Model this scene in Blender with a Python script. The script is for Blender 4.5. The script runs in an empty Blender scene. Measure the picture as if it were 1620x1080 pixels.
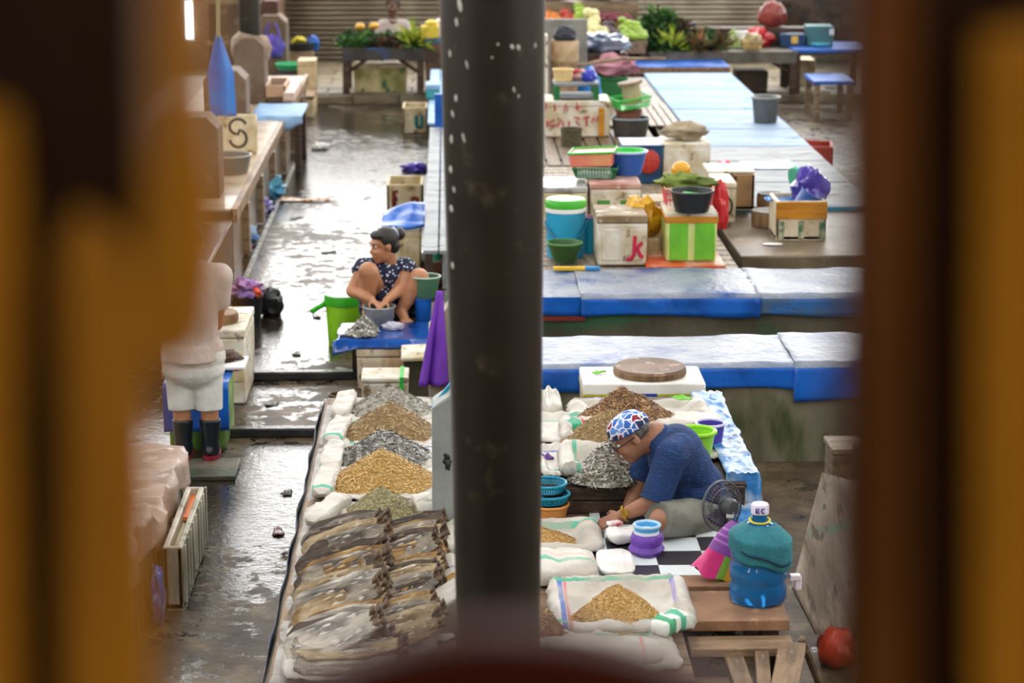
import bpy, bmesh, math, random
from mathutils import Vector, Matrix, noise
R = math.radians
random.seed(7)
SC = bpy.context.scene
COL = SC.collection

# ------------------------------------------------------------------ camera
F, HC, PITCH, YAW = 3600.0, 3.85, R(13.0), R(1.6)
cd = bpy.data.cameras.new('camera')
cd.sensor_width = 36.0
cd.lens = F / 1620.0 * 36.0
cd.clip_start, cd.clip_end = 0.05, 300
cd.dof.use_dof = True
cd.dof.focus_distance = 11.6
cd.dof.aperture_fstop = 2.8
cam = bpy.data.objects.new('camera', cd)
COL.objects.link(cam)
cam.location = (0, 0, HC)
cam.rotation_euler = (math.pi / 2 - PITCH, 0, -YAW)
SC.camera = cam

# ------------------------------------------------------------------ daylight and exposure
W = bpy.data.worlds.new('overcast_sky')
SC.world = W
W.use_nodes = True
bg = W.node_tree.nodes['Background']
bg.inputs[0].default_value = (1.0, 0.985, 0.965, 1)
bg.inputs[1].default_value = 7.0
SC.view_settings.view_transform = 'Standard'
SC.view_settings.look = 'None'
SC.view_settings.gamma = 1.0
SC.view_settings.use_curve_mapping = False
SC.view_settings.exposure = 0.0
SC.cycles.use_denoising = True
SC.cycles.max_bounces = 6
SC.cycles.sample_clamp_indirect = 6.0

# ------------------------------------------------------------------ measuring: pixel of the photograph -> point of the place
_fw = Vector((math.sin(YAW) * math.cos(PITCH), math.cos(YAW) * math.cos(PITCH), -math.sin(PITCH)))
_rt = Vector((math.cos(YAW), -math.sin(YAW), 0))
_up = _rt.cross(_fw)
_C = Vector((0, 0, HC))
def _ray(x, y): return _fw + _rt * ((x - 810) / F) + _up * ((540 - y) / F)
def g(x, y, z=0.0):                       # point at height z
    r = _ray(x, y); return _C + r * ((z - HC) / r.z)
def gy(x, y, Y):                          # point at depth Y
    r = _ray(x, y); return _C + r * (Y / r.y)
def ppm(p): return F / (Vector(p) - _C).dot(_fw)
def bxp(x0, x1, yb, yt, z0):              # width, height and front line of a box standing at height z0
    p = g((x0 + x1) / 2, yb, z0)
    return p.x, p.y, (x1 - x0) / ppm(p), gy((x0 + x1) / 2, yt, p.y).z - z0

# ------------------------------------------------------------------ materials
def lin(h):
    if not isinstance(h, str): return tuple(h) + (1,)
    h = h.lstrip('#'); o = []
    for i in (0, 2, 4):
        c = int(h[i:i + 2], 16) / 255
        o.append(c / 12.92 if c <= .04045 else ((c + .055) / 1.055) ** 2.4)
    return tuple(o) + (1,)
_mats = {}
def mat(name, c, r=.6, c2=None, sc=6., amt=.5, c3=None, sc3=20., amt3=.35, bump=0., bsc=40., metal=0., spec=.5,
        trans=0., island=None, vary=0., stretch=(1, 1, 1), stripes=None, alpha=1., r2=None, coat=0., emit=None, sss=0.):
    if name in _mats: return _mats[name]
    m = bpy.data.materials.new(name); m.use_nodes = True; _mats[name] = m
    nt = m.node_tree; N = nt.nodes; L = nt.links
    b = N['Principled BSDF']
    tc = N.new('ShaderNodeTexCoord'); mp = N.new('ShaderNodeMapping')
    L.new(tc.outputs['Object'], mp.inputs[0]); mp.inputs['Scale'].default_value = stretch
    def nz(scale, det=5):
        n = N.new('ShaderNodeTexNoise'); n.inputs['Scale'].default_value = scale; n.inputs['Detail'].default_value = det
        L.new(mp.outputs[0], n.inputs[0]); return n
    def ramp(src, a, w=.12):
        mr = N.new('ShaderNodeMapRange'); t = 1 - a
        # noise is centred on .5: amount a is the covered share
        lo = .5 + (t - .5) * .55
        mr.inputs['From Min'].default_value = lo - w; mr.inputs['From Max'].default_value = lo + w
        L.new(src, mr.inputs[0]); return mr.outputs[0]
    def mix(fac, a, bcol):
        mx = N.new('ShaderNodeMix'); mx.data_type = 'RGBA'
        if fac is not None: L.new(fac, mx.inputs[0])
        for s, v in ((mx.inputs[6], a), (mx.inputs[7], bcol)):
            if isinstance(v, tuple): s.default_value = v
            else: L.new(v, s)
        return mx.outputs[2]
    col = lin(c)
    if island:
        gi = N.new('ShaderNodeNewGeometry'); cr = N.new('ShaderNodeValToRGB')
        cr.color_ramp.interpolation = 'CONSTANT' if len(island) > 2 else 'LINEAR'
        el = cr.color_ramp.elements
        el[0].color = lin(island[0]); el[1].color = lin(island[1]); el[1].position = 1 / len(island) if len(island) > 2 else 1
        for i, h in enumerate(island[2:]):
            e = el.new((i + 2) / len(island)); e.color = lin(h)
        L.new(gi.outputs['Random Per Island'], cr.inputs[0]); col = cr.outputs[0]
    if stripes:                              # flat print: (axis, centre, half width, colour) in the thing's own space
        sx = N.new('ShaderNodeSeparateXYZ'); L.new(tc.outputs['Object'], sx.inputs[0])
        for ax, pos, hw, sc_ in stripes:
            a = N.new('ShaderNodeMath'); a.operation = 'SUBTRACT'; L.new(sx.outputs[ax], a.inputs[0]); a.inputs[1].default_value = pos
            a2 = N.new('ShaderNodeMath'); a2.operation = 'ABSOLUTE'; L.new(a.outputs[0], a2.inputs[0])
            a3 = N.new('ShaderNodeMath'); a3.operation = 'LESS_THAN'; L.new(a2.outputs[0], a3.inputs[0]); a3.inputs[1].default_value = hw
            col = mix(a3.outputs[0], col, lin(sc_))
    nf = None
    if c2 is not None:
        nf = ramp(nz(sc).outputs[0], amt); col = mix(nf, col, lin(c2))
    if c3 is not None: col = mix(ramp(nz(sc3, 8).outputs[0], amt3, .05), col, lin(c3))
    if vary:
        oi = N.new('ShaderNodeObjectInfo'); mr = N.new('ShaderNodeMapRange')
        mr.inputs['To Min'].default_value = 1 - vary; mr.inputs['To Max'].default_value = 1 + vary
        L.new(oi.outputs['Random'], mr.inputs[0])
        hs = N.new('ShaderNodeHueSaturation'); L.new(mr.outputs[0], hs.inputs['Value'])
        if isinstance(col, tuple): hs.inputs['Color'].default_value = col
        else: L.new(col, hs.inputs['Color'])
        col = hs.outputs[0]
    if isinstance(col, tuple): b.inputs['Base Color'].default_value = col
    else: L.new(col, b.inputs['Base Color'])
    b.inputs['Roughness'].default_value = r
    if r2 is not None:
        mr = N.new('ShaderNodeMapRange'); mr.inputs['From Min'].default_value = .38; mr.inputs['From Max'].default_value = .62
        mr.inputs['To Min'].default_value = r; mr.inputs['To Max'].default_value = r2
        L.new(nz(sc * 1.3, 4).outputs[0], mr.inputs[0]); L.new(mr.outputs[0], b.inputs['Roughness'])
    b.inputs['Metallic'].default_value = metal
    b.inputs['Specular IOR Level'].default_value = spec
    b.inputs['Transmission Weight'].default_value = trans
    b.inputs['Alpha'].default_value = alpha
    b.inputs['Coat Weight'].default_value = coat
    if emit: b.inputs['Emission Color'].default_value = lin(emit[0]); b.inputs['Emission Strength'].default_value = emit[1]
    if sss: b.inputs['Subsurface Weight'].default_value = sss; b.inputs['Subsurface Radius'].default_value = (.02, .008, .005)
    if bump:
        bp = N.new('ShaderNodeBump'); bp.inputs['Strength'].default_value = bump; bp.inputs['Distance'].default_value = .02
        L.new(nz(bsc, 6).outputs[0], bp.inputs['Height']); L.new(bp.outputs[0], b.inputs['Normal'])
    return m

# ------------------------------------------------------------------ mesh builder
class MB:
    def __init__(s): s.v = []; s.f = []
    def add(s, vs, fs):
        o = len(s.v); s.v += [Vector(p) for p in vs]; s.f += [tuple(i + o for i in q) for q in fs]; return s
    def box(s, c, d, rot=None, taper=1.0):
        c = Vector(c); x, y, z = d[0] / 2, d[1] / 2, d[2] / 2; t = taper
        vs = [Vector(p) for p in ((-x * t, -y * t, -z), (x * t, -y * t, -z), (x * t, y * t, -z), (-x * t, y * t, -z), (-x, -y, z), (x, -y, z), (x, y, z), (-x, y, z))]
        if rot is not None: vs = [rot @ p for p in vs]
        return s.add([p + c for p in vs], [(0, 3, 2, 1), (4, 5, 6, 7), (0, 1, 5, 4), (1, 2, 6, 5), (2, 3, 7, 6), (3, 0, 4, 7)])
    def lathe(s, prof, n=28, c=(0, 0, 0), sx=1., sy=1., rot=None, wob=0.):
        c = Vector(c); vs = []; fs = []; k = len(prof)
        for r, z in prof:
            for i in range(n):
                a = 2 * math.pi * i / n; w = 1 + wob * math.sin(3 * a + z * 9)
                p = Vector((r * w * math.cos(a) * sx, r * w * math.sin(a) * sy, z))
                vs.append((rot @ p if rot is not None else p) + c)
        for j in range(k - 1):
            for i in range(n):
                fs.append((j * n + i, j * n + (i + 1) % n, (j + 1) * n + (i + 1) % n, (j + 1) * n + i))
        if prof[0][0] > 0: fs.append(tuple(range(n - 1, -1, -1)))
        if prof[-1][0] > 0: fs.append(tuple((k - 1) * n + i for i in range(n)))
        return s.add(vs, fs)
    def tube(s, pts, r, n=7, close=False, flat=None):
        pts = [Vector(p) for p in pts]; k = len(pts); vs = []; fs = []
        rr = r if isinstance(r, (list, tuple)) else [r] * k
        prev = None
        for j, p in enumerate(pts):
            if close: t = pts[(j + 1) % k] - pts[j - 1]
            else: t = pts[min(j + 1, k - 1)] - pts[max(j - 1, 0)]
            t.normalize()
            u = prev if prev is not None else (Vector((0, 0, 1)) if abs(t.z) < .9 else Vector((1, 0, 0)))
            u = (u - t * u.dot(t)).normalized(); prev = u; w = t.cross(u)
            for i in range(n):
                a = 2 * math.pi * i / n
                vs.append(p + (u * math.cos(a) + w * math.sin(a)) * rr[j])
        for j in range(k if close else k - 1):
            for i in range(n):
                a, b2 = j * n, ((j + 1) % k) * n
                fs.append((a + i, a + (i + 1) % n, b2 + (i + 1) % n, b2 + i))
        if not close:
            fs.append(tuple(range(n - 1, -1, -1))); fs.append(tuple((k - 1) * n + i for i in range(n)))
        return s.add(vs, fs)
    def ell(s, c, r, n=14, m=9, M=None, amp=0., fr=3., seed=0., flatb=None):
        c = Vector(c); vs = []; fs = []
        if not isinstance(r, (list, tuple)): r = (r, r, r)
        for j in range(m + 1):
            th = math.pi * j / m
            for i in range(n):
                a = 2 * math.pi * i / n
                d = Vector((math.sin(th) * math.cos(a), math.sin(th) * math.sin(a), -math.cos(th)))
                k = 1 + (amp * noise.noise(d * fr + Vector((seed, seed * 1.7, 3.1))) if amp else 0)
                p = Vector((d.x * r[0] * k, d.y * r[1] * k, d.z * r[2] * k))
                if flatb is not None and p.z < flatb: p.z = flatb
                vs.append((M @ p if M is not None else p) + c)
        for j in range(m):
            for i in range(n):
                fs.append((j * n + i, j * n + (i + 1) % n, (j + 1) * n + (i + 1) % n, (j + 1) * n + i))
        return s.add(vs, fs)
    def cap(s, p0, p1, r0, r1, n=12):      # tapered limb with round ends
        p0, p1 = Vector(p0), Vector(p1)
        s.tube([p0, p0.lerp(p1, .5), p1], [r0, (r0 + r1) / 2, r1], n)
        s.ell(p0, r0, 12, 8); s.ell(p1, r1, 12, 8); return s
    def grid(s, fn, nu, nv):
        vs = [fn(i / nu, j / nv) for j in range(nv + 1) for i in range(nu + 1)]
        fs = [(j * (nu + 1) + i, j * (nu + 1) + i + 1, (j + 1) * (nu + 1) + i + 1, (j + 1) * (nu + 1) + i) for j in range(nv) for i in range(nu)]
        return s.add(vs, fs)
    def mesh(s, name, smooth=True):
        me = bpy.data.meshes.new(name); me.from_pydata([tuple(p) for p in s.v], [], s.f)
        me.update()
        bm = bmesh.new(); bm.from_mesh(me); bmesh.ops.remove_doubles(bm, verts=bm.verts, dist=1e-5)
        bmesh.ops.recalc_face_normals(bm, faces=bm.faces); bm.to_mesh(me); bm.free()
        if smooth:
            me.polygons.foreach_set('use_smooth', [True] * len(me.polygons))
            try: me.set_sharp_from_angle(angle=R(smooth if smooth is not True else 40))
            except Exception: pass
        return me
def obj(name, mb, m, parent=None, smooth=True, bevel=0., solid=0., loc=None, rot=None, offset=-1.):
    me = mb if isinstance(mb, bpy.types.Mesh) else mb.mesh(name, smooth)
    o = bpy.data.objects.new(name, me); COL.objects.link(o)
    if m is not None and not me.materials: me.materials.append(m)
    if parent is not None: o.parent = parent
    if loc is not None: o.location = loc
    if rot is not None: o.rotation_euler = rot
    if solid:
        d = o.modifiers.new('thickness', 'SOLIDIFY'); d.thickness = solid; d.offset = offset
    if bevel:
        d = o.modifiers.new('soft_edges', 'BEVEL'); d.width = bevel; d.segments = 2; d.limit_method = 'ANGLE'; d.angle_limit = R(50)
    return o
def tag(o, label, cat, group=None):
    o['label'] = label; o['category'] = cat
    if group: o['group'] = group
    return o
def thing(name, label, cat, loc=(0, 0, 0), rz=0., group=None, rx=0., ry=0.):
    o = bpy.data.objects.new(name, None); COL.objects.link(o); o.empty_display_size = .1
    o.location = loc; o.rotation_euler = (rx, ry, rz)
    return tag(o, label, cat, group)
def struct(name, mb, m, parent=None, **k):
    o = obj(name, mb, m, parent, **k)
    if parent is None: o['kind'] = 'structure'
    return o
def dup(root, loc, rot=None, label=None, scale=None, material=None):
    r = root.copy(); COL.objects.link(r); r.location = loc
    if rot is not None: r.rotation_euler = rot
    if label: r['label'] = label
    if scale is not None: r.scale = scale if hasattr(scale, '__len__') else (scale,) * 3
    for ch in list(root.children):
        c = ch.copy(); COL.objects.link(c); c.parent = r
    return r
def rm(x=0., y=0., z=0.): return Matrix.Rotation(z, 3, 'Z') @ Matrix.Rotation(y, 3, 'Y') @ Matrix.Rotation(x, 3, 'X')
def aX(x, y, X):
    r = _ray(x, y); return _C + r * (X / r.x)
def nz3(x, y, z=0.): return noise.noise(Vector((x, y, z)))

# common materials
STY = mat('styrofoam', '#ddd9cc', .55, '#bfb08c', 5, .45, '#7d6748', 12, .24, bump=.12, bsc=60)
STYD = mat('stained_styrofoam', '#d9ccab', .6, '#b39b6c', 5, .45, '#6e5230', 12, .22, bump=.15, bsc=60)
STYR = mat('rusty_styrofoam', '#d8cdbb', .6, '#b08b5c', 4, .4, '#5f4630', 22, .25, bump=.15, bsc=60, stretch=(1, 1, .5))
CONC = mat('wet_concrete', '#8d8577', .45, '#5d564a', 2.5, .5, '#4a5138', 6, .25, bump=.25, bsc=25)
CONCD = mat('dark_concrete', '#6a6252', .5, '#3f3b2e', 2.5, .5, '#34442a', 5, .3, bump=.3, bsc=25)
WOOD = mat('weathered_wood', '#8a6f52', .6, '#5e4832', 4, .45, '#b39a78', 16, .2, bump=.25, bsc=30, stretch=(6, 1, 6))
WOODX = mat('weathered_wood_across', '#8f7a5f', .55, '#5e4a36', 4, .45, '#b8a489', 16, .22, bump=.25, bsc=30, stretch=(1, 6, 6))
WOODY = mat('grey_slat_wood', '#9a8a74', .5, '#6a5946', 4, .45, bump=.2, bsc=30, stretch=(8, 1, 8))
DARKW = mat('dark_wood', '#4a3626', .6, '#2c2018', 5, .5, '#6b5238', 18, .2, bump=.25, bsc=30, stretch=(1, 5, 5))
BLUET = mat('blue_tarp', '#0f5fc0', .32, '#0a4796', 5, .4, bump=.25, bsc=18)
BLUED = mat('wet_blue_tarp', '#0e4a9c', .16, '#0a3474', 5, .4, bump=.25, bsc=14, coat=.5)
WETT = mat('wet_tarp_sky_sheen', '#9fb0c6', .16, '#7d90ab', 5, .4, '#3f5b86', 9, .22, bump=.3, bsc=12, coat=.5)  # sky reflection on blue tarp put into a paler base colour
LBLUE = mat('wet_pale_blue_board', '#7a9fca', .58, '#93b2d0', 1.6, .5, '#4577b0', 5, .25, bump=.2, bsc=10, spec=.22, stretch=(.6, 1.6, 1))
WHITEW = mat('wet_white_board', '#8d9296', .55, '#737b82', 2, .4, '#4d4a42', 7, .25, bump=.2, bsc=10, spec=.3, stretch=(.5, 1.8, 1))
BLACKP = mat('black_plastic', '#17191c', .4)
GREYP = mat('grey_plastic', '#55585a', .5, '#3f4142', 6, .4)
GREENP = mat('lime_plastic', '#93d62a', .35)
GREENR = mat('green_rim_plastic', '#3cae22', .35)
DGREEN = mat('dark_green_plastic', '#1f6b34', .4)
BGREEN = mat('bright_green_plastic', '#35c04a', .35)
TEALP = mat('teal_plastic', '#1b93b4', .35)
PURP = mat('purple_plastic', '#4b3fa0', .35)
REDP = mat('red_plastic', '#c3262d', .35)
PINKP = mat('pink_plastic', '#e0646e', .35)
ORANGEP = mat('orange_plastic', '#e27a3c', .4)
WHITEP = mat('white_plastic', '#eeeeec', .35)
TAPE = mat('brown_packing_tape', '#c98a2e', .22, '#a86f20', 6, .4, bump=.2, bsc=12, stretch=(.5, 1, 6))
STEEL = mat('dull_steel', '#9a9c9c', .38, '#77797a', 6, .4, metal=.6)
RED_PAINT = mat('red_paint', '#c01e46', .6)
REDB = mat('brown_red_paint', '#6e2018', .6)
TEALPT = mat('teal_paint', '#1f6f72', .6)
INK = mat('dark_paint', '#3c2c20', .6)
LEAF = mat('green_leaf', '#3f7a24', .5, island=['#27501a', '#3f6f28', '#1e4216', '#5a8a38'])
LEAFD = mat('dark_leaf', '#2a5520', .5, island=['#18330f', '#264f1c', '#1e4020', '#345f28'])
LEAFY = mat('yellow_green_leaf', '#a8b83a', .5, island=['#b9c23e', '#8fae30', '#cfca58', '#76982c'])
LEAFP = mat('purple_brown_leaf', '#4a3530', .5, island=['#3a2526', '#5a3f30', '#314a22', '#6e4a30'])
SKIN = mat('brown_skin', '#a5755a', .5, '#8f6049', 9, .45, sss=.08)
SKINW = mat('tan_skin', '#b98563', .45, '#a8714f', 9, .45, sss=.08)
SKIND = mat('dark_skin', '#5f4030', .5, '#4f3427', 9, .4)
HAIR = mat('black_hair', '#17130f', .45, '#2a231d', 30, .4, stretch=(1, 1, 6), bump=.2, bsc=80)
# ================================================================== the hall
def floor_mat():
    m = bpy.data.materials.new('wet_floor'); m.use_nodes = True
    nt = m.node_tree; N = nt.nodes; L = nt.links; b = N['Principled BSDF']
    tc = N.new('ShaderNodeTexCoord')
    def nz(sc, det, rough=.55):
        n = N.new('ShaderNodeTexNoise'); n.inputs['Scale'].default_value = sc; n.inputs['Detail'].default_value = det
        n.inputs['Roughness'].default_value = rough; L.new(tc.outputs['Object'], n.inputs[0]); return n.outputs[0]
    def mr(src, a, b_, c, d):
        n = N.new('ShaderNodeMapRange'); L.new(src, n.inputs[0])
        for k, v in zip(('From Min', 'From Max', 'To Min', 'To Max'), (a, b_, c, d)): n.inputs[k].default_value = v
        return n.outputs[0]
    cr = N.new('ShaderNodeValToRGB'); L.new(nz(3.5, 8, .65), cr.inputs[0])
    e = cr.color_ramp.elements; e[0].position = .3; e[0].color = lin('#2a2118'); e[1].position = .7; e[1].color = lin('#7a6a52')
    k = e.new(.5); k.color = lin('#4f4232')
    mxw = N.new('ShaderNodeMix'); mxw.data_type = 'RGBA'; L.new(cr.outputs[0], mxw.inputs[6]); mxw.inputs[7].default_value = lin('#2c261d')
    L.new(mxw.outputs[2], b.inputs['Base Color'])
    big = nz(.55, 3, .5); fine = nz(5.5, 10, .72)
    ad = N.new('ShaderNodeMath'); ad.operation = 'MULTIPLY_ADD'; L.new(big, ad.inputs[0]); ad.inputs[1].default_value = .8; L.new(fine, ad.inputs[2])
    # wet aisle; missing sky reflection right and near is put into the water mask
    sp = N.new('ShaderNodeSeparateXYZ'); L.new(tc.outputs['Object'], sp.inputs[0])
    sheen_cut = N.new('ShaderNodeMath'); sheen_cut.operation = 'ADD'
    L.new(mr(sp.outputs[0], .6, 1.6, 0., .16), sheen_cut.inputs[0]); L.new(mr(sp.outputs[1], 12.2, 9.6, 0., .13), sheen_cut.inputs[1])
    sb = N.new('ShaderNodeMath'); sb.operation = 'SUBTRACT'; L.new(ad.outputs[0], sb.inputs[0]); L.new(sheen_cut.outputs[0], sb.inputs[1])
    msk = mr(sb.outputs[0], .80, .86, 0., 1.)
    wet = mr(msk, 0., 1., .5, .06)          # damp ground -> standing water
    L.new(mr(msk, 0., 1., .18, .75), b.inputs['Specular IOR Level'])
    L.new(wet, b.inputs['Roughness']); L.new(msk, mxw.inputs[0])
    bp = N.new('ShaderNodeBump'); bp.inputs['Strength'].default_value = .22; bp.inputs['Distance'].default_value = .02
    L.new(nz(9, 6, .6), bp.inputs['Height'])
    bp2 = N.new('ShaderNodeBump'); bp2.inputs['Strength'].default_value = .35; bp2.inputs['Distance'].default_value = .006
    L.new(nz(34, 4, .6), bp2.inputs['Height']); L.new(bp.outputs[0], bp2.inputs['Normal'])
    L.new(bp2.outputs[0], b.inputs['Normal'])
    return m
struct('floor', MB().box((0, 17, -.1), (44, 50, .2)), floor_mat(), smooth=False)

# raised walkway at the far end, laid with flagstones
walk = struct('trim_1', MB().box((0, 34.4, .06), (44, 6.4, .12)), CONCD, smooth=False)
FLAG = mat('pale_flagstone', '#8f8168', .5, '#6d6250', 3, .5, vary=.18, bump=.2, bsc=20)
fm = MB().box((0, 0, 0), (.56, .56, .03)).mesh('flagstone', False); fm.materials.append(FLAG)
for i in range(16):
    for j in range(7):
        x = -3.7 + i * .58 + (.2 if j % 2 else 0)
        if 1.4 < x < 3.6: continue
        obj('flagstone', fm, None, walk, bevel=.008, loc=(x, 31.52 + j * .58, .133 + random.uniform(-.004, .004)))
km = MB().box((0, 0, 0), (.62, .05, .115)).mesh('kerb_stone', False); km.materials.append(FLAG)
for i in range(26):
    obj('kerb_stone', km, None, walk, bevel=.008, loc=(-4.2 + i * .64, 31.185, .06))

# far wall: roller shutter between posts
SHUT = mat('grey_shutter_steel', '#b5ac9a', .5, '#968c7a', 2, .5, '#6d5f4d', 9, .15, metal=.1)
def shut(u, v):
    t = v * 26
    return Vector((-2.55 + u * 14, 35.6 + .036 * math.sin(2 * math.pi * t), .12 + v * 2.0))
struct('wall_back', MB().grid(shut, 1, 26 * 8), SHUT, solid=.01)
BROWNW = mat('brown_plaster', '#7d6650', .75, '#5f4c3a', 1.5, .5, '#8f7a63', 6, .25, bump=.2)
struct('wall_back_left', MB().box((-7.8, 34.2, 1.2), (10.3, .25, 2.4)), BROWNW, smooth=False)
struct('trim_2', MB().box((-2.62, 34.8, 1.2), (.2, 1.6, 2.2)), WOOD, smooth=False)
struct('trim_3', MB().box((11.5, 35.5, 1.2), (.2, .3, 2.2)), WOOD, smooth=False)
struct('wall_right', MB().box((13, 15, 2.2), (.25, 42, 4.4)), BROWNW, smooth=False)
struct('wall_left', MB().box((-13, 15, 2.2), (.25, 42, 4.4)), BROWNW, smooth=False)
# unseen wall added behind the mezzanine to block light; its opening lights the railing
for k, (a, b_, c, d) in enumerate(((-13, -3.0, 0, 8.1), (-2.0, 13, 0, 8.1), (-3.0, -2.0, 0, 3.8), (-3.0, -2.0, 4.9, 8.1))):
    struct('light_block_wall' if k == 0 else 'light_block_wall_%d' % k, MB().box(((a + b_) / 2, -5.8, (c + d) / 2), (b_ - a, .2, d - c)), BROWNW, smooth=False)
# lit slit window in the brown wall on the left
p = gy(296, 32, 34.0)
wl = thing('strip_lamp', 'bright white upright strip lamp on the brown back wall', 'lamp', (p.x, 34.06, p.z - .27))
obj('fitting', MB().box((0, .03, .27), (.16, .04, .62)), WHITEP, wl, bevel=.005)
obj('lamp_tube', MB().tube([(0, -.02, 0), (0, -.02, .54)], .055, 12), mat('lamp_glow', '#ffffff', .5, emit=('#ffffff', 14)), wl)

# roof of sheet metal with open skylight bays
ROOF = mat('roof_sheet', '#6a665e', .7)
ROOFS = [(-16, -4.8), (-3.6, .3), (1.5, 5.4), (6.6, 16)]
for i, (a, b_) in enumerate(ROOFS):
    struct('ceiling' if i == 0 else 'ceiling_%d' % i, MB().box(((a + b_) / 2, 15, 8.2), (b_ - a, 42, .12)), ROOF, smooth=False)

# mezzanine the photograph is taken from
struct('floor_mezzanine', MB().box((0, -1.6, 2.36), (9, 5.2, .16)), CONC, smooth=False)

# drain sills across the aisle
SILL = mat('dark_wet_sill', '#3a3a38', .25, '#24262a', 6, .5, bump=.4, bsc=25)
for n, y in ((4, 600), (5, 690)):
    a = g(385, y, 0); b_ = g(570, y, 0)
    struct('trim_%d' % n, MB().box(((a.x + b_.x) / 2, a.y, .03), (b_.x - a.x + .25, .09, .06)), SILL, bevel=.01)

# ------------------------------------------------------------------ steel roof post in front
STEELD = mat('dark_pipe_steel', '#2e271e', .42, '#221c15', 3, .5, '#4a4030', 10, .2, metal=.35, coat=.15)
YP = 7.0
def post_ring(py, xl, xr):
    a, b_ = gy(xl, py, YP), gy(xr, py, YP); return (a + b_) / 2, (b_ - a).length / 2
c0, r0 = post_ring(0, 695, 863); c1, r1 = post_ring(1000, 722.5, 854.5)
t = thing('roof_post', 'thick dark steel pipe post standing across the middle of the view', 'post', (c1.x, YP, 0))
def rad(z): return r1 + (r0 - r1) * (z - c1.z) / (c0.z - c1.z)
def cxx(z): return (c0.x - c1.x) * (z - c1.z) / (c0.z - c1.z)
pm = MB(); zs = [0.06, .8, 1.5, 2.2, 3, 3.8, 4.6]
n = 40; vs = []; fs = []
for z in zs + [8.15]:
    zz = min(z, 4.6)
    for i in range(n):
        a = 2 * math.pi * i / n
        vs.append((cxx(zz) + rad(zz) * math.cos(a), rad(zz) * math.sin(a), z))
for j in range(len(zs)):
    for i in range(n): fs.append((j * n + i, j * n + (i + 1) % n, (j + 1) * n + (i + 1) % n, (j + 1) * n + i))
pm.add(vs, fs); obj('pipe', pm, STEELD, t)
obj('base_plate', MB().box((0, 0, .03), (.5, .5, .06)), STEELD, t, bevel=.01)
FLECK = mat('white_paint_fleck', '#c9c6bc', .6)
# paint drips on the pipe: lying on its surface
for px, py, w, h in ((808, 74, 5, 8), (818, 75, 5, 9), (811, 142, 3, 9), (818, 152, 2.5, 6), (786, 70, 3, 4), (727, 8, 6, 22), (722, 35, 4, 14), (721, 155, 4, 12), (712, 85, 3, 12),
                     (714, 220, 4, 14), (733, 218, 3, 16), (713, 268, 4, 12), (738, 102, 2.5, 14), (845, 72, 2.5, 8), (777, 91, 2.5, 4), (716, 180, 3, 12), (714, 330, 4, 12), (716, 420, 3, 12), (718, 300, 3, 10)):
    d = gy(px, py, YP); q = d - Vector(t.location); ax = cxx(q.z); rr = rad(q.z)
    sx_ = max(-.97, min(.97, (q.x - ax) / rr)); an = math.asin(sx_)
    s_ = 1 / ppm(d)
    M = Matrix.Rotation(an, 3, 'Z')
    pos = Vector((ax + rr * math.sin(an), -rr * math.cos(an), gy(px, py, YP - rr * math.cos(an)).z))
    obj('paint_drip', MB().ell((0, 0, 0), (w * s_ / 2 / max(.3, math.cos(an)), .0025, h * s_ / 2), 10, 6), FLECK, t, loc=pos, rot=(0, R(random.uniform(-25, 5)), an))

# ------------------------------------------------------------------ carved railing close to the lens
VAR = mat('varnished_wood', '#94600c', .5, '#744808', 3, .45, spec=.15, stretch=(8, 8, 1))
VARD = mat('shade_toned_wood', '#2c1505', .5, '#1c0c03', 3, .5, spec=.1, stretch=(8, 8, 1))  # darker wood colour stands in for shade between the carvings
VARM = mat('brown_varnished_wood', '#5a3006', .5, '#432204', 3, .5, spec=.12, stretch=(8, 8, 1))
VARR = mat('red_brown_wood', '#3d1204', .5, '#2c0b03', 3, .5, spec=.08)
YR = .88
def fret(name, pts, m, parent, Y, th):      # board sawn to an outline, in metres, standing upright at depth Y
    ps = [gy(x, y, Y) for x, y in pts]; k = len(ps); o = Vector(parent.location)
    vs = [p - o for p in ps] + [p - o + Vector((0, th, 0)) for p in ps]
    fs = [tuple(range(k)), tuple(range(2 * k - 1, k - 1, -1))] + [(i, (i + 1) % k, k + (i + 1) % k, k + i) for i in range(k)]
    return obj(name, MB().add(vs, fs), m, parent, smooth=False, bevel=.004)
zb = 2.44
t = thing('carved_railing', 'out of focus carved wooden balustrade framing the left edge', 'railing', (gy(60, 540, YR).x, YR, zb))
fret('shade_board', [(-420, -260), (225, -260), (225, 250), (240, 480), (225, 620), (228, 1500), (-420, 1500)], VARD, t, YR + .03, .02)  # dark board added where only the shaded carving sides show
fret('carved_board', [(235, -260), (318, -260), (325, 150), (352, 300), (350, 450), (332, 545), (272, 600), (225, 560), (215, 430), (232, 200)], VAR, t, YR + .012, .018)
fret('carved_board', [(120, 330), (200, 400), (240, 560), (236, 650), (245, 1080), (250, 1500), (95, 1500), (100, 700), (95, 420)], VAR, t, YR + .012, .018)
fret('carved_board', [(-420, 150), (10, 180), (30, 420), (22, 700), (30, 1500), (-420, 1500)], VAR, t, YR + .008, .02)
z1 = gy(0, 1500, YR).z - zb
obj('post_foot', MB().box((-.02, .03, z1 / 2), (.2, .05, z1)), VARD, t)
obj('handrail', MB().box((-.02, .025, 1.68), (.3, .08, .06)), VARM, t, bevel=.01)
obj('upright', MB().box((-.07, .045, 1.45), (.16, .022, .5)), VARD, t)
t = thing('carved_railing', 'out of focus carved wooden balustrade framing the right edge', 'railing', (gy(1480, 540, YR).x, YR, zb))
fret('shade_board', [(1330, -260), (2050, -260), (2050, 1500), (1326, 1500), (1322, 800), (1332, 400)], VARD, t, YR + .03, .02)  # same dark board in place of shade, right side
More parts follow.
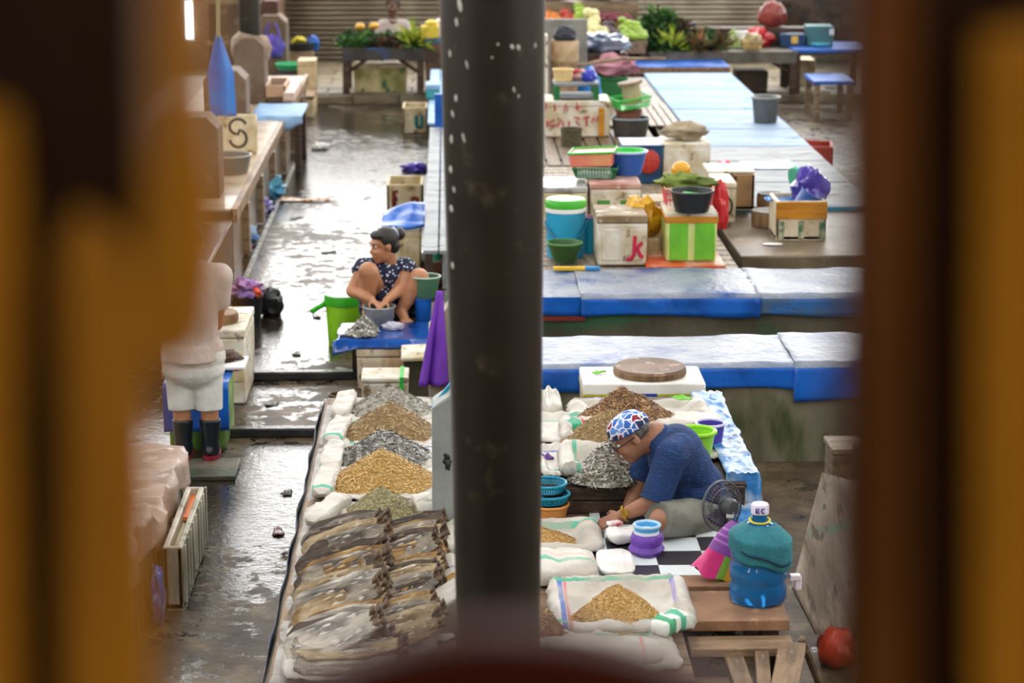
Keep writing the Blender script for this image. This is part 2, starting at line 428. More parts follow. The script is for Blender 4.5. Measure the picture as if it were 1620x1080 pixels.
fret('carved_board', [(1372, -260), (1452, -260), (1452, 1500), (1365, 1500)], VARM, t, YR + .012, .018)
fret('carved_board', [(1560, 60), (2050, 0), (2050, 1500), (1548, 1500), (1550, 600)], VAR, t, YR + .008, .02)
obj('post_foot', MB().box((.02, .03, z1 / 2), (.2, .05, z1)), VARD, t)
obj('handrail', MB().box((.02, .025, 1.68), (.3, .08, .06)), VARM, t, bevel=.01)
obj('upright', MB().box((.06, .045, 1.45), (.16, .022, .5)), VARD, t)
t = thing('railing_boss', 'out of focus rounded red brown railing ornament at the bottom middle', 'railing', (gy(805, 1080, YR).x, YR, zb))
arc = [(805 + 700 * math.sin(a), 1715 - 705 * math.cos(a)) for a in [R(x) for x in range(-60, 61, 5)]]
fret('rounded_board', arc + [(1400, 1600), (210, 1600)], VARR, t, YR + .01, .03)
z1 = gy(805, 1600, YR).z - zb
obj('lower_rail', MB().box((0, .025, z1 / 2), (.34, .04, z1)), VARR, t)

# ------------------------------------------------------------------ concrete counters on the right, under tarpaulins
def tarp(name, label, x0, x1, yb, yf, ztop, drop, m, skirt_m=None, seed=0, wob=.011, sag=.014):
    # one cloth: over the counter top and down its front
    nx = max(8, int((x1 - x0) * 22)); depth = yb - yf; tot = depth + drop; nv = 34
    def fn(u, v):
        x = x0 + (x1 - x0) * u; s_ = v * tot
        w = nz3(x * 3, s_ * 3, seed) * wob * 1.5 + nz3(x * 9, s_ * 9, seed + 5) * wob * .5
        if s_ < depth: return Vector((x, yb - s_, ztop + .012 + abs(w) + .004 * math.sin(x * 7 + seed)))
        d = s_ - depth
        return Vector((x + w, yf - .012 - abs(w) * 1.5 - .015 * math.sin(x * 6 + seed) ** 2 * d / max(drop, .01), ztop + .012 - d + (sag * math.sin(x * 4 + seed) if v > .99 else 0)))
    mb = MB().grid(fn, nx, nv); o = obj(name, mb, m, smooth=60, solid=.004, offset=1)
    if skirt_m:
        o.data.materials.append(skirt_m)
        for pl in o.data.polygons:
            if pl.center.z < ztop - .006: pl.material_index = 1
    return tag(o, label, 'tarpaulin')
Y2f, Y2b = 13.36, 14.12
Y1f, Y1b = 15.40, 16.30
c2 = struct('counter_front', MB().box((2.75, (Y2f + Y2b) / 2, .3), (4.9, Y2b - Y2f, .6)), mat('mossy_concrete', '#8d8772', .5, '#5a5642', 2.2, .5, '#3c4a26', 4, .35, bump=.3, bsc=22, stretch=(1, 1, .4)), smooth=False)
c1 = struct('counter_rear', MB().box((2.75, (Y1f + Y1b) / 2, .3), (4.9, Y1b - Y1f, .6)), mat('green_concrete', '#5d5747', .5, '#3d3a2c', 2.2, .5, '#2f5a3a', 1.6, .4, bump=.3, bsc=22), smooth=False)
TARP_TOP = mat('tarp_top_sheen', '#78839a', .34, '#949aa4', 4, .5, '#2f5190', 2.2, .3, bump=.8, bsc=22, spec=.4)  # pale grey stands for the sky reflected on wet blue cloth
xa = g(1283, 578, .6).x
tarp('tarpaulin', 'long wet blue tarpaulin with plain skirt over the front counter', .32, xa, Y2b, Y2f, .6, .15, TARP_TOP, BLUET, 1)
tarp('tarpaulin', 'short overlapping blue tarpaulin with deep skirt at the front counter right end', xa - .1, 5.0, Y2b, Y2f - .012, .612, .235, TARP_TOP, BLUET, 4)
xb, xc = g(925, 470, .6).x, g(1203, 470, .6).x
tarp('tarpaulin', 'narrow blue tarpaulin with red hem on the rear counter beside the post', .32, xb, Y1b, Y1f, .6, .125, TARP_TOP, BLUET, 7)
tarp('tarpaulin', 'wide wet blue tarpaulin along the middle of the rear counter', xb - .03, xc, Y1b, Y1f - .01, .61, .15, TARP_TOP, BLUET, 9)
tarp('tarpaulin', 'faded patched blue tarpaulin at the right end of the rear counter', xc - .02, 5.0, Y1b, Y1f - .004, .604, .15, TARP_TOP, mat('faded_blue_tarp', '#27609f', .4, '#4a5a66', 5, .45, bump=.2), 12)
obj_ = obj('hem', MB().box(((.32 + xb) / 2, Y1f - .03, .46), (xb - .32, .01, .03)), REDB); obj_.parent = bpy.data.objects['tarpaulin.002']
# stage behind the rear counter and the ledge on the right
struct('counter_stage', MB().box((1.24, 23.05, .28), (1.82, 13.4, .56)), CONCD, smooth=False)
lx = g(1172, 400, .6).x
struct('counter_ledge', MB().box(((lx + 3.62) / 2, (17.0 + 29.2) / 2, .29), (3.62 - lx, 12.2, .58)), mat('brown_concrete', '#7a6a55', .45, '#564938', 2, .5, '#8f826d', 6, .25, bump=.3, bsc=22), bevel=.015, smooth=False)
# left counter: tiled far part and plank-topped near part
TILE = mat('worn_cream_tile', '#cdb9a0', .3, '#a8927a', 3, .4, vary=.08, coat=.3)
lc = struct('counter_left', MB().box((-2.7, 24.4, .285), (1.7, 10.4, .57)), mat('brown_wet_concrete', '#6e5d49', .4, '#463a2d', 2.5, .5, bump=.3, bsc=22), smooth=False)
tm = MB().box((0, 0, 0), (.39, .59, .02)).mesh('tile', False); tm.materials.append(TILE)
for i in range(3):
    for j in range(17):
        obj('tile', tm, None, lc, bevel=.004, loc=(-2.05 - i * .4, 19.5 + j * .6, .58))
obj('edge_beam', MB().box((-1.84, 24.4, .53), (.06, 10.4, .12)), mat('edge_beam', '#9a7c5c', .45, '#6f573f', 4, .5, stretch=(4, 1, 4), bump=.2), lc, bevel=.008)
for j in range(6):
    obj('rib', MB().box((-1.83, 20.2 + j * 1.6, .25), (.08, .14, .46)), WOODX, lc, bevel=.006)
lc2 = struct('counter_left_near', MB().box((-2.6, 17.55, .24), (1.5, 3.2, .48)), DARKW, smooth=False)
PLK = mat('wet_dark_plank', '#5d4632', .18, '#3a2a1c', 4, .5, bump=.25, bsc=20, stretch=(6, 1, 6), coat=.5)
for i in range(3):
    obj('plank', MB().box((-1.98 - i * .29, 17.55, .5), (.26, 3.24, .045)), PLK, lc2, bevel=.006)
# ================================================================== builders of things
def strokes(parent, name, lines, r, y, m, flat=.25):
    for ln in lines:                       # one painted stroke, one part
        k = MB().tube([(x, 0, z) for x, z in ln], r, 6)
        for p in k.v: p.y *= flat
        obj(name, k, m, parent, loc=(0, y, 0))
def cooler(name, label, x0, x1, yb, yt, z0, d, body=STY, lid=STY, lidh=.05, panels=None, pm=None, rz=0., cat='cooler box', over=.006, group=None):
    cx, yf, w, h = bxp(x0, x1, yb, yt, z0)
    t = thing(name, label, cat, (cx, yf + d / 2, z0), rz, group)
    bh = h - lidh
    obj('body', MB().box((0, 0, bh / 2), (w, d, bh), taper=.97), body, t, bevel=.014)
    if lid is not None: obj('lid', MB().box((0, 0, bh + lidh / 2 + .001), (w + over, d + over, lidh)), lid, t, bevel=.012)
    t['dims'] = (w, d, h); t['bh'] = bh
    if panels:
        for (a, b_, c, e) in panels:      # embossed panels on the front, as shares of width and body height
            obj('panel', MB().box(((a + b_) / 2 * w - w / 2, -d / 2 - .001 + .003, (c + e) / 2 * bh), ((b_ - a) * w, .012, (e - c) * bh)), pm or body, t, bevel=.005)
    return t
def open_box(name, label, x0, x1, yb, yt, z0, d, m, cat='crate', wall=.03, rz=0.):
    cx, yf, w, h = bxp(x0, x1, yb, yt, z0)
    t = thing(name, label, cat, (cx, yf + d / 2, z0), rz)
    obj('bottom', MB().box((0, 0, .015), (w, d, .03)), m, t)
    for nm, c, s in (('front_wall', (0, -d / 2 + wall / 2, h / 2), (w, wall, h)), ('back_wall', (0, d / 2 - wall / 2, h / 2), (w, wall, h)),
                     ('side_wall', (-w / 2 + wall / 2, 0, h / 2), (wall, d, h - .002)), ('side_wall', (w / 2 - wall / 2, 0, h / 2), (wall, d, h - .002))):
        obj(nm, MB().box(c, s), m, t, bevel=.008)
    t['dims'] = (w, d, h)
    return t
def lbowl(rt, rb, h, th=.006):            # outline of an open vessel
    return [(0, 0), (rb, 0), (rb + (rt - rb) * .5, h * .5), (rt, h), (rt - th, h), (rb + (rt - rb) * .5 - th, h * .5), (rb - th, th), (0, th)]
def vessel(name, label, cat, x0, x1, yb, yt, z0, m, rimm=None, taper=.75, handle=None, rimr=.008, flare=0., group=None, fill=None):
    # stands at z0: px extents of the rim, yb the pixel of its base, yt the near side of its rim
    p = g((x0 + x1) / 2, yb, z0); s_ = ppm(p); rt = (x1 - x0) / 2 / s_ - rimr * .5; rb = rt * taper
    h = gy((x0 + x1) / 2, yt, p.y + rb - rt).z - z0
    t = thing(name, label, cat, (p.x, p.y + rb, z0), 0, group)
    obj('body', MB().lathe(lbowl(rt, rb, h), 32), m, t)
    obj('rim', MB().tube([(rt * math.cos(a), rt * math.sin(a), h) for a in [2 * math.pi * i / 36 for i in range(36)]], rimr, 7, True), rimm or m, t)
    if fill: obj('contents', MB().lathe([(0, h * .8), (rt * .5, h * .82), (rt * .93, h * .78)], 24), fill, t, solid=.004)
    if handle:
        pts = [(rt * math.cos(a) * 1.03, -rt * .25 * math.sin(a) - .01, h - handle * rt * math.sin(a)) for a in [math.pi * i / 14 for i in range(15)]]
        obj('handle', MB().tube(pts, .005, 6), GREYP, t)
    t['dims'] = (rt, rb, h)
    return t
def basket(name, label, cat, x0, x1, yb, yt, z0, d, m, rimm=None, rz=0., tilt=0., n=14, rows=4, taper=.85):
    # rectangular plastic basket with open lattice walls
    cx, yf, w, h = bxp(x0, x1, yb, yt, z0); t = thing(name, label, cat, (cx, yf + d / 2, z0), rz, None, 0, tilt)
    wall = MB()
    def ring(z):
        k = taper + (1 - taper) * z / h; a, b_ = w / 2 * k, d / 2 * k; return [(-a, -b_, z), (a, -b_, z), (a, b_, z), (-a, b_, z)]
    lo, hi = ring(.004), ring(h)
    for i in range(4):
        a0, b0, a1, b1 = Vector(lo[i]), Vector(lo[(i + 1) % 4]), Vector(hi[i]), Vector(hi[(i + 1) % 4])
        for k in range(n + 1): wall.tube([a0.lerp(b0, k / n), a1.lerp(b1, k / n)], .0032, 4)
    for j in range(rows + 1):
        q = ring(.004 + (h - .004) * j / rows); wall.tube(q, .004, 4, True)
    obj('lattice_wall', wall, m, t); obj('bottom', MB().box((0, 0, .003), (w * taper, d * taper, .006)), m, t)
    q = ring(h); obj('rim', MB().tube(q, .009, 6, True), rimm or m, t)
    t['dims'] = (w, d, h); return t
def crumple(name, label, cat, c, r, m, amp=.5, fr=2.6, seed=0., n=26, k=16, group=None, rz=0.):
    mb = MB().ell((0, 0, r[2] * .75), r, n, k, None, amp, fr, seed, -r[2] * .75)
    o = obj(name, mb, m, None, smooth=80 if cat == 'cloth' else 30, loc=c, rot=(0, 0, rz)); return tag(o, label, cat, group)
def bits(mb, surf, n, ln, wd, seed, jitter=.6):
    rnd = random.Random(seed)
    for _ in range(n):
        r = math.sqrt(rnd.random()) * .99; a = rnd.random() * 2 * math.pi
        p, nrm = surf(r, a)
        d = Vector((rnd.gauss(0, 1), rnd.gauss(0, 1), rnd.gauss(0, .5))); d = (d - nrm * d.dot(nrm) * (1 - jitter * .5)).normalized()
        s_ = d.cross(nrm)
        if s_.length < .1: s_ = d.orthogonal()
        s_.normalize(); q = d.cross(s_)
        l = ln * rnd.uniform(.6, 1.25); w = wd * rnd.uniform(.7, 1.3); p = p + nrm * (w * .6)
        b1 = q * (l * rnd.uniform(-.12, .18))
        mb.add([p - d * l / 2, p + s_ * w / 2 + b1, p - s_ * w / 2 + b1, p + q * w * .45 + b1, p + d * l / 2], [(0, 1, 3), (0, 3, 2), (0, 2, 1), (4, 3, 1), (4, 2, 3), (4, 1, 2)])
def heap(name, label, xl, xr, yfr, ypk, z0, m, n=1500, ln=.04, wd=.007, asp=.85, seed=1, sharp=1.15, xpk=None):
    p = g((xl + xr) / 2, yfr, z0); s_ = ppm(p); rx = (xr - xl) / 2 / s_ * 1.1; ry = rx * asp
    cy = p.y + ry * .95; h = gy((xl + xr) / 2, ypk, cy).z - z0
    ox = ((xpk or (xl + xr) / 2) - (xl + xr) / 2) / s_
    def pos(r, a):
        k = (1 - r ** sharp) ; k = k * (1 + .12 * nz3(math.cos(a) * r * 3, math.sin(a) * r * 3, seed)) ; e = 1 + .08 * nz3(math.cos(a) * 1.5, math.sin(a) * 1.5, seed + 9)
        return Vector((rx * r * math.cos(a) * e + ox * (1 - r), ry * r * math.sin(a) * e, max(h * k, 0) + .002))
    def surf(r, a):
        q = pos(r, a); e = .03
        u = pos(min(r + e, 1.03), a) - pos(max(r - e, 0), a); v = pos(r, a + .06) - pos(r, a - .06)
        nn = v.cross(u); 
        if nn.length < 1e-9: nn = Vector((0, 0, 1))
        nn.normalize()
        return q, (nn if nn.z > 0 else -nn)
    mb = MB(); nr, na = 10, 36
    vs = [pos(0, 0)] + [pos(j / nr, 2 * math.pi * i / na) for j in range(1, nr + 1) for i in range(na)]
    fs = [(0, 1 + i, 1 + (i + 1) % na) for i in range(na)] + [(1 + (j - 1) * na + i, 1 + j * na + i, 1 + j * na + (i + 1) % na, 1 + (j - 1) * na + (i + 1) % na) for j in range(1, nr) for i in range(na)]
    mb.add(vs, fs); bits(mb, surf, n, ln, wd, seed)
    o = obj(name, mb.mesh(name, False), m, None, loc=(p.x, cy, z0)); o['kind'] = 'stuff'
    o['label'] = label; o['category'] = 'dried fish heap'
    return o, rx, ry
SACKS = {}
def sackmat(key, stripes, base='#cdc8be'):
    return mat('woven_sack_' + key, base, .5, '#b3aca0', 5, .4, stripes=stripes, bump=.2, bsc=120)
def sack(label, cx, cy, w, l, z, m, rim=.06, seed=1, rz=0., name='woven_sack', inner=.68):
    # an emptied sack turned down around its heap: flat bed with a swollen rolled rim
    def fn(u, v):
        u = u * 2 - 1; v = v * 2 - 1; e = max(abs(u), abs(v)); c = math.hypot(u, v)
        k = 1 / max(1, (c / 1.18) ** .5)
        t = max(0, (e - inner) / (1 - inner)); zz = rim * math.sin(math.pi * min(t * .88, 1)) * (1 + .5 * nz3(u * 2, v * 2, seed))
        w_ = nz3(u * 4, v * 4, seed + 3) * .012
        return Vector((u * w / 2 * k + w_, v * l / 2 * k + w_, .004 + max(zz, 0) + abs(nz3(u * 6, v * 6, seed)) * .02 * min(1, t * 3)))
    o = obj(name, MB().grid(fn, 34, 34), m, None, smooth=60, solid=.005, loc=(cx, cy, z), rot=(0, 0, rz), offset=1)
    return tag(o, label, 'sack')
def fold(label, cx, cy, z, w, l, h, m, seed=1, rz=0., name='folded_sack', cat='sack', ry=0., amp=.45):
    def fn(u, v):       # soft flattened bundle: closed pillow
        a = v * 2 * math.pi; ca, sa = math.cos(a), math.sin(a)
        sg = lambda q, e: math.copysign(abs(q) ** e, q)
        uu = u * 2 - 1; e = (1 - abs(uu) ** 6) ** .5 if abs(uu) < 1 else 0
        d = 1 + amp * nz3(uu * 3, ca * 2 + seed, sa * 2) + amp * .5 * nz3(uu * 9, ca * 5 + seed, sa * 5)
        return Vector((uu * w / 2, sg(ca, .35) * l / 2 * (.25 + .75 * e) * (1 + .06 * nz3(uu * 2, seed)), h / 2 + sg(sa, .6) * h / 2 * e * d))
    o = obj(name, MB().grid(fn, 24, 24), m, None, smooth=50, loc=(cx, cy, z), rot=(0, ry, rz)); return tag(o, label, cat)

# ================================================================== left platform: heaps of dried fish
ZP = .40
lp = thing('selling_platform', 'low wooden platform carrying the dried fish heaps left of the post', 'platform', (-.38, 11.0, 0))
obj('deck', MB().box((0, 0, ZP - .03), (.76, 4.9, .05)), WOOD, lp, bevel=.006)
for sx in (-.35, .35):
    for yy in (-2.3, -.8, .8, 2.3): obj('leg', MB().box((sx, yy, ZP / 2 - .03), (.07, .07, ZP - .06)), DARKW, lp)
obj('deck_sheet', MB().grid(lambda u, v: Vector(((u - .5) * .79, (v - .5) * 4.92, ZP - .004 + .008 * nz3(u * 6, v * 30) - .03 * max(0, .04 - u) * 20)), 24, 90), mat('dirty_plastic_sheet', '#a8a49c', .5, '#837d72', 5, .5, '#5f594e', 9, .25, bump=.4, bsc=20), lp, smooth=60, solid=.003)
obj('side_board', MB().box((-.375, 0, ZP - .13), (.03, 4.9, .16)), DARKW, lp)
def cl(u, v):
    y = -2.42 + u * 4.84; d = v * .3
    return Vector((-.40 - .02 * nz3(y * 3, d * 4) - .02 * v, y, ZP - d + .02 * nz3(y * 2, 3)))
obj('side_cloth', MB().grid(cl, 60, 8), mat('dark_blue_grey_cloth', '#4b4c50', .6, '#2f3b5c', 3, .45, '#807b72', 8, .25, bump=.2), lp, smooth=60, solid=.004)
G = dict(s1=[(1, .17, .012, '#59b596'), (1, .14, .006, '#e0a08c')], s2=[(0, -.2, .012, '#59b596'), (0, .2, .008, '#d98c8c')], s3=[(1, -.16, .014, '#4fae8c'), (1, .19, .012, '#6c78b8')])
S1, S2, S3 = (sackmat(k, v) for k, v in G.items())
GREY_F = mat('grey_anchovy', '#8a8578', .5, island=['#6f6a5d', '#8c8677', '#a9a498', '#565146', '#c4c0b4'])
TAN_F = mat('tan_anchovy', '#a88a5c', .55, island=['#9c7d4f', '#b89a6a', '#83683f', '#c8ae80', '#8f7446'])
DARK_F = mat('dark_silver_fish', '#5c5850', .45, island=['#45423c', '#6b675e', '#8f8d86', '#3a352c', '#b9b8b4'])
SHR = mat('orange_dried_shrimp', '#c99a50', .5, island=['#c49c50', '#d4b270', '#b0883c', '#dabe84'])
SHR2 = mat('golden_dried_shrimp', '#d3a24e', .5, island=['#c49a54', '#d4b274', '#ae843e', '#cca462'])
OLV = mat('olive_dried_fry', '#a0976c', .55, island=['#948b5f', '#b0a880', '#857a50', '#c4bc98'])
BRN_F = mat('brown_dried_fish', '#8f6a42', .5, island=['#8a6238', '#a67c50', '#6b4a28', '#b8946a', '#7a5a3a'])
SIL_F = mat('silver_dried_fish', '#7a7362', .4, island=['#5f5744', '#857c66', '#a8a396', '#4a4232', '#d2d0c8'])
for i, (xl, xr, yf, yp, m, lab, sm, n, ln, wd) in enumerate((
        (552, 682, 668, 613, GREY_F, 'heap of grey dried anchovies, farthest on the left platform', S1, 1700, .05, .006),
        (542, 690, 706, 637, TAN_F, 'heap of tan dried anchovies, second farthest on the left platform', S2, 1900, .045, .006),
        (530, 684, 748, 681, DARK_F, 'heap of dark silvery dried fish behind the orange shrimp', S3, 1500, .055, .008),
        (520, 688, 789, 711, SHR, 'big heap of orange dried shrimp on the left platform', S1, 3200, .026, .007),
        (545, 662, 832, 771, OLV, 'heap of olive dried fry just behind the stacked split fish', S3, 2200, .026, .005))):
    o, rx, ry = heap('dried_fish_heap', lab, xl, xr, yf, yp, ZP + .012, m, n, ln, wd, .92, i + 3)
    sack('white woven sack under the ' + lab.replace('heap of ', '').replace('big ', '').split(',')[0].split(' behind')[0].split(' on')[0].split(' just')[0] + ' left of the post', o.location.x - .01, o.location.y, rx * 2.05, ry * 2.1, ZP + .001, sm, .022, i + 2)
# rolled sack edges along the aisle side
for i, (px, py, ln_, an, lab) in enumerate(((545, 650, .4, 86, 'white sack roll beside the grey anchovies'), (535, 692, .36, 84, 'white sack roll beside the tan anchovies'), (527, 733, .36, 88, 'white sack roll beside the dark silvery fish'),
                                        (517, 772, .36, 86, 'white sack roll beside the orange shrimp'), (520, 818, .32, 70, 'white sack roll with red print beside the olive fry'), (672, 812, .2, 100, 'white sack tip standing behind the right stack of split fish'))):
    p = g(px, py, ZP); fold(lab, p.x, p.y, ZP + .005, ln_ * 1.35, .12, .075, S2 if i % 2 else S1, 4 + i, R(an), 'sack_roll', 'sack')
# tin drum at the far corner
vessel('metal_tin', 'brown open metal tin at the far left corner of the platform', 'tin', 520, 556, 690, 628, 0, mat('brown_tin', '#5d4a36', .4, '#3b3226', 5, .4, metal=.4), taper=.97)

# stacks of split dried fish, shingled
FISHM = []
for i, (a, b_, c) in enumerate((('#b8a37e', '#6f5838', '#d0c6b0'), ('#9a9080', '#443c36', '#c8c2b6'), ('#a8824a', '#5f4020', '#c8ac7a'), ('#c6bfb0', '#6f6a66', '#e2ded4'), ('#55463a', '#2a2018', '#8a7658'))):
    FISHM.append(mat('split_fish_%d' % i, a, .5, b_, 7, .4, c, 16, .3, bump=.3, bsc=30, stretch=(1, 4, 4), vary=.15))
TAILM = mat('fish_tail', '#6a5238', .5, '#3f2e1e', 14, .45, '#a07c50', 24, .25, vary=.4)
def fish_mesh(seed):
    rnd = random.Random(seed); L_ = .37; bend = rnd.uniform(.0, .022); b2 = rnd.uniform(-.02, .02)
    def wd(u): return .075 * min(1, (u + .03) * 6) ** .5 * (1 if u < .7 else 1 - (u - .7) * 1.5)
    def fn(u, v):
        x = (u - .5) * L_; y = (v * 2 - 1) * wd(u) * (1 + .08 * nz3(u * 5, v * 3, seed))
        z = bend * (2 * u - 1) ** 2 + b2 * math.sin(3 * u) + .012 * abs(v * 2 - 1) + .008 * nz3(u * 7, v * 5, seed + 2)
        return Vector((x, y, z))
    me = MB().grid(fn, 12, 6).mesh('flesh', 60); me.materials.append(None)
    tl = MB()
    for k in range(-2, 3):
        tl.grid(lambda u, v, k=k: Vector((L_ * .41 + u * .05, k * .011 * (1 + u * .5) + (v - .5) * .014 * (1 + u), bend * .5 + u * .02 + .004 * k * k * u)), 3, 1)
    return me, tl.mesh('tail_fin', 60)
FPR = [fish_mesh(s_) for s_ in range(6)]
for a, b_ in FPR: b_.materials.append(TAILM); a.materials.clear()
def split_fish(loc, rot, k, mi, label, group, sc):
    t = thing('split_dried_fish', label, 'dried fish', loc, 0, group); t.rotation_euler = rot; t.scale = (sc, sc, sc)
    o = obj('flesh', FPR[k][0].copy(), FISHM[mi], t, solid=.012)
    obj('tail_fin', FPR[k][1], None, t, solid=.004)
rnd = random.Random(5)
for colname, xf, nn, lab, y0, y1, sc in (('left', lambda t: 548 - 16 * (1 - t), 33, 'split dried fish in the long left stack beside the aisle', 1018, 842, 1.08),
                                     ('right', lambda t: 640 + 8 * t, 26, 'split dried fish in the right stack beside the post', 1000, 838, .88)):
    for i in range(nn):
        t_ = i / (nn - 1); py = y0 + (y1 - y0) * t_; zz = ZP + .07 + .03 * math.sin(i * .7)
        p = g(xf(t_) + rnd.uniform(-9, 9), py, zz)
        mi = rnd.choice([0, 1, 3, 3, 1, 2, 4]) if t_ < .55 else rnd.choice([0, 2, 4, 4, 1])
        if colname == 'right': mi = rnd.choice([0, 1, 2, 4, 0])
        adj = ('tan', 'grey', 'golden brown', 'pale', 'dark brown')[mi]
        split_fish((p.x, p.y, zz + rnd.uniform(-.012, .012)), (R(44 + rnd.uniform(-7, 7)), R(-15 + rnd.uniform(-5, 3)), R(9 + rnd.uniform(-4, 4))), rnd.randrange(6), mi, adj + ' ' + lab, colname + ' stack of split dried fish', sc)
for i in range(8):
    p = g(545 + rnd.uniform(-15, 15), 1060 - i * 4, ZP + .02)
    split_fish((p.x, p.y, ZP + .02 + i * .006), (R(8), R(-3), R(rnd.uniform(-6, 8))), rnd.randrange(6), rnd.choice([0, 3, 1]), 'split dried fish lying flat at the near end of the left platform', 'flat lying split fish', 1.15)
p = g(570, 1045, ZP); sack('white woven sack under the nearest split dried fish', p.x, p.y + .1, .64, .7, ZP + .001, S1, .02, 21)
p = g(655, 930, ZP); sack('white sack with green stripe under the right stack of split fish', p.x, p.y, .4, 1.5, ZP + .002, S3, .02, 22)

# ================================================================== concrete stubs behind the post
def stub(label, x0, x1, ybot, z0, top_l, top_r, th, m, Y=None):
    a = g(x0, ybot, z0) if Y is None else Vector((0, Y, 0)); Y = a.y; pts = [gy(x0, ybot, Y), gy(x1, ybot, Y), gy(x1, top_r, Y), gy(x0 + (x1 - x0) * .45, top_r, Y), gy(x0, top_l, Y)]
    for q in pts[:2]: q.z = 0
    o = pts[0].copy(); vs = [q - o for q in pts] + [q - o + Vector((0, th, 0)) for q in pts]; k = 5
    fs = [tuple(range(k)), tuple(range(2 * k - 1, k - 1, -1))] + [(i, (i + 1) % k, k + (i + 1) % k, k + i) for i in range(k)]
    ob = obj('concrete_stub', MB().add(vs, fs), m, None, smooth=False, bevel=.012, loc=o); return tag(ob, label, 'concrete block')
GC = mat('grey_painted_concrete', '#9aa09e', .55, '#7e8482', 3, .45, '#b7a898', 8, .2, bump=.15)
stub('nearest rough grey concrete stub at the foot of the post', 681, 800, 1012, ZP, 972, 938, .3, CONC)
stub('tall grey concrete stub with slanted shoulder behind the dried shrimp', 683, 790, 832, ZP, 645, 612, .22, GC)
stub('pale concrete stub hung with a purple cloth', 678, 760, 640, .1, 520, 478, .2, mat('pale_concrete', '#b3a592', .6, '#93836e', 4, .45, bump=.15), 14.2)
# purple cloth
pc = gy(690, 540, 14.17)
def pcl(u, v):
    w = .04 + .15 * v; x = (u - .62) * w + .02 * v * math.sin(u * 9)
    return Vector((x + .03 * (1 - v), -.045 - .03 * math.sin(u * 11) * v, .33 - v * .62))
PCL = tag(obj('purple_cloth', MB().grid(pcl, 16, 20), mat('violet_cloth', '#7d3fc0', .6, '#6a2fae', 5, .4), None, smooth=60, solid=.004, loc=(pc.x, 14.212, pc.z)), 'violet cloth hanging on the pale concrete stub', 'cloth')
p = gy(700, 628, 10.85)
tag(obj('blue_rope', MB().tube([gy(683, 645, 10.98) - p, gy(700, 624, 10.98) - p, gy(714, 606, 10.98) - p], .01, 6), TEALP, None, loc=p), 'blue cord along the slanted shoulder of the tall concrete stub', 'cord')
p = gy(709, 695, 10.9)
tag(obj('paper_slip', MB().grid(lambda u, v: Vector(((u - .5) * .06 + v * .01, -.02 * math.sin(v * 3), .08 - v * .12)), 4, 6), WHITEP, None, solid=.002, loc=(p.x, 10.9, p.z)), 'white paper slip stuck on the tall concrete stub', 'paper')
crumple('black_bag', 'black plastic bag hooked on the tall concrete stub beside the post', 'bag', gy(708, 742, 10.88), (.035, .03, .06), BLACKP, .5, 3, 4)

# ================================================================== right platform: the vendor's stage
rp_ = thing('vendor_platform', 'low wooden platform under the seated vendor and his sacks', 'platform', (.9, 10.9, 0))
PLANKM = mat('worn_plank', '#8f7358', .6, '#6a523a', 4, .45, '#ab9172', 14, .2, bump=.3, bsc=26, stretch=(1, 6, 6), vary=.14)

def plank(x0, x1, y0, y1, z, th=.035, nm='plank', par=rp_, m=PLANKM, rz=0.):
    o = Vector(par.location)
    return obj(nm, MB().box((0, 0, 0), (x1 - x0, y1 - y0, th)), m, par, bevel=.005, loc=Vector(((x0 + x1) / 2, (y0 + y1) / 2, z - th / 2)) - o, rot=(0, 0, rz))
yy = 8.75
while yy < 12.7:
    w = .17 + .03 * random.random()
    plank(.26, 1.0 if yy < 10.0 else 1.5 + .04 * random.random(), yy, yy + w - .008, ZP); yy += w
for xx in (.32, .9, 1.42):
    plank(xx - .04, xx + .04, 8.78 if xx < 1 else 10.06, 12.85, ZP - .04, .1, 'bearer', rp_, DARKW)
for xx, y_ in ((.32, 8.8), (.98, 8.8), (.32, 12.7), (1.42, 12.7), (1.42, 10.12), (.32, 10.7), (1.42, 11.2)):
    obj('leg', MB().box((xx - .9, y_ - 10.9, (ZP - .14) / 2), (.08, .08, ZP - .14)), DARKW, rp_)
# the boards in front of the water bottle
pl_ = thing('board_stack', 'rough wooden boards and pallet under the blue water bottle', 'boards', (1.28, 9.35, 0))
CARD = mat('rough_board', '#9a7355', .7, '#7a5a42', 5, .45, '#b08c6c', 14, .2, bump=.35, bsc=26)
a, b_ = g(1083, 978, ZP), g(1247, 978, ZP)
plank(a.x, b_.x, 9.42, 9.82, ZP + .012, .05, 'board', pl_, CARD)
plank(a.x - .0, b_.x - .08, 9.83, 9.99, ZP + .03, .035, 'board', pl_, CARD, R(-1))
plank(a.x, b_.x, 9.24, 9.40, ZP - .05, .04, 'board', pl_, PLANKM)
for k, (xa_, xb_) in enumerate(((1085, 1142), (1142, 1172), (1176, 1198), (1200, 1242))):
    pa, pb = g(xa_, 1030, .3), g(xb_, 1030, .3)
    if k != 0: plank(pa.x, pb.x, 8.5, 9.3, .30 + .02 * k, .04, 'plank', pl_, WOOD, R(-6 * (k - 1)))
plank(a.x, b_.x, 8.7, 8.84, .22, .05, 'plank', pl_, PLANKM); plank(a.x, b_.x - .2, 9.0, 9.12, .27, .04, 'plank', pl_, PLANKM)
for xx in (a.x + .04, b_.x - .05):
    for y_ in (8.75, 9.3, 9.72): obj('block', MB().box((xx - 1.28, y_ - 9.35, .11 if y_ < 9 else .17), (.08, .1, .2 if y_ < 9 else .34)), DARKW, pl_)

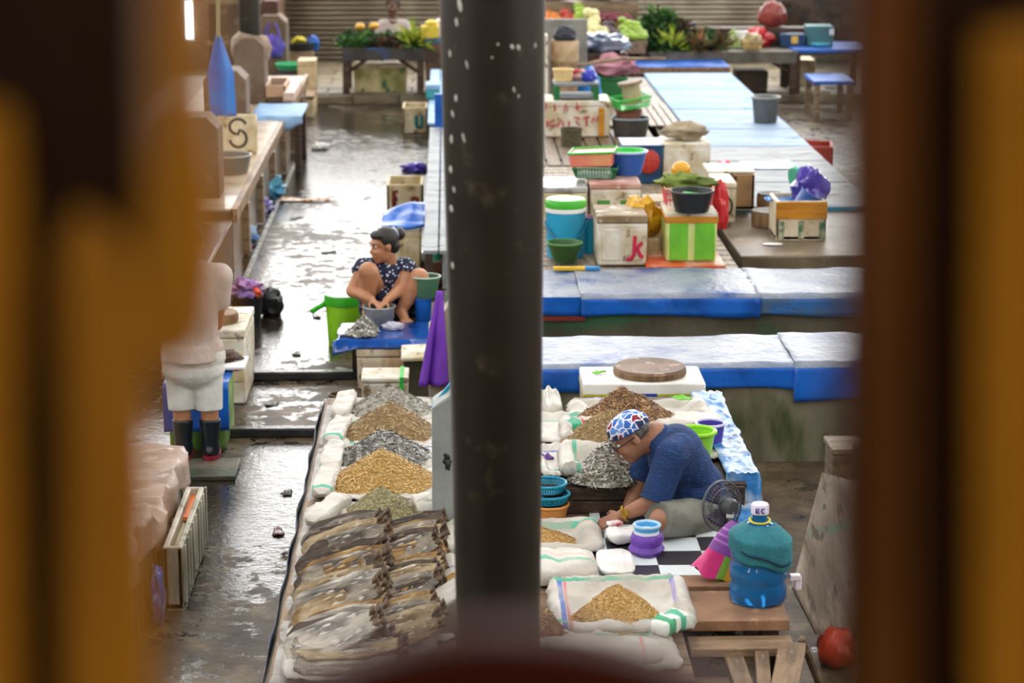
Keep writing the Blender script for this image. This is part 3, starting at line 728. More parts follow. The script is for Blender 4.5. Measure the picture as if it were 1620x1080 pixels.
# near shrimp sack and others along the post
p = g(985, 985, ZP); sack('white woven sack with blue and green stripes under the nearest shrimp heap', p.x, p.y + .14, .64, .66, ZP + .004, sackmat('n', [(0, -.26, .012, '#5b78c0'), (0, -.235, .008, '#d98c8c'), (0, .25, .009, '#8d7cc0'), (1, -.27, .02, '#4fae8c'), (1, .27, .01, '#4fae8c')]), .055, 31, 0, inner=.7)
heap('dried_shrimp_heap', 'heap of golden dried shrimp nearest the camera', 912, 1054, 1004, 926, ZP + .014, SHR2, 3600, .026, .006, .78, 41)
p = g(1060, 1010, ZP); fold('twisted green striped sack corner beside the nearest shrimp', p.x, p.y, ZP + .04, .2, .1, .07, mat('green_striped_sack', '#dfe3dc', .5, stripes=[(0, -.05, .022, '#3fa070'), (0, .03, .02, '#4fae8c')], bump=.2), 8, R(50), 'sack_corner')
p = g(800, 862, ZP); sack('white woven sack under the shrimp heap behind the post', p.x + .08, p.y + .03, .78, .48, ZP + .004, S1, .045, 33)
heap('dried_shrimp_heap', 'heap of golden dried shrimp half hidden by the post', 697, 904, 878, 822, ZP + .014, SHR2, 3200, .026, .006, .62, 43)
p = g(895, 918, ZP); fold('plump folded white sack with green and pink stripes beside the post', p.x - .06, p.y + .04, ZP + .004, .42, .34, .1, sackmat('f', [(1, -.03, .02, '#4fae8c'), (1, .045, .012, '#e2b09c')]), 9)
p = g(740, 945, ZP); sack('white woven sack under the small shrimp heap left of the post', p.x + .05, p.y + .08, .3, .3, ZP + .004, S3, .03, 35)
heap('dried_shrimp_heap', 'small heap of orange shrimp at the left side of the post', 690, 775, 940, 902, ZP + .014, SHR, 1400, .026, .006, .8, 44)
heap('dried_fish_heap', 'small heap of brown dried fish right of the post foot', 838, 892, 1012, 966, ZP + .014, BRN_F, 900, .04, .008, .9, 45)
p = g(905, 1040, ZP); fold('flat white sack lying at the near end of the platform', p.x + .1, p.y + .02, ZP + .003, .6, .3, .04, S2, 12)

# raised crate stage behind the vendor with three heaps
ZS = ZP + .15
cr_ = thing('wooden_crate', 'long dark wooden crate under the heaps behind the vendor', 'crate', (.98, 12.1, ZP))
yf_ = g(960, 812, ZP).y
for k in range(2): obj('front_board', MB().box((0, yf_ - 12.1 - .001, .035 + k * .072), (1.02, .025, .068)), DARKW, cr_, bevel=.005)
obj('deck', MB().box((0, (yf_ - 12.1 + .42) / 2, .14), (1.04, .42 - (yf_ - 12.1), .02)), DARKW, cr_)
for sx in (-.5, .5): obj('side_board', MB().box((sx, (yf_ - 12.1 + .4) / 2, .07), (.025, .4 - (yf_ - 12.1), .13)), DARKW, cr_)
p = g(967, 745, ZS); sack('white woven sack turned down around the silver fish behind the vendor', p.x + .02, p.y + .03, .58, .52, ZS + .004, S2, .085, 51, 0, inner=.66)
heap('dried_fish_heap', 'heap of silver dried fish beside the arm of the vendor', 906, 1026, 771, 698, ZS + .012, SIL_F, 1900, .05, .008, .85, 52, 1.1, 972)
p = g(962, 700, ZS); sack('white woven sack under the tan anchovies behind the vendor', p.x + .02, p.y + .12, .55, .4, ZS + .006, S1, .06, 53)
heap('dried_fish_heap', 'heap of fine tan dried anchovies behind the head of the vendor', 892, 1040, 712, 648, ZS + .014, TAN_F, 2600, .03, .005, .6, 54)
p = g(985, 668, ZS); sack('white woven sack under the big brown fish heap by the cooler', p.x + .1, p.y + .12, .8, .42, ZS + .006, S3, .05, 55)
heap('dried_fish_heap', 'tall heap of brown dried fish in front of the white cooler', 905, 1085, 686, 614, ZS + .016, BRN_F, 2600, .05, .008, .5, 56, 1.05, 988)
p = g(1085, 690, ZS); fold('folded white sack with green print between the brown fish and the buckets', p.x + .02, p.y + .12, ZS + .003, .4, .26, .08, S1, 14)
p = g(922, 690, ZS); fold('twisted white sack corner with red and green print by the tan anchovies', p.x - .02, p.y, ZS + .01, .2, .1, .09, sackmat('tw', [(0, -.05, .03, '#39b48c'), (0, .0, .012, '#d0383c')]), 16, R(35), 'sack_corner')
# folded sacks between post and crate
for i, (px, py, w, l, h, lab) in enumerate(((872, 688, .2, .5, .2, 'stack of folded white sacks behind the post near the counter'), (880, 722, .3, .3, .1, 'limp white sack beside the crate left of the silver fish'),
                                          (876, 765, .3, .3, .08, 'grey white sack behind the teal baskets'), (905, 810, .12, .26, .12, 'white sack corner in front of the crate'))):
    p = g(px, py, ZP); fold(lab, p.x - .03, p.y + .1, ZP + .004, w, l, h, S1 if i % 2 else S2, 60 + i, R(8 * i))
crumple('purple_bag', 'dark purple and white plastic bag on the sack by the post', 'bag', g(862, 745, ZP + .09), (.06, .05, .05), mat('purple_white_bag', '#5a2a86', .3, '#e8e4ee', 9, .3), .6, 3, 7)

# emptied sacks spread over the platform boards
for cx_, cy_, w_s, l_s, lab, sd, m_s in ((.64, 12.1, .38, .6, 'spread white sack on the crate behind the post', 81, S1), (.62, 11.45, .36, .6, 'spread white sack on the crate above the teal colanders', 82, S3), (1.36, 11.75, .3, .6, 'spread grey sack below the lime bucket', 83, S2), (.62, 9.05, .66, .5, 'spread white sack at the near edge of the platform', 84, S1)):
    sack(lab, cx_, cy_, w_s, l_s, (ZS if sd != 84 else ZP) + .002, m_s, .02, sd, R(4))
# white cooler with chopping block
t = cooler('white_cooler', 'big white cooler box with a yellow band and chopping block on it', 922, 1113, 765, 606, 0, .42, STY, mat('clean_foam', '#efeee8', .45, '#dad6c8', 4, .4), .075, [(.07, .46, .42, .86), (.54, .93, .42, .86)], mat('clean_foam', '#fff'))
w, d, h = t['dims']; bh = t['bh']
obj('yellow_band', MB().box((0, 0, bh + .002), (w + .01, d + .01, .012)), mat('olive_yellow', '#b5b23a', .4), t)
obj('blue_print', MB().box((.03, -d / 2 - .006, bh + .004), (.09, .004, .016)), mat('blue_ink', '#2b3c98', .5), t)
def block(name, label, x0, x1, ytopc, z0, h, m, group=None):
    p = g((x0 + x1) / 2, ytopc, z0 + h); r = (x1 - x0) / 2 / ppm(p)
    t = thing(name, label, 'chopping block', (p.x, p.y, z0), 0, group)
    obj('block', MB().lathe([(0, 0), (r * .97, 0), (r, .01), (r, h - .01), (r * .97, h), (r * .6, h - .004), (0, h - .008)], 40), m, t)
    obj('bark', MB().lathe([(r + .001, .006), (r + .004, h * .3), (r + .004, h * .7), (r + .001, h - .012)], 40, wob=.004), mat('bark_side', '#8a6c48', .7, '#5e4630', 14, .5, stretch=(1, 1, .2), bump=.4, bsc=40), t)
    return t
ENDG = mat('worn_end_grain', '#7d6450', .6, '#5f4a3a', 7, .45, '#a08a74', 14, .25, bump=.3, bsc=30)
block('chopping_block', 'round worn wooden chopping block on the white cooler lid', 971, 1085, 578, h + .002, .05, ENDG)
def leafthing(label, c, r, m=LEAF, rz=0.):
    def fn(u, v):
        a = (u * 2 - 1); return Vector((a * r, (v * 2 - 1) * r * .6 * (1 - a * a) ** .5 + .001, .012 + .35 * r * nz3(u * 3, v * 3, r * 50)))
    o = obj('green_leaf', MB().grid(fn, 8, 5), m, None, solid=.002, loc=c, rot=(0, 0, rz), smooth=60); return tag(o, label, 'leaf')
leafthing('fresh green leaf lying on the cooler lid left of the chopping block', g(948, 592, h) + Vector((0, 0, .003)), .045, mat('fresh_leaf', '#6fbf3a', .5), R(20))
p = g(1078, 638, ZS + .09); leafthing('fresh green leaf lying on the folded sack by the cooler', p + Vector((0, 0, .02)), .06, mat('fresh_leaf', '#6fbf3a'), R(-15))

# buckets behind the vendor
vessel('lime_bucket', 'lime green bucket behind the back of the vendor', 'bucket', 1071, 1135, 735, 690, ZS + .004, GREENP, None, .74, rimr=.012)
t = vessel('purple_bucket', 'purple bucket with white rim behind the lime bucket', 'bucket', 1101, 1149, 712, 675, ZS + .004, PURP, mat('pale_rim', '#c9c4e6', .4), .8)
# teal colanders on an orange tub beside the post
p = g(872, 820, ZP)
t = vessel('orange_tub', 'orange plastic tub with a teal colander on it beside the post', 'tub', 838, 902, 826, 806, ZP + .002, mat('peach_plastic', '#e8a05a', .4), None, .86)
rt, rb, hh = t['dims']
def colander(label, loc, r, h, m):
    t = thing('colander', label, 'colander', loc); mb = MB(); n = 44
    for i in range(n):
        a = 2 * math.pi * i / n; mb.tube([(r * .8 * math.cos(a), r * .8 * math.sin(a), .004), (r * math.cos(a), r * math.sin(a), h)], .0035, 4)
    for k in range(4):
        q = r * (.8 + .2 * k / 3); mb.tube([(q * math.cos(a), q * math.sin(a), .004 + (h - .004) * k / 3) for a in [2 * math.pi * i / 40 for i in range(40)]], .003, 4, True)
    obj('lattice_wall', mb, m, t); obj('bottom', MB().lathe([(0, .002), (r * .8, .002), (r * .8, .007), (0, .007)], 36), m, t)
    obj('rim', MB().tube([(r * math.cos(a), r * math.sin(a), h) for a in [2 * math.pi * i / 40 for i in range(40)]], .008, 6, True), m, t)
z_ = ZP + .002 + hh + .009
colander('lower teal plastic colander resting on the orange tub', (t.location.x, t.location.y, z_), rt * 1.04, .045, TEALP)
colander('upper teal plastic colander stacked over the orange tub', (t.location.x - .01, t.location.y + .01, z_ + .055), rt * 1.0, .045, TEALP)

# chequered mat and what lies on it
def mat_checker():
    m = mat('chequered_print', '#dfe6e6', .45)
    N = m.node_tree.nodes; L = m.node_tree.links; ck = N.new('ShaderNodeTexChecker'); tc = N.new('ShaderNodeTexCoord'); mp = N.new('ShaderNodeMapping')
    mp.inputs['Scale'].default_value = (1 / .225, 1 / .21, 1); mp.inputs['Location'].default_value = (.12, .3, .5); L.new(tc.outputs['Object'], mp.inputs[0]); L.new(mp.outputs[0], ck.inputs[0])
    ck.inputs['Scale'].default_value = 1.0; ck.inputs[1].default_value = lin('#d5dedf'); ck.inputs[2].default_value = lin('#221f27'); L.new(ck.outputs[0], N['Principled BSDF'].inputs['Base Color']); return m
a, b_ = g(948, 918, ZP), g(1165, 918, ZP)
mx, my0, my1 = (a.x + b_.x) / 2, a.y, 11.35
tag(obj('chequered_mat', MB().grid(lambda u, v: Vector(((u - .5) * (b_.x - a.x) + (v - .5) * .06, (v - .5) * (my1 - my0), .006 + .006 * abs(nz3(u * 5, v * 5)))), 20, 20), mat_checker(), None, solid=.004, smooth=60, loc=(mx, (my0 + my1) / 2, ZP + .002)), 'black and white chequered mat in front of the vendor', 'mat')
p = g(975, 905, ZP); fold('folded white plastic sheet on the chequered mat corner', p.x, p.y + .06, ZP + .016, .18, .34, .03, mat('white_sheet', '#e9e7e4', .4, '#d4d0c8', 5, .4), 71, 0, 'plastic_sheet', 'sheet')
p = g(985, 862, ZP); fold('small white bag of goods being handled by the vendor', p.x + .02, p.y + .02, ZP + .016, .2, .14, .06, mat('white_sheet', '#fff'), 72, R(15), 'plastic_bag', 'bag')
p = g(972, 843, ZP + .03); fold('red and white packet under the hand of the vendor', p.x, p.y, ZP + .07, .08, .05, .02, mat('red_white_packet', '#f0ece8', .4, '#b02030', 12, .45), 73, R(20), 'packet', 'packet')
# blue tin in a purple bag
t = vessel('blue_tin', 'pale blue tin wrapped in a purple bag on the chequered mat', 'tin', 1003, 1046, 880, 836, ZP + .012, mat('blue_tin', '#4aa5df', .35), mat('pale_tin_rim', '#a9cfe8', .35), .98, fill=mat('dark_paste', '#4f3f33', .5))
rt, rb, hh = t['dims']
obj('purple_wrap', MB().lathe([(rt * 1.25, 0), (rt * 1.42, .02), (rt * 1.2, hh * .3), (rt * 1.3, hh * .5), (rt * 1.16, hh * .68), (rt * 1.03, hh * .72), (rt * 1.02, hh * .6)], 40, wob=.07), mat('purple_bag', '#6b3aa8', .4, '#552a90', 6, .4, bump=.4, bsc=24), t)
obj('label_print', MB().lathe([(rt * 1.002, hh * .7), (rt * 1.004, hh * .72), (rt * 1.004, hh * .8), (rt * 1.002, hh * .82)], 32), mat('tin_label', '#e9eef2', .4, '#d04040', 12, .2), t)

# water bottle
BLUEW = mat('blue_bottle', '#1f86cf', .08, trans=.55, c2='#1670b5', sc=3, amt=.4)
p = g(1200, 952, ZP + .012); zb_ = ZP + .014; rj = 46 / ppm(p)
t = thing('water_bottle', 'big blue water bottle draped with a teal cloth', 'bottle', (p.x, p.y + .03, zb_))
ZJ = .88
pr = [(0, 0), (rj * .9, 0), (rj, .02), (rj * .99, .075), (rj * .93, .095), (rj * .93, .115), (rj, .135), (rj * .99, .19), (rj * .93, .205), (rj * .93, .222), (rj, .24), (rj, .3), (rj * .88, .36), (rj * .55, .4), (rj * .26, .42), (rj * .24, .47)]
t.scale = (1, 1, ZJ)
obj('body', MB().lathe(pr, 44), BLUEW, t)
obj('cap', MB().lathe([(0, .462), (rj * .31, .462), (rj * .31, .505), (rj * .27, .512), (0, .512)], 28), mat('cap_lilac', '#d9d2e8', .4), t)
strokes(t, 'cap_lettering', [[(-.022, .472), (-.022, .498), (-.010, .497), (-.010, .486), (-.022, .485), (-.008, .472)], [(.016, .496), (.004, .494), (.002, .484), (.006, .474), (.016, .473)]], .0035, -rj * .312, mat('violet_ink', '#3a2a90', .5))
def tw(u, v):
    a = u * 2 * math.pi; z = .405 - v * (.165 + .045 * math.cos(a + .6) + .012 * math.sin(a * 5)); k = (.45 + .62 * min(1, v * 2.4) ** .8) if v < .42 else 1.03
    r_ = rj * (k + .018 * math.sin(a * 7) * v + .07 * max(0, math.cos(a)) * v); return Vector((r_ * math.cos(a) + .004, r_ * math.sin(a), z))
obj('teal_cloth', MB().grid(tw, 56, 18), mat('teal_towel', '#2b7b86', .85, '#236a78', 12, .45, bump=.4, bsc=90), t, smooth=60, solid=.006, offset=1)
obj('cloth_band', MB().grid(lambda u, v: tw(.62 + u * .3, .62 + .08 * v + .2 * u) * 1.0 + Vector((0, -.012, 0)), 16, 2), mat('teal_dark', '#123f57', .85), t, solid=.004, offset=1)
obj('yellow_string', MB().tube([(rj * .34 * math.cos(a), rj * .34 * math.sin(a), .425 + .006 * math.sin(a)) for a in [2 * math.pi * i / 20 for i in range(20)]], .006, 6, True), mat('yellow_cord', '#c9c23a', .6), t)
obj('tap', MB().box((rj + .03, -.03, .13), (.05, .04, .03)).box((rj + .045, -.03, .1), (.03, .03, .07)), mat('pale_pink_plastic', '#e8dde4', .4), t, bevel=.005)
# colourful bag beside the bottle
p = g(1128, 915, ZP + .05)
def cb(u, v):
    a = u * 2 * math.pi; r_ = .085 * (1 - v) ** .7 + .02; sq = .55
    return Vector((r_ * math.cos(a) * (1 + .1 * math.sin(3 * a + v * 5)) , r_ * sq * math.sin(a) + .02 * v, .005 + v * .27 + .012 * math.sin(4 * a) * (1 - v)))
tag(obj('striped_bag', MB().grid(cb, 36, 18).lathe([(0, .004), (.09, .006)], 20, sy=.55), mat('rainbow_bag', '#d8317e', .35, stripes=[(0, .03, .022, '#7fae3a'), (0, .075, .03, '#d8a02a'), (2, .21, .09, '#8a4aa0'), (2, .17, .005, '#b878c0'), (2, .2, .005, '#b878c0'), (2, .23, .005, '#b878c0')], bump=.5, bsc=16), None, smooth=60, loc=(p.x + .0, 9.93, ZP + .045), rot=(0, R(24), 0)), 'pink, purple and green plastic bag leaning on the water bottle', 'bag')

# desk fan
p = gy(1142, 800, 10.35)
t = thing('desk_fan', 'small grey desk fan with a wire cage beside the vendor', 'fan', (p.x + .02, 10.35, ZP + .012))
fz = p.z - ZP - .012; fr = 40 / ppm(p); CG = mat('cage_wire', '#57585c', .4, metal=.5)
M = rm(R(82), 0, R(35))
cg = MB()
for rr, dz in ((fr, 0), (fr * .72, .022), (fr * .72, -.03), (fr * .4, .03), (fr * .4, -.04)):
    cg.tube([M @ Vector((rr * math.cos(a), rr * math.sin(a), dz)) for a in [2 * math.pi * i / 40 for i in range(40)]], .0022 if rr < fr else .005, 5, True)
for i in range(36):
    a = 2 * math.pi * i / 36; c, s_ = math.cos(a), math.sin(a)
    for sg in (1, -1.25): cg.tube([M @ Vector((fr * .15 * c, fr * .15 * s_, .033 * sg)), M @ Vector((fr * .7 * c, fr * .7 * s_, .024 * sg)), M @ Vector((fr * c, fr * s_, 0))], .0013, 4)
obj('cage', cg, CG, t, loc=(-.02, 0, fz))
bl = MB()
for k in range(3):
    a0 = k * 2 * math.pi / 3
    bl.grid(lambda u, v: M @ Vector(((.02 + u * (fr * .82 - .02)) * math.cos(a0 + (v - .5) * 1.3), (.02 + u * (fr * .82 - .02)) * math.sin(a0 + (v - .5) * 1.3), (v - .5) * .03)), 5, 5)
obj('blade', bl, mat('smoky_blade', '#4a3f6a', .25, trans=.5), t, smooth=60, solid=.002, loc=(-.02, 0, fz))
obj('motor', MB().lathe([(0, -.09), (.03, -.088), (.042, -.07), (.042, -.03), (.02, -.02), (0, -.02)], 24, rot=M @ rm(math.pi)), mat('motor_grey', '#3a3c40', .4), t, loc=(-.02, 0, fz))
obj('badge', MB().box(M @ Vector((0, 0, -.0)) + Vector((.03, -.075, -.02)), (.035, .008, .03)), mat('silver_badge', '#c8ccd0', .3), t, loc=(-.02, 0, fz))
obj('stem', MB().tube([(0, .02, .02), (0, .02, fz - .02)], .014, 10), mat('motor_grey', '#3a3c40'), t)
obj('foot', MB().lathe([(0, 0), (.08, 0), (.075, .018), (.02, .03), (0, .03)], 28, (0, .02, 0)), mat('motor_grey', '#3a3c40'), t)

# blue tarp hanging on the right side of the platform
a, b_ = g(1146, 668, ZS), g(1180, 795, ZP)
def bt(u, v):
    y = 12.8 - u * 2.2; q = v
    e = .012 * nz3(y * 5, v * 7) + .012 * nz3(y * 13, v * 11, 4.)
    if v < .5: return Vector((1.40 + .34 * v + .03 * nz3(y * 2, 5.), y, (ZS if y > 11.1 else ZP) + .03 + abs(e) * 1.6))
    return Vector((1.57 + .10 * (v - .5) + e, y, (ZS if y > 11.1 else ZP) + .03 - .6 * (v - .5)))
tag(obj('side_tarp', MB().grid(bt, 60, 24), mat('crumpled_blue_tarp', '#2a78b8', .3, '#b9c6d2', 5, .35, '#1a5088', 9, .3, bump=.5, bsc=14), None, smooth=60, solid=.004), 'crumpled blue and white tarpaulin down the right side of the platform', 'tarpaulin')
p = g(1140, 742, ZP); fold('white sack edge behind the back of the vendor', p.x, p.y + .12, ZP + .004, .12, .4, .16, S1, 75, R(-10))

# leaning sheet, red bag, stick on the right
p = g(1290, 1000, 0)
def ls(u, v):
    pts = [((1252, 930), (1300, 748)), ((1290, 1003), (1345, 760)), ((1350, 1010), (1400, 745))]
    k = u * 2; i = min(int(k), 1); f_ = k - i
    bo = Vector(pts[i][0]).lerp(Vector(pts[i + 1][0]), f_); to = Vector(pts[i][1]).lerp(Vector(pts[i + 1][1]), f_)
    q = bo.lerp(to, v); return gy(q.x, q.y, 9.9 + .35 * v + .12 * u + .02 * math.sin(u * 8 + v * 3))
mbx = MB().grid(ls, 18, 16); o0 = gy(1290, 1000, 9.9)
zmin = min(q.z for q in mbx.v); mbx.v = [q - o0 for q in mbx.v]
tag(obj('leaning_sack', mbx, mat('dirty_woven_sheet', '#a5978a', .6, '#7d6f60', 5, .5, '#5f5446', 11, .3, bump=.5, bsc=24, stretch=(2, 2, .5), stripes=[(2, .42, .02, '#7fa090')]), None, smooth=60, solid=.012, loc=o0), 'dirty white woven sheet leaning upright at the right', 'sheet')
obj('prop', MB().box((o0.x + .3, 10.5, .45), (.08, .08, .9)), DARKW); tag(bpy.data.objects['prop'], 'dark wooden prop behind the leaning sheet', 'post'); bpy.data.objects['prop'].name = 'wooden_prop'
p = gy(1325, 745, 11.2)
t = thing('brown_box', 'brown wooden box standing upright behind the leaning sheet', 'box', (p.x + .08, 11.3, 0))
obj('body', MB().box((0, 0, p.z / 2 + .05), (.22, .25, p.z + .1)), WOOD, t, bevel=.01); obj('lid', MB().box((0, 0, p.z + .11), (.24, .27, .03)), WOODX, t, bevel=.006)
crumple('red_bag', 'orange red plastic bag on the floor at the lower right', 'bag', g(1322, 1050, 0), (.09, .1, .1), mat('red_orange_bag', '#d8482a', .35, '#b03018', 5, .4), .22, 1.8, 3)
a, b_ = g(1268, 1010, .3), g(1296, 1080, .02)
tag(obj('bamboo_stick', MB().tube([(0, 0, 0), (b_ - a) * .5, b_ - a], .018, 8), WOODX, None, loc=a), 'thin wooden stick leaning at the right of the boards', 'stick')
# ================================================================== people
def fused(name, mb, m, parent, voxel=.007, smooth=6, loc=None):
    me = bpy.data.meshes.new(name); me.from_pydata([tuple(p) for p in mb.v], [], mb.f); me.update()
    bm = bmesh.new(); bm.from_mesh(me); bmesh.ops.recalc_face_normals(bm, faces=bm.faces); bm.to_mesh(me); bm.free()
    o = bpy.data.objects.new(name, me); COL.objects.link(o); me.materials.append(m)
    o.parent = parent
    d = o.modifiers.new('fuse', 'REMESH'); d.mode = 'VOXEL'; d.voxel_size = voxel; d.use_smooth_shade = True
    d = o.modifiers.new('soften', 'SMOOTH'); d.factor = .5; d.iterations = smooth
    return o
def frame(f, u):
    f = Vector(f).normalized(); u = Vector(u); u = (u - f * u.dot(f)).normalized(); s_ = f.cross(u)     # s_ = right hand side
    return f, u, s_, Matrix((f, s_, u)).transposed()
def hand(mb, wrist, d, nrm, thumb, L=.17, curl=.9, spread=1.):
    d = Vector(d).normalized(); nrm = Vector(nrm); nrm = (nrm - d * nrm.dot(d)).normalized(); s_ = d.cross(nrm) * thumb; w = Vector(wrist); k = L / .18
    M = Matrix((d, s_, nrm)).transposed()
    mb.ell(w + d * .048 * k, (.055 * k, .041 * k, .018 * k), 14, 9, M)
    for off, ln in ((.030, .070), (.010, .080), (-.010, .075), (-.029, .060)):
        p = w + d * .088 * k + s_ * off * k; a = .15
        for f_, r_ in ((.46, .0088), (.31, .0080), (.23, .0072)):
            dr = d * math.cos(a) + nrm * math.sin(a) + s_ * off * 2 * spread; dr.normalize(); q = p + dr * ln * f_ * k
            mb.cap(p, q, r_ * k, r_ * .93 * k, 8); p = q; a += curl * .62
    p = w + d * .03 * k + s_ * .032 * k; q = p + (d * .55 + s_ * .7 + nrm * .35).normalized() * .042 * k; e = q + (d * .9 + s_ * .15 + nrm * .5).normalized() * .032 * k
    mb.cap(p, q, .013 * k, .0105 * k, 8); mb.cap(q, e, .0105 * k, .0085 * k, 8)
def head(mb, c, f, u, sc=1., jaw=1.):
    f, u, s_, M = frame(f, u); c = Vector(c)
    P_ = lambda a, b_, d: c + (f * a + s_ * b_ + u * d) * sc
    mb.ell(P_(-.008, 0, .03), (.098 * sc, .076 * sc, .088 * sc), 18, 12, M)
    mb.ell(P_(.030, 0, -.045), (.066 * sc, .060 * jaw * sc, .075 * sc), 16, 10, M)
    mb.ell(P_(.060, 0, -.098), (.030 * sc, .028 * sc, .024 * sc), 12, 8, M)
    for b_ in (-1, 1):
        mb.ell(P_(-.004, b_ * .078, -.008), (.020 * sc, .010 * sc, .033 * sc), 12, 8, M)
        mb.ell(P_(.066, b_ * .036, -.03), (.026 * sc, .022 * sc, .024 * sc), 12, 8, M)
    mb.cap(P_(.086, 0, .012), P_(.106, 0, -.028), .009 * sc, .0155 * sc, 10)
    for b_ in (-1, 1): mb.ell(P_(.098, b_ * .012, -.034), .010 * sc, 8, 6)
    mb.ell(P_(.080, 0, .035), (.020 * sc, .052 * sc, .012 * sc), 12, 8, M)
    mb.ell(P_(.088, 0, -.062), (.014 * sc, .026 * sc, .008 * sc), 12, 8, M); mb.ell(P_(.084, 0, -.076), (.014 * sc, .022 * sc, .009 * sc), 12, 8, M)
    return P_, M
WHITE_E = mat('eye_white', '#e8e2d8', .3); IRIS = mat('eye_dark', '#1c120c', .2); LIPS = mat('lips', '#8a4a3c', .5)
def face(parent, P_, M, sc, browm, lipm=LIPS):
    for b_ in (-1, 1):
        e = obj('eye', MB().ell(P_(.082, b_ * .033, .012), (.010 * sc, .015 * sc, .008 * sc), 10, 8, M), WHITE_E, parent)
        obj('iris', MB().ell(P_(.0895, b_ * .033, .011), (.005 * sc, .007 * sc, .007 * sc), 8, 6, M), IRIS, e)
        obj('eyebrow', MB().ell(P_(.092, b_ * .034, .034), (.006 * sc, .021 * sc, .005 * sc), 10, 6, M), browm, parent)
    obj('mouth', MB().ell(P_(.0985, 0, -.069), (.005 * sc, .023 * sc, .004 * sc), 10, 6, M), lipm, parent)

# ---------------- the seated vendor
YM = 10.86
def m_(x, y, dy=0.): return gy(x, y, YM + dy)
o0 = Vector((m_(1095, 830).x, YM, ZP + .01))
t = thing('person', 'seated person in a blue shirt and patterned cap sorting goods', 'person', o0)
def V(x, y, dy=0.): return m_(x, y, dy) - o0
hc = V(999, 690, .0); hf = Vector((-.80, -.14, -.56)); hu = Vector((-.55, -.04, .83))
b = MB()
P_, HM = head(b, hc, hf, hu, .98)
nk = V(1036, 690, .02); b.cap(P_(-.035, 0, -.07), nk, .056, .064)
ch = V(1070, 722, .03); be = V(1100, 775, .05); pe = V(1112, 803, .05)
b.ell(ch, (.12, .17, .15), 16, 12); b.ell(be, (.13, .155, .15)); b.ell(pe, (.15, .17, .13)); b.cap(ch, pe, .12, .14); b.cap(nk, ch, .075, .11)
# near arm
s1, e1, w1 = V(1062, 722, -.16), V(1036, 793, -.20), V(982, 815, -.17)
b.cap(s1, e1, .058, .046); b.cap(e1, e1.lerp(w1, .4), .046, .043); b.cap(e1.lerp(w1, .4), w1, .043, .028)
h1 = (V(952, 828, -.15) - w1); hand(b, w1, h1, (-.1, .55, -.8), -1, .17, 1.0)
# far arm
s2, e2, w2 = V(1026, 722, .20), V(1008, 775, .17), V(985, 822, .06)
b.cap(s2, e2, .055, .045); b.cap(e2, w2, .045, .027)
hand(b, w2, V(962, 838, .0) - w2, (.0, -.5, -.8), 1, .17, 1.0)
# folded legs
for sg in (-1, 1):
    hp = pe + Vector((0, sg * .1, -.02)); kn = V(1046, 818, sg * .30 + .02); kn.z = .10; ft = V(1085, 832, -sg * .02 - .1 * (sg > 0)); ft.z = .055
    b.cap(hp, kn, .085, .062); b.cap(kn, ft, .058, .042); b.ell(ft + Vector((.05, -.03, -.012)), (.1, .042, .035), 12, 8)
fused('body', b, SKIN, t, .0065, 5)
sh = MB(); CL = .016
sh.cap(nk + (ch - nk) * .08, ch, .078, .13); sh.ell(ch, (.145, .19, .165), 16, 12); sh.ell(be, (.15, .178, .17)); sh.ell(pe + Vector((.0, 0, .0)), (.165, .19, .135)); sh.cap(ch, pe, .145, .155)
sh.ell(V(1100, 742, .03), (.09, .16, .13)); sh.ell(V(1048, 705, .02), (.07, .15, .09))
sh.cap(ch + Vector((0, -.1, .06)), s1, .09, .085); sh.tube([s1 + (s1 - e1) * .1, s1.lerp(e1, .5), s1.lerp(e1, .97)], [.085, .078, .077], 16)
sh.cap(ch + Vector((-.05, .1, .05)), s2, .085, .078); sh.tube([s2 + (s2 - e2) * .1, s2.lerp(e2, .35), s2.lerp(e2, .72)], [.078, .074, .072], 16)
SHIRT = mat('blue_knit_shirt', '#0f3468', .8, '#0b2852', 8, .4, '#17457c', 40, .3, bump=.5, bsc=70, stretch=(.6, .6, 2))
shirt = fused('shirt', sh, SHIRT, t, .009, 5)
def ringtube(c, ax, r, th, k=1.): 
    f, u, s_, M = frame(ax, (.1, .3, .9)); return [c + (u * math.cos(a) + s_ * math.sin(a) * k) * r for a in [2 * math.pi * i / 28 for i in range(28)]]
obj('collar', MB().tube(ringtube(nk + (ch - nk) * .02, nk - ch, .068, 0), .014, 7, True), mat('dark_collar', '#10305f', .8), t)
obj('sleeve_hem', MB().tube(ringtube(s1.lerp(e1, .96), e1 - s1, .074, 0), .007, 6, True), mat('dark_collar', '#0d1f3f'), t)
so = MB()
for sg in (-1, 1):
    hp = pe + Vector((0, sg * .1, -.02)); kn = V(1050, 818, sg * .29 + .02); kn.z = .1
    so.tube([hp + (hp - kn) * .2, hp.lerp(kn, .5), hp.lerp(kn, 1.12)], [.115, .1, .09], 16); ft = V(1082, 832, -sg * .02 - .1 * (sg > 0)); ft.z = .06
    so.tube([kn.lerp(ft, .12), kn.lerp(ft, .6)], [.078, .074], 14)
so.ell(pe + Vector((.02, 0, -.04)), (.15, .18, .11))
fused('shorts', so, mat('grey_shorts', '#85857b', .85, '#66675d', 7, .45, bump=.9, bsc=14), t, .009, 5)
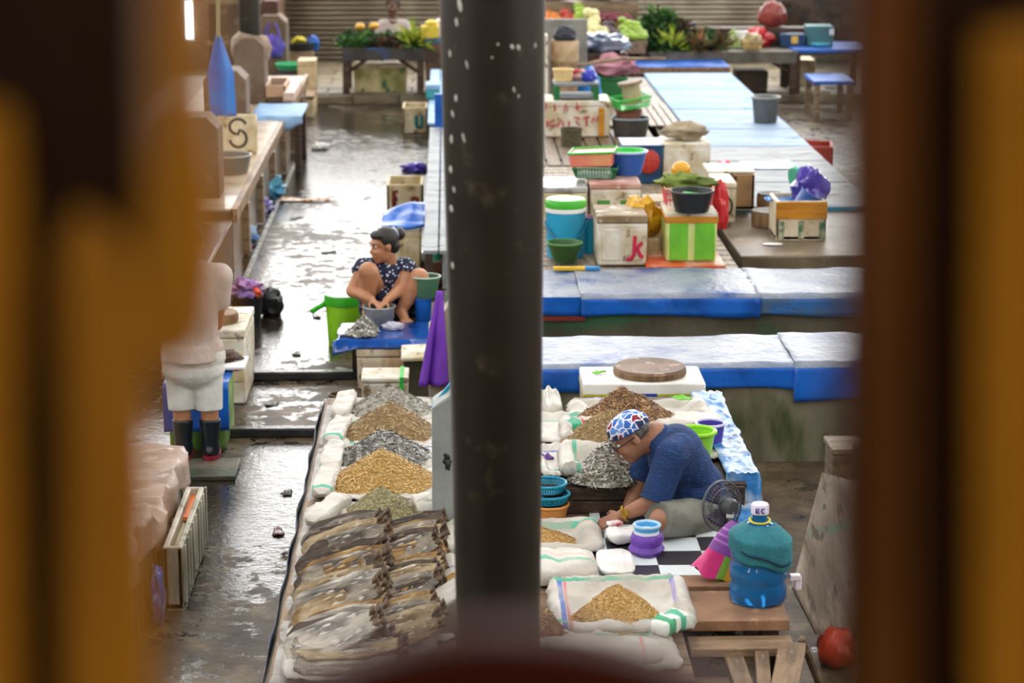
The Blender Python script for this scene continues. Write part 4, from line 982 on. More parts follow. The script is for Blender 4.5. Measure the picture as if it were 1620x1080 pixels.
# cap, hair, glasses, watch
CAPM = mat('printed_cap', '#3a62a8', .8)
def cap_nodes(m):
    N = m.node_tree.nodes; L = m.node_tree.links; tc = N.new('ShaderNodeTexCoord'); v = N.new('ShaderNodeTexVoronoi'); v.inputs['Scale'].default_value = 26
    n2 = N.new('ShaderNodeTexNoise'); n2.inputs['Scale'].default_value = 30; ad = N.new('ShaderNodeVectorMath'); ad.operation = 'MULTIPLY_ADD'; L.new(tc.outputs['Object'], n2.inputs[0])
    L.new(n2.outputs['Color'], ad.inputs[0]); ad.inputs[1].default_value = (.035, .035, .035); L.new(tc.outputs['Object'], ad.inputs[2]); L.new(ad.outputs[0], v.inputs[0])
    cr = N.new('ShaderNodeValToRGB'); cr.color_ramp.interpolation = 'CONSTANT'; e = cr.color_ramp.elements
    e[0].color = lin('#2f62b4'); e[1].position = .34; e[1].color = lin('#1b2350')
    for ps, cc in ((.58, '#5a8ad0'), (.78, '#8c1f34')): k = e.new(ps); k.color = lin(cc)
    L.new(v.outputs['Color'], cr.inputs[0])
    ve = N.new('ShaderNodeTexVoronoi'); ve.feature = 'DISTANCE_TO_EDGE'; ve.inputs['Scale'].default_value = 26; L.new(ad.outputs[0], ve.inputs[0])
    lt = N.new('ShaderNodeMath'); lt.operation = 'LESS_THAN'; lt.inputs[1].default_value = .085; L.new(ve.outputs[0], lt.inputs[0])
    mx = N.new('ShaderNodeMix'); mx.data_type = 'RGBA'; L.new(lt.outputs[0], mx.inputs[0]); L.new(cr.outputs[0], mx.inputs[6]); mx.inputs[7].default_value = lin('#dfe4ec'); L.new(mx.outputs[2], N['Principled BSDF'].inputs['Base Color'])
cap_nodes(CAPM)
cm = MB(); nn, mm = 30, 9
vs = []; fs = []
for j in range(mm + 1):
    th = (math.pi / 2) * j / mm
    for i in range(nn):
        a = 2 * math.pi * i / nn; q = Vector((.108 * math.cos(a) * math.cos(th) ** .75, .088 * math.sin(a) * math.cos(th) ** .75, .085 * math.sin(th) ** .9))
        vs.append(P_(q.x - .012, q.y, q.z + .036 + .012 * math.cos(a) * (1 - j / mm)))
for j in range(mm):
    for i in range(nn): fs.append((j * nn + i, j * nn + (i + 1) % nn, (j + 1) * nn + (i + 1) % nn, (j + 1) * nn + i))
cm.add(vs, fs); obj('cap', cm, CAPM, t, smooth=60, solid=.006, offset=1)
obj('cap_band', MB().tube([P_(.109 * math.cos(a) - .012, .089 * math.sin(a), .04 + .012 * math.cos(a)) for a in [2 * math.pi * i / 32 for i in range(32)]], .006, 6, True), mat('cap_band', '#26305e', .8), t)
obj('hair', MB().ell(P_(-.035, 0, .012), (.078, .081, .05), 18, 10, HM), mat('grey_hair', '#4a443e', .7, '#7a736a', 40, .4), t)
face(t, P_, HM, .98, mat('grey_hair', '#4a443e'))
GL = MB()
for b_ in (-1, 1):
    GL.tube([P_(.108 + .004 * math.cos(a), b_ * .034 + .026 * math.cos(a), .006 + .021 * math.sin(a)) for a in [2 * math.pi * i / 18 for i in range(18)]], .003, 5, True)
    GL.tube([P_(.104, b_ * .06, .01), P_(.05, b_ * .08, .012), P_(-.008, b_ * .085, .012)], .003, 5)
GL.tube([P_(.112, -.01, .01), P_(.112, .01, .01)], .003, 5)
obj('glasses', GL, BLACKP, t)
wr = w1.lerp(e1, .12)
wt = obj('watch', MB().tube(ringtube(wr, w1 - e1, .034, 0), .0095, 7, True), mat('gold_watch', '#d8b04a', .25, '#8a6c22', 40, .4, metal=.8), t)
obj('watch_face', MB().lathe([(0, 0), (.017, 0), (.017, .008), (0, .009)], 18, wr + Vector((0, -.036, .014)), rot=rm(R(75))), mat('gold_watch', '#d8b04a'), wt)

# ---------------- squatting woman by the basin
YWm = 16.1; ZW = .30
def w_(x, y, dy=0.): return gy(x, y, YWm + dy)
o0 = Vector((w_(615, 505).x, YWm, ZW))
t = thing('person', 'squatting person in a navy dotted dress looking left over a basin', 'person', o0)
def V(x, y, dy=0.): return w_(x, y, dy) - o0
hc = V(607, 388, -.02); hf = Vector((-.86, -.46, -.14)); hu = Vector((-.10, -.06, 1))
b = MB(); P_, HM = head(b, hc, hf, hu, 1.0)
nk = V(618, 421, .04); b.cap(P_(-.03, 0, -.07), nk, .052, .058)
ch = V(612, 440, .06); be = V(617, 468, .14); pe = V(617, 487, .22)
b.ell(ch, (.15, .11, .13)); b.cap(ch, be, .13, .14); b.ell(pe, (.18, .15, .13))
sl, sr = V(578, 421, .02), V(643, 421, .06)
for sgn, s0, e0, w0 in ((-1, sl, V(557, 460, -.10), V(588, 474, -.26)), (1, sr, V(635, 456, -.06), V(611, 476, -.26))):
    b.cap(s0, e0, .062, .048); b.cap(e0, w0, .047, .029)
    tgt = V(601, 481, -.33) if sgn < 0 else V(600, 482, -.32)
    hand(b, w0, tgt - w0 + Vector((0, 0, -.02)), (0, -.3 , -.9), sgn, .165, .9)
for sgn, kn, an, ft in ((-1, V(583, 430, -.16), V(582, 490, -.12), V(580, 499, -.24)), (1, V(663, 440, -.10), V(634, 492, -.10), V(642, 503, -.20))):
    hp = pe + Vector((sgn * .1, -.03, .0)); an.z = max(.08, an.z); ft.z = .035
    b.cap(hp, kn, .10, .075); b.cap(kn, kn.lerp(an, .4), .07, .062); b.cap(kn.lerp(an, .4), an, .062, .040); b.cap(an, ft, .042, .032)
    fx = (ft - an); fx.z = 0; fx.normalize(); sx_ = Vector((-fx.y, fx.x, 0))
    for k in range(5): b.cap(ft + sx_ * (k - 2) * .017 , ft + sx_ * (k - 2) * .019 + fx * (.05 - abs(k - 1.5) * .006) - Vector((0, 0, .012)), .013, .010, 8)
fused('body', b, SKINW, t, .0075, 5)
dr = MB()
dr.cap(ch + Vector((0, .01, .02)), be, .145, .16); dr.ell(ch + Vector((0, 0, .0)), (.17, .125, .13)); dr.ell(pe, (.2, .17, .15)); dr.cap(be, pe, .16, .17)
dr.cap(V(600, 424, .04), V(640, 424, .08), .07, .07); dr.cap(sl, sr, .066, .066)
for s0, e0 in ((sl, V(557, 460, -.10)), (sr, V(637, 456, -.06))): dr.tube([s0 + (s0 - e0) * .15, s0, s0.lerp(e0, .38)], [.07, .078, .08], 14)
dr.cap(be + Vector((0, -.06, 0)), V(612, 490, -.02), .12, .09); dr.cap(V(606, 470, -.02), V(611, 497, -.08), .075, .06)
for sgn, kn in ((-1, V(583, 430, -.16)), (1, V(663, 440, -.10))):
    hp = pe + Vector((sgn * .1, -.03, 0)); dr.tube([hp, hp.lerp(kn, .55)], [.13, .105], 14)
DRESS = mat('navy_dotted_dress', '#171d3d', .8)
N = DRESS.node_tree.nodes; L = DRESS.node_tree.links; tc = N.new('ShaderNodeTexCoord'); vo = N.new('ShaderNodeTexVoronoi'); vo.inputs['Scale'].default_value = 38; L.new(tc.outputs['Object'], vo.inputs[0])
lt = N.new('ShaderNodeMath'); lt.operation = 'LESS_THAN'; lt.inputs[1].default_value = .30; L.new(vo.outputs[0], lt.inputs[0]); mx = N.new('ShaderNodeMix'); mx.data_type = 'RGBA'; L.new(lt.outputs[0], mx.inputs[0]); mx.inputs[6].default_value = lin('#141a38'); mx.inputs[7].default_value = lin('#c9cede'); L.new(mx.outputs[2], N['Principled BSDF'].inputs['Base Color'])
fused('dress', dr, DRESS, t, .009, 5)
hr = MB(); hr.ell(P_(-.022, 0, .045), (.098, .086, .088), 20, 14, HM); hr.ell(P_(-.06, 0, -.01), (.06, .078, .07), 16, 10, HM); hr.ell(P_(.035, 0, .085), (.055, .07, .035), 14, 8, HM)
bun = P_(-.135, .0, .055); hr.ell(bun, (.045, .05, .048), 14, 10); hr.cap(P_(-.08, 0, .04), bun, .045, .03)
fused('hair', hr, HAIR, t, .006, 4)
obj('hair_tie', MB().tube(ringtube(P_(-.10, 0, .065), HM @ Vector((1, 0, -.1)), .04, 0), .012, 6, True), mat('pale_hair_tie', '#c9d2dc', .6, '#5a6f94', 20, .4), t)
face(t, P_, HM, 1.0, HAIR, mat('lips_w', '#a8594c', .5))

# ---------------- standing person on the left, seen from behind
p0 = g(322, 733, 0); o0 = Vector((p0.x, p0.y + .02, 0))
t = thing('person', 'standing person in white shorts and black rubber boots seen from behind', 'person', o0)
YS = o0.y
def V(x, y, dy=0.): return gy(x, y, YS + dy) - o0
b = MB(); aL, aR = V(291, 722), V(334, 722); kL, kR = V(287, 640), V(331, 640)
pe = V(306, 575, .02); ch = V(303, 480, .02); nk = V(303, 428, .03); hc = V(300, 395, .06)
for a, k, sg in ((aL, kL, -1), (aR, kR, 1)):
    a.z = .07; hp = pe + Vector((sg * .085, 0, -.02)); b.cap(hp, k, .092, .062); b.cap(k, k.lerp(a, .45), .058, .055); b.cap(k.lerp(a, .45), a, .055, .04); b.ell(a + Vector((0, .06, -.03)), (.042, .11, .035))
b.ell(pe, (.165, .12, .12)); b.cap(pe, ch, .13, .14); b.ell(ch + Vector((0, 0, .06)), (.17, .11, .17)); b.cap(ch + Vector((0, 0, .1)), nk, .09, .058)
P_, HM = head(b, hc, (.05, .96, -.28), (0, .25, 1), 1.0); b.cap(nk, P_(-.02, 0, -.06), .055, .052)
for sg, e, w in ((-1, V(262, 520, .05), V(262, 585, .22)), (1, V(342, 520, .1), V(318, 545, .34))):
    s0 = nk + Vector((sg * .17, 0, -.06)); b.cap(s0, e, .056, .043); b.cap(e, w, .042, .027); hand(b, w, (0, .8, -.5), (-sg * .6, 0, -.6), -sg, .17, .8)
fused('body', b, SKINW, t, .009, 5)
s = MB(); s.ell(pe + Vector((0, 0, .06)), (.195, .145, .12)); s.cap(pe + Vector((0, 0, .08)), ch, .155, .16); s.ell(ch + Vector((0, 0, .07)), (.195, .135, .18)); s.cap(ch + Vector((0, 0, .12)), nk - Vector((0, 0, .03)), .11, .07)
s.tube([pe + Vector((0, 0, .1)), pe + Vector((0, 0, -.0))], [.17, .185], 20)
for sg, e in ((-1, V(262, 520, .05)), (1, V(342, 520, .1))):
    s0 = nk + Vector((sg * .17, 0, -.06)); s.cap(nk - Vector((0, 0, .05)), s0, .075, .078); s.tube([s0 + (s0 - e) * .12, s0, s0.lerp(e, .62)], [.07, .08, .074], 14)
fused('t_shirt', s, mat('pale_pink_tshirt', '#d6cbc4', .85, '#bfaea6', 4, .5, bump=1., bsc=9), t, .012, 5)
s = MB()
for k, sg, a in ((kL, -1, aL), (kR, 1, aR)):
    hp = pe + Vector((sg * .085, 0, 0)); kk = k + Vector((0, 0, -.06)); s.tube([hp, hp.lerp(kk, .5), kk], [.105, .088, .082], 18)
s.ell(pe + Vector((0, 0, .02)), (.2, .165, .13)); s.ell(pe + Vector((0, -.01, -.06)), (.195, .15, .12))
fused('shorts', s, mat('white_shorts', '#dcdcd6', .85, '#c4c4bc', 6, .4, bump=.6, bsc=14), t, .010, 4)
for a, k in ((aL, kL), (aR, kR)):
    q = k.lerp(a, .42); bt_ = MB(); bt_.lathe([(.062, 0), (.067, .0), (.06, -.08), (.052, -.15), (.056, -.2), (.05, -.235), (0, -.235)], 20, (a.x + (q.x - a.x) * .3, 0, .25)); bt_.ell((a.x, .06, .05), (.052, .135, .055), 16, 10, None, 0, 3, 0, -.035)
    fused('boot', bt_, mat('black_rubber', '#1a2028', .3), t, .009, 3)
    obj('sole', MB().lathe([(0, .0), (.054, 0), (.056, .025), (0, .027)], 20, (a.x, .05, .0), sy=2.3), mat('red_sole', '#8f2038', .5), t)
obj('hair', MB().ell(P_(-.015, 0, .045), (.1, .085, .09), 18, 12, HM), HAIR, t)

# ---------------- far vendor behind the greens
Yv = 34.2; pz = gy(622, 40, Yv)
o0 = Vector((pz.x, Yv, .12)); t = thing('person', 'vendor in a pale collared shirt behind the leafy greens stall', 'person', o0)
zz = lambda py: gy(622, py, Yv).z - .12
b = MB(); hz = zz(9); P_, HM = head(b, (0, 0, hz), (-.1, -1, -.2), (0, -.2, 1), 1.22)
nk = Vector((0, .02, zz(31))); b.cap(P_(-.02, 0, -.06), nk, .055, .06); cz = Vector((0, .03, zz(58))); b.ell(cz, (.18, .12, .22)); b.cap(nk, cz, .07, .1)
pe = Vector((0, .05, zz(100))); b.cap(cz, pe, .14, .15)
for sg in (-1, 1):
    hp = pe + Vector((sg * .09, 0, 0)); kn = hp + Vector((0, -.1, -.42 if pe.z > .8 else -pe.z * .5)); an = Vector((hp.x, 0, .06)); b.cap(hp, kn, .09, .06); b.cap(kn, an, .055, .04); b.ell(an + Vector((0, -.06, -.02)), (.04, .11, .035))
    s0 = Vector((sg * .19, .03, zz(41))); e = Vector((sg * .24, -.05, zz(62))); w = Vector((sg * .12, -.25, zz(72))); b.cap(s0, e, .055, .045); b.cap(e, w, .043, .03); hand(b, w, (-sg * .5, -.8, -.1), (0, 0, -1), sg, .17, .8)
fused('body', b, SKIND, t, .011, 4)
s = MB(); s.ell(cz, (.205, .145, .235)); s.cap(cz, pe, .165, .17); s.cap((-.17, .03, zz(38)), (.17, .03, zz(38)), .07, .07)
for sg in (-1, 1):
    s0 = Vector((sg * .19, .03, zz(41))); e = Vector((sg * .24, -.05, zz(62))); s.tube([s0 + (s0 - e) * .1, s0.lerp(e, .75)], [.078, .075], 14)
fused('shirt', s, mat('pale_lilac_shirt', '#b5a8a4', .85, '#a0938f', 5, .4), t, .013, 4)
s = MB()
for sg in (-1, 1):
    hp = pe + Vector((sg * .09, 0, .03)); an = Vector((hp.x, .0, .12)); s.tube([hp, hp.lerp(an, .5) + Vector((0, -.05, 0)), an], [.12, .1, .085], 14)
fused('trousers', s, mat('dark_trousers', '#2c2a2c', .8), t, .014, 4)
obj('hair', MB().ell(P_(-.02, 0, .045), (.122, .105, .105), 18, 12, HM), HAIR, t); face(t, P_, HM, 1.22, HAIR)
obj('collar', MB().tube(ringtube(nk + Vector((0, 0, -.02)), Vector((0, .2, 1)), .07, 0), .016, 6, True), mat('pale_lilac_shirt', '#b5a8a4'), t)
# ================================================================== around the woman
def slat_bench(label, x0, x1, y0, y1, z, m, n, along='x', legs=True, name='low_table'):
    t = thing(name, label, 'table', ((x0 + x1) / 2, (y0 + y1) / 2, 0)); w, l = x1 - x0, y1 - y0
    for i in range(n):
        if along == 'y': obj('slat', MB().box((-w / 2 + (i + .5) * w / n, 0, z - .015), (w / n * .9, l, .03)), m, t, bevel=.004)
        else: obj('slat', MB().box((0, -l / 2 + (i + .5) * l / n, z - .015), (w, l / n * .92, .03)), m, t, bevel=.004)
    if legs:
        for sx in (-1, 1):
            for sy in (-1, 1): obj('leg', MB().box((sx * (w / 2 - .05), sy * (l / 2 - .05), (z - .03) / 2), (.06, .06, z - .03)), DARKW, t)
    return t
slat_bench('low wooden stand the squatting woman sits on', -.6, .05, 15.84, 16.7, ZW, DARKW, 6)
# blue tarp table in front of her
Yb0 = g(606, 616, 0).y - .03; ZB = gy(606, 541, Yb0).z; a = g(532, 541, ZB); b_ = g(680, 541, ZB)
x0_, x1_ = a.x, b_.x + .05; yfr = a.y
t = thing('tarp_table', 'low table under a glossy dark blue tarpaulin before the squatting woman', 'table', ((x0_ + x1_) / 2, yfr + .24, 0))
w = x1_ - x0_
def tt(u, v):
    x = (u - .5) * w; y = (.5 - v) * .62 + .06; dz = 0
    if v > .86: y = -.165 - (v - .86) * .5; dz = -(v - .86) * .32 - .05 * (u < .25) * (1 - u * 4) * (v - .86) / .14
    return Vector((x - (.03 * (v > .86) * (1 - u)), y, ZB - .0 + dz + .006 * nz3(x * 6, y * 6) - .02 * max(0, .05 - u)))
obj('tarpaulin', MB().grid(tt, 40, 24), BLUED, t, smooth=60, solid=.005)
obj('top_board', MB().box((0, .09, ZB - .03), (w - .06, .5, .03)), DARKW, t)
for sx in (-1, 1): obj('leg', MB().box((sx * (w / 2 - .12), .17, (ZB - .045) / 2), (.06, .06, ZB - .045)), DARKW, t)
# fish lying on the tarp
FISHS = mat('small_silver_fish', '#9a968e', .3, island=['#7a766c', '#a8a59c', '#5f5a50', '#c9c8c4', '#8a8478'])
for xl, xr, yf_, yp, lab, sd in ((555, 596, 527, 502, 'small heap of silvery fresh fish beside the basin', 3), (545, 594, 533, 514, 'flat heap of silvery fish at the near edge of the blue tarpaulin', 4)):
    heap('fresh_fish_heap', lab, xl, xr, yf_, yp, ZB + .006, FISHS, 420, .05, .012, .6, sd)
p = g(553, 526, ZB + .008); fold('white plastic bag with purple print at the corner of the blue tarpaulin', p.x - .02, p.y, ZB + .008, .13, .2, .02, mat('purple_print_bag', '#f2eef4', .35, '#4b2f86', 26, .3), 3, 0, 'plastic_bag', 'bag')
crumple('clear_bag', 'crumpled clear plastic bag in front of the metal basin', 'bag', g(622, 521, ZB + .006), (.075, .04, .03), mat('clear_plastic', '#dcd8ea', .2, trans=.4), .4, 3, 5)
t = vessel('metal_basin', 'grey metal basin in front of the squatting woman', 'basin', 573, 626, 517, 490, ZB + .004, STEEL, STEEL, .82, rimr=.007)
# rusty foam boxes below
t = cooler('foam_box', 'rust spotted foam box under the blue tarpaulin table', 565, 647, 616, 552, 0, .34, STYR, STYR, .06, [(.12, .48, .05, .9), (.55, .95, .05, .9)], STYR)
t.location.y -= .0
t = cooler('foam_box', 'small white foam box lid with a green strap behind the grey anchovies', 572, 646, 640, 598, .1, .3, STY, STY, .035)
w, d, h = t['dims']; obj('strap', MB().box((w * .36, 0, h / 2), (.025, d + .02, h + .012)), BGREEN, t); obj('stand', MB().box((0, 0, -.05), (w * .8, d * .8, .1)), DARKW, t)
p = g(658, 560, .3); t = thing('foam_slab_stack', 'white foam lid tilted at the right end of the tarpaulin table', 'lid', (p.x, p.y, .31), 0, None, R(12), R(-2)); obj('slab', MB().box((0, 0, 0), (.2, .22, .03)), STY, t, bevel=.008); obj('stack', MB().box((0, .02, -.16), (.17, .2, .28)), CONCD, t)
crumple('green_bundle', 'dark green leafy bundle beside the rusty foam box', 'bundle', g(664, 588, 0) + Vector((0, -.12, .0)), (.09, .07, .12), LEAFD, .5, 3, 9)
# lime bucket with lid
p = g(545, 545, 0); rj = 31 / ppm(p)
t = thing('lime_bucket', 'tall lime green bucket with white lid beside the squatting woman', 'bucket', (p.x, p.y + .02, 0)); hh = gy(545, 470, p.y - .1).z
obj('body', MB().lathe([(0, 0), (rj * .82, 0), (rj * .94, hh * .8), (rj * .94, hh * .84)], 36), GREENP, t)
obj('rim', MB().lathe([(rj * .95, hh * .8), (rj * .99, hh * .81), (rj, hh * .97), (rj * .97, hh), (rj * .9, hh)], 36), GREENR, t)
obj('lid', MB().lathe([(0, hh * 1.03), (rj * .5, hh * 1.03), (rj * .95, hh * 1.01), (rj * .95, hh * .96)], 36), WHITEP, t)
obj('handle', MB().tube([(-rj * .9, -.02, hh * .84), (-rj * 1.1, -.05, hh * .8), (-rj * 1.4, -.1, hh * .76), (-rj * 1.6, -.12, hh * .72)], [.022, .02, .02, .02], 8), GREENR, t)
# green pot on blue bucket, right of her
t = vessel('blue_bucket', 'blue bucket under the green pot beside the concrete stub', 'bucket', 655, 684, 512, 474, ZW, BLUET, BLUET, .9); zz_ = t['dims'][2]
t2 = vessel('green_pot', 'faded green plastic pot on the blue bucket', 'pot', 650, 692, 470, 443, .0, mat('faded_green', '#4f7a5c', .45, '#3f6650', 5, .4), mat('pale_green_rim', '#9fb8a4', .45), .72); 
r_ = t2['dims']; t2.location = (t.location.x + .02, t.location.y, ZW + zz_ + .01)
slat_bench('wet white plank counter running back beside the post', g(668, 395, .56).x, .3, 17.4, 24.6, .56, WHITEW, 4, 'y', True, 'plank_counter')
slat_bench('pale blue plank counter farther back beside the post', g(674, 215, .58).x, .3, 24.8, 30.2, .58, LBLUE, 4, 'y', True, 'plank_counter')
p = gy(691, 200, 24.2); a_, c_ = gy(691, 157, 24.2), gy(691, 283, 24.2)
tag(obj('blue_plank', MB().box((0, 0, a_.z / 2), (.11, .06, a_.z)), BLUET, None, bevel=.005, loc=(p.x + .03, 24.7, 0)), 'upright bright blue plank beside the post', 'plank')
cooler('teal_box', 'pale teal box with white top on the far blue counter', 674, 697, 157, 134, .585, .4, mat('teal_box', '#3f9a9c', .4), LBLUE, .06, cat='box')
crumple('purple_bag', 'small crumpled purple plastic bag on the aisle floor by the post', 'bag', g(657, 270, 0), (.14, .09, .05), mat('violet_bag', '#4a3aa8', .3), .6, 3, 2)
# wooden crates E and U, and the one behind the woman
t = open_box('letter_crate', 'open stained foam crate painted with a dark red letter E', 612, 670, 341, 292, 0, .6, STYD)
w, d, h = t['dims']; k = h
strokes(t, 'letter_paint', [[(-w * .18, k * .30), (-w * .30, k * .30), (-w * .30, k * .78), (-w * .18, k * .78)], [(-w * .30, k * .54), (-w * .20, k * .54)],
                            [(w * .17, k * .5), (w * .24, k * .58), (w * .33, k * .55), (w * .34, k * .42), (w * .27, k * .32), (w * .17, k * .30)]], .022, -d / 2 - .004, REDB)
t = open_box('letter_crate', 'open stained foam crate painted with a teal letter U', 637, 677, 214, 170, 0, .55, STYD)
w, d, h = t['dims']
strokes(t, 'letter_paint', [[(w * .05, h * .72), (w * .05, h * .4), (w * .1, h * .28), (w * .22, h * .28), (w * .27, h * .4), (w * .27, h * .72)]], .024, -d / 2 - .004, TEALPT)
t = cooler('cloth_box', 'stained foam box with a blue cloth top behind the squatting woman', 610, 667, 452, 362, 0, .45, STYD, None, .02, [(.1, .45, .1, .85), (.55, .95, .1, .85)], STYD)
w, d, h = t['dims']
def bc(u, v):
    x = (u - .5) * (w + .06); y = (v - .5) * (d + .04); return Vector((x, y, h + .02 + .14 * v * (.4 + .6 * u) + .03 * nz3(x * 6, y * 6) ))
obj('blue_cloth', MB().grid(bc, 18, 18), BLUET, t, smooth=60, solid=.02)
vessel('teal_bowl', 'small teal bowl on the box beside the post', 'bowl', 676, 702, 412, 398, .38, mat('sea_green', '#3fae8e', .4), None, .7)
cooler('brown_box', 'brown wooden box under the small teal bowl', 662, 700, 450, 412, 0, .35, mat('red_brown_wood_box', '#6a3a22', .6, '#4f2a18', 5, .4), WOODX, .03, cat='box')

# ================================================================== left side of the aisle
# green box, tarp and white cooler behind the standing person
GB = mat('green_painted_foam', '#8fae5e', .55, '#4f6f2c', 5, .5, '#2f4420', 9, .25, bump=.2, bsc=30, stretch=(1.4, 1, .5))
t = cooler('green_box', 'mossy green painted foam box behind the boots', 268, 358, 714, 610, 0, .62, GB, None, .01, [(.06, .3, .05, .95), (.38, .6, .05, .95), (.7, .93, .05, .95)], mat('green_panel', '#5f8a34', .5, '#3a5a20', 6, .5, stretch=(2, 1, .5)))
w, d, h = t['dims']
def gt(u, v):
    s_ = v * (d + .32); y = d / 2 + .01 - s_; x = (u - .5) * (w + .05); z = h + .01 + .015 * nz3(x * 5, y * 5)
    if y < -d / 2 - .01: z -= (-d / 2 - .01 - y) * 1.0 + .03 * nz3(x * 4, 2); y = -d / 2 - .025 - .015 * math.sin(x * 18)
    return Vector((x, y, z))
tg = tag(obj('tarpaulin', MB().grid(gt, 30, 30), BLUET, None, smooth=60, solid=.005, loc=t.location + Vector((0, 0, .006))), 'bright blue tarpaulin over the mossy green box', 'tarpaulin')
gx_, gy_ = t.location.x, t.location.y
cooler('white_cooler', 'dirty white cooler with open lid and red mark behind the standing person', 300, 390, 640, 522, 0, .75, STY, STY, .06, [(.55, .95, .35, .8)], STYD)
wc = bpy.data.objects['white_cooler.001']; w, d, h = wc['dims']
obj('red_mark', MB().box((w * .27, -d / 2 - .008, h * .52), (w * .2, .012, h * .12)), REDP, wc, bevel=.004)
block('chopping_block', 'round wooden chopping block on the dirty white cooler at left', 318, 376, 493, h + .002, .07, mat('pale_end_grain', '#a08468', .6, '#7d644c', 7, .45, bump=.3))
t = thing('white_board', 'white board and dark cloth lying on the blue tarpaulin at left', 'board', (gx_ + .1, gy_ + .1, tg.location.z + h * 0 + .55)); t.location.z = bpy.data.objects['green_box']['dims'][2] + .045
obj('board', MB().box((0, 0, 0), (.36, .3, .02)), WHITEP, t, bevel=.005); obj('dark_cloth', MB().ell((.02, .05, .03), (.12, .1, .035), 18, 10, None, .5, 3, 2, -.02), mat('dark_brown_cloth', '#4a352a', .8), t)
# pale step below boots
tag(obj('floor_slab', MB().box((0, 0, .015), (.55, .4, .03)), CONCD, None, bevel=.006, loc=(g(345, 742, 0).x - .15, g(345, 742, 0).y - .05, 0)), 'wet concrete slab under the rubber boots', 'slab')
for o in bpy.data.objects:
    if o.name == 'person.002': o.location.z = .03
# near stack of boxes covered with a dirty sack
t = cooler('covered_crates', 'stack of crates draped with a dirty pinkish sack at the lower left', 120, 292, 958, 800, 0, 2.6, mat('grimy_boards', '#5f564a', .5, '#3b362c', 5, .5, '#7f7866', 9, .25, bump=.3, stretch=(1, 1, .3)), None, .01)
for ch_ in list(t.children): bpy.data.objects.remove(ch_)
w, d, h = .9, 2.6, .40; t.location = (-1.50 - w / 2, 12.28 - d / 2, 0)
for k in range(3):
    obj('crate', MB().box((0, -d / 2 + (k + .5) * d / 3, h / 2), (w, d / 3 - .015, h)), mat('grimy_boards', '#fff'), t, bevel=.012)
    for j in range(5): obj('side_slat', MB().box((w / 2 + .004, -d / 2 + (k + .1 + j * .2) * d / 3, h / 2), (.016, .10, h * .94)), mat('grimy_boards', '#fff'), t, bevel=.004)
obj('top_crate', MB().box((-.05, -d / 2 + .7, h + .07), (w - .1, 1.2, .14)), mat('grimy_boards', '#fff'), t, bevel=.012)
def ds(u, v):
    y = d / 2 + .02 - v * (d + .02); s_ = u * (w + .2); x = -w / 2 + s_; z = h + .03 + .02 * nz3(x * 4, y * 7, 2) + .008 * math.sin(y * 34 + 3 * nz3(x * 3, y)) + .15 * min(1, max(0, (-y - .02) / .25))
    if x > w / 2 + .01: z -= (x - w / 2) * .92; x = w / 2 + .035 + .02 * math.sin(y * 12) + .02 * nz3(y * 4, x * 3)
    return Vector((x, y, z))
tag(obj('dirty_sack', MB().grid(ds, 46, 50), mat('dirty_pink_sack', '#b39a8c', .45, '#8d7768', 4, .5, '#d8c8bc', 9, .2, bump=.5, bsc=16), None, smooth=60, solid=.006, loc=t.location), 'dirty pinkish sack draped over the crates at the lower left', 'sack')
t2 = open_box('foam_crate', 'narrow pale foam crate with orange patch along the left aisle edge', 297, 326, 862, 770, 0, 1.05, mat('pale_grimy_foam', '#b9b2a2', .5, '#8f8874', 6, .5, '#5f5846', 9, .25, stretch=(1, 1, .3), bump=.2))
w2, d2, h2 = t2['dims']; t2.location = (-1.33 - w2 / 2, 11.3, 0)
obj('orange_patch', MB().box((0, .3, h2 - .05), (w2 - .05, .4, .02)), ORANGEP, t2); obj('contents', MB().box((0, 0, h2 - .08), (w2 - .05, d2 - .06, .02)), STYD, t2)
for k in range(9): obj('rib', MB().box((w2 / 2 + .002, -d2 / 2 + .08 + k * .125, h2 / 2), (.012, .03, h2 * .92)), mat('pale_grimy_foam', '#fff'), t2, bevel=.004)
crumple('blue_bag', 'dark blue plastic bag against the crates at the lower left', 'bag', Vector((-1.44, 10.6, .0)), (.04, .12, .16), BLUED, .3, 2, 3)

# bin and bags
vessel('black_bin', 'black bin filled with purple plastic bags at the left aisle edge', 'bin', 362, 416, 517, 470, 0, BLACKP, BLACKP, .82)
p = bpy.data.objects['black_bin']; rt, rb, hh = p['dims']
obj('bag_contents', MB().ell((0, 0, hh + .02), (rt * .95, rt * .9, .085), 26, 14, None, .8, 3.5, 4), mat('lilac_bags', '#8a6ab0', .35, '#c07aa0', 6, .4, '#d8c8e8', 12, .25), p, smooth=30)
obj('orange_bag', MB().ell((.07, -.07, hh + .02), (.05, .04, .04), 14, 8, None, .6, 4, 2), mat('orange_bag', '#d8502a', .4), p, smooth=30)
crumple('black_bag', 'tied black garbage bag beside the bin', 'bag', g(428, 500, 0) + Vector((0, .02, 0)), (.1, .1, .13), BLACKP, .35, 2.5, 8)
crumple('red_bag', 'red plastic bag behind the bin at left', 'bag', g(352, 490, 0) + Vector((0, .15, .02)), (.07, .07, .14), REDP, .3, 2, 6)
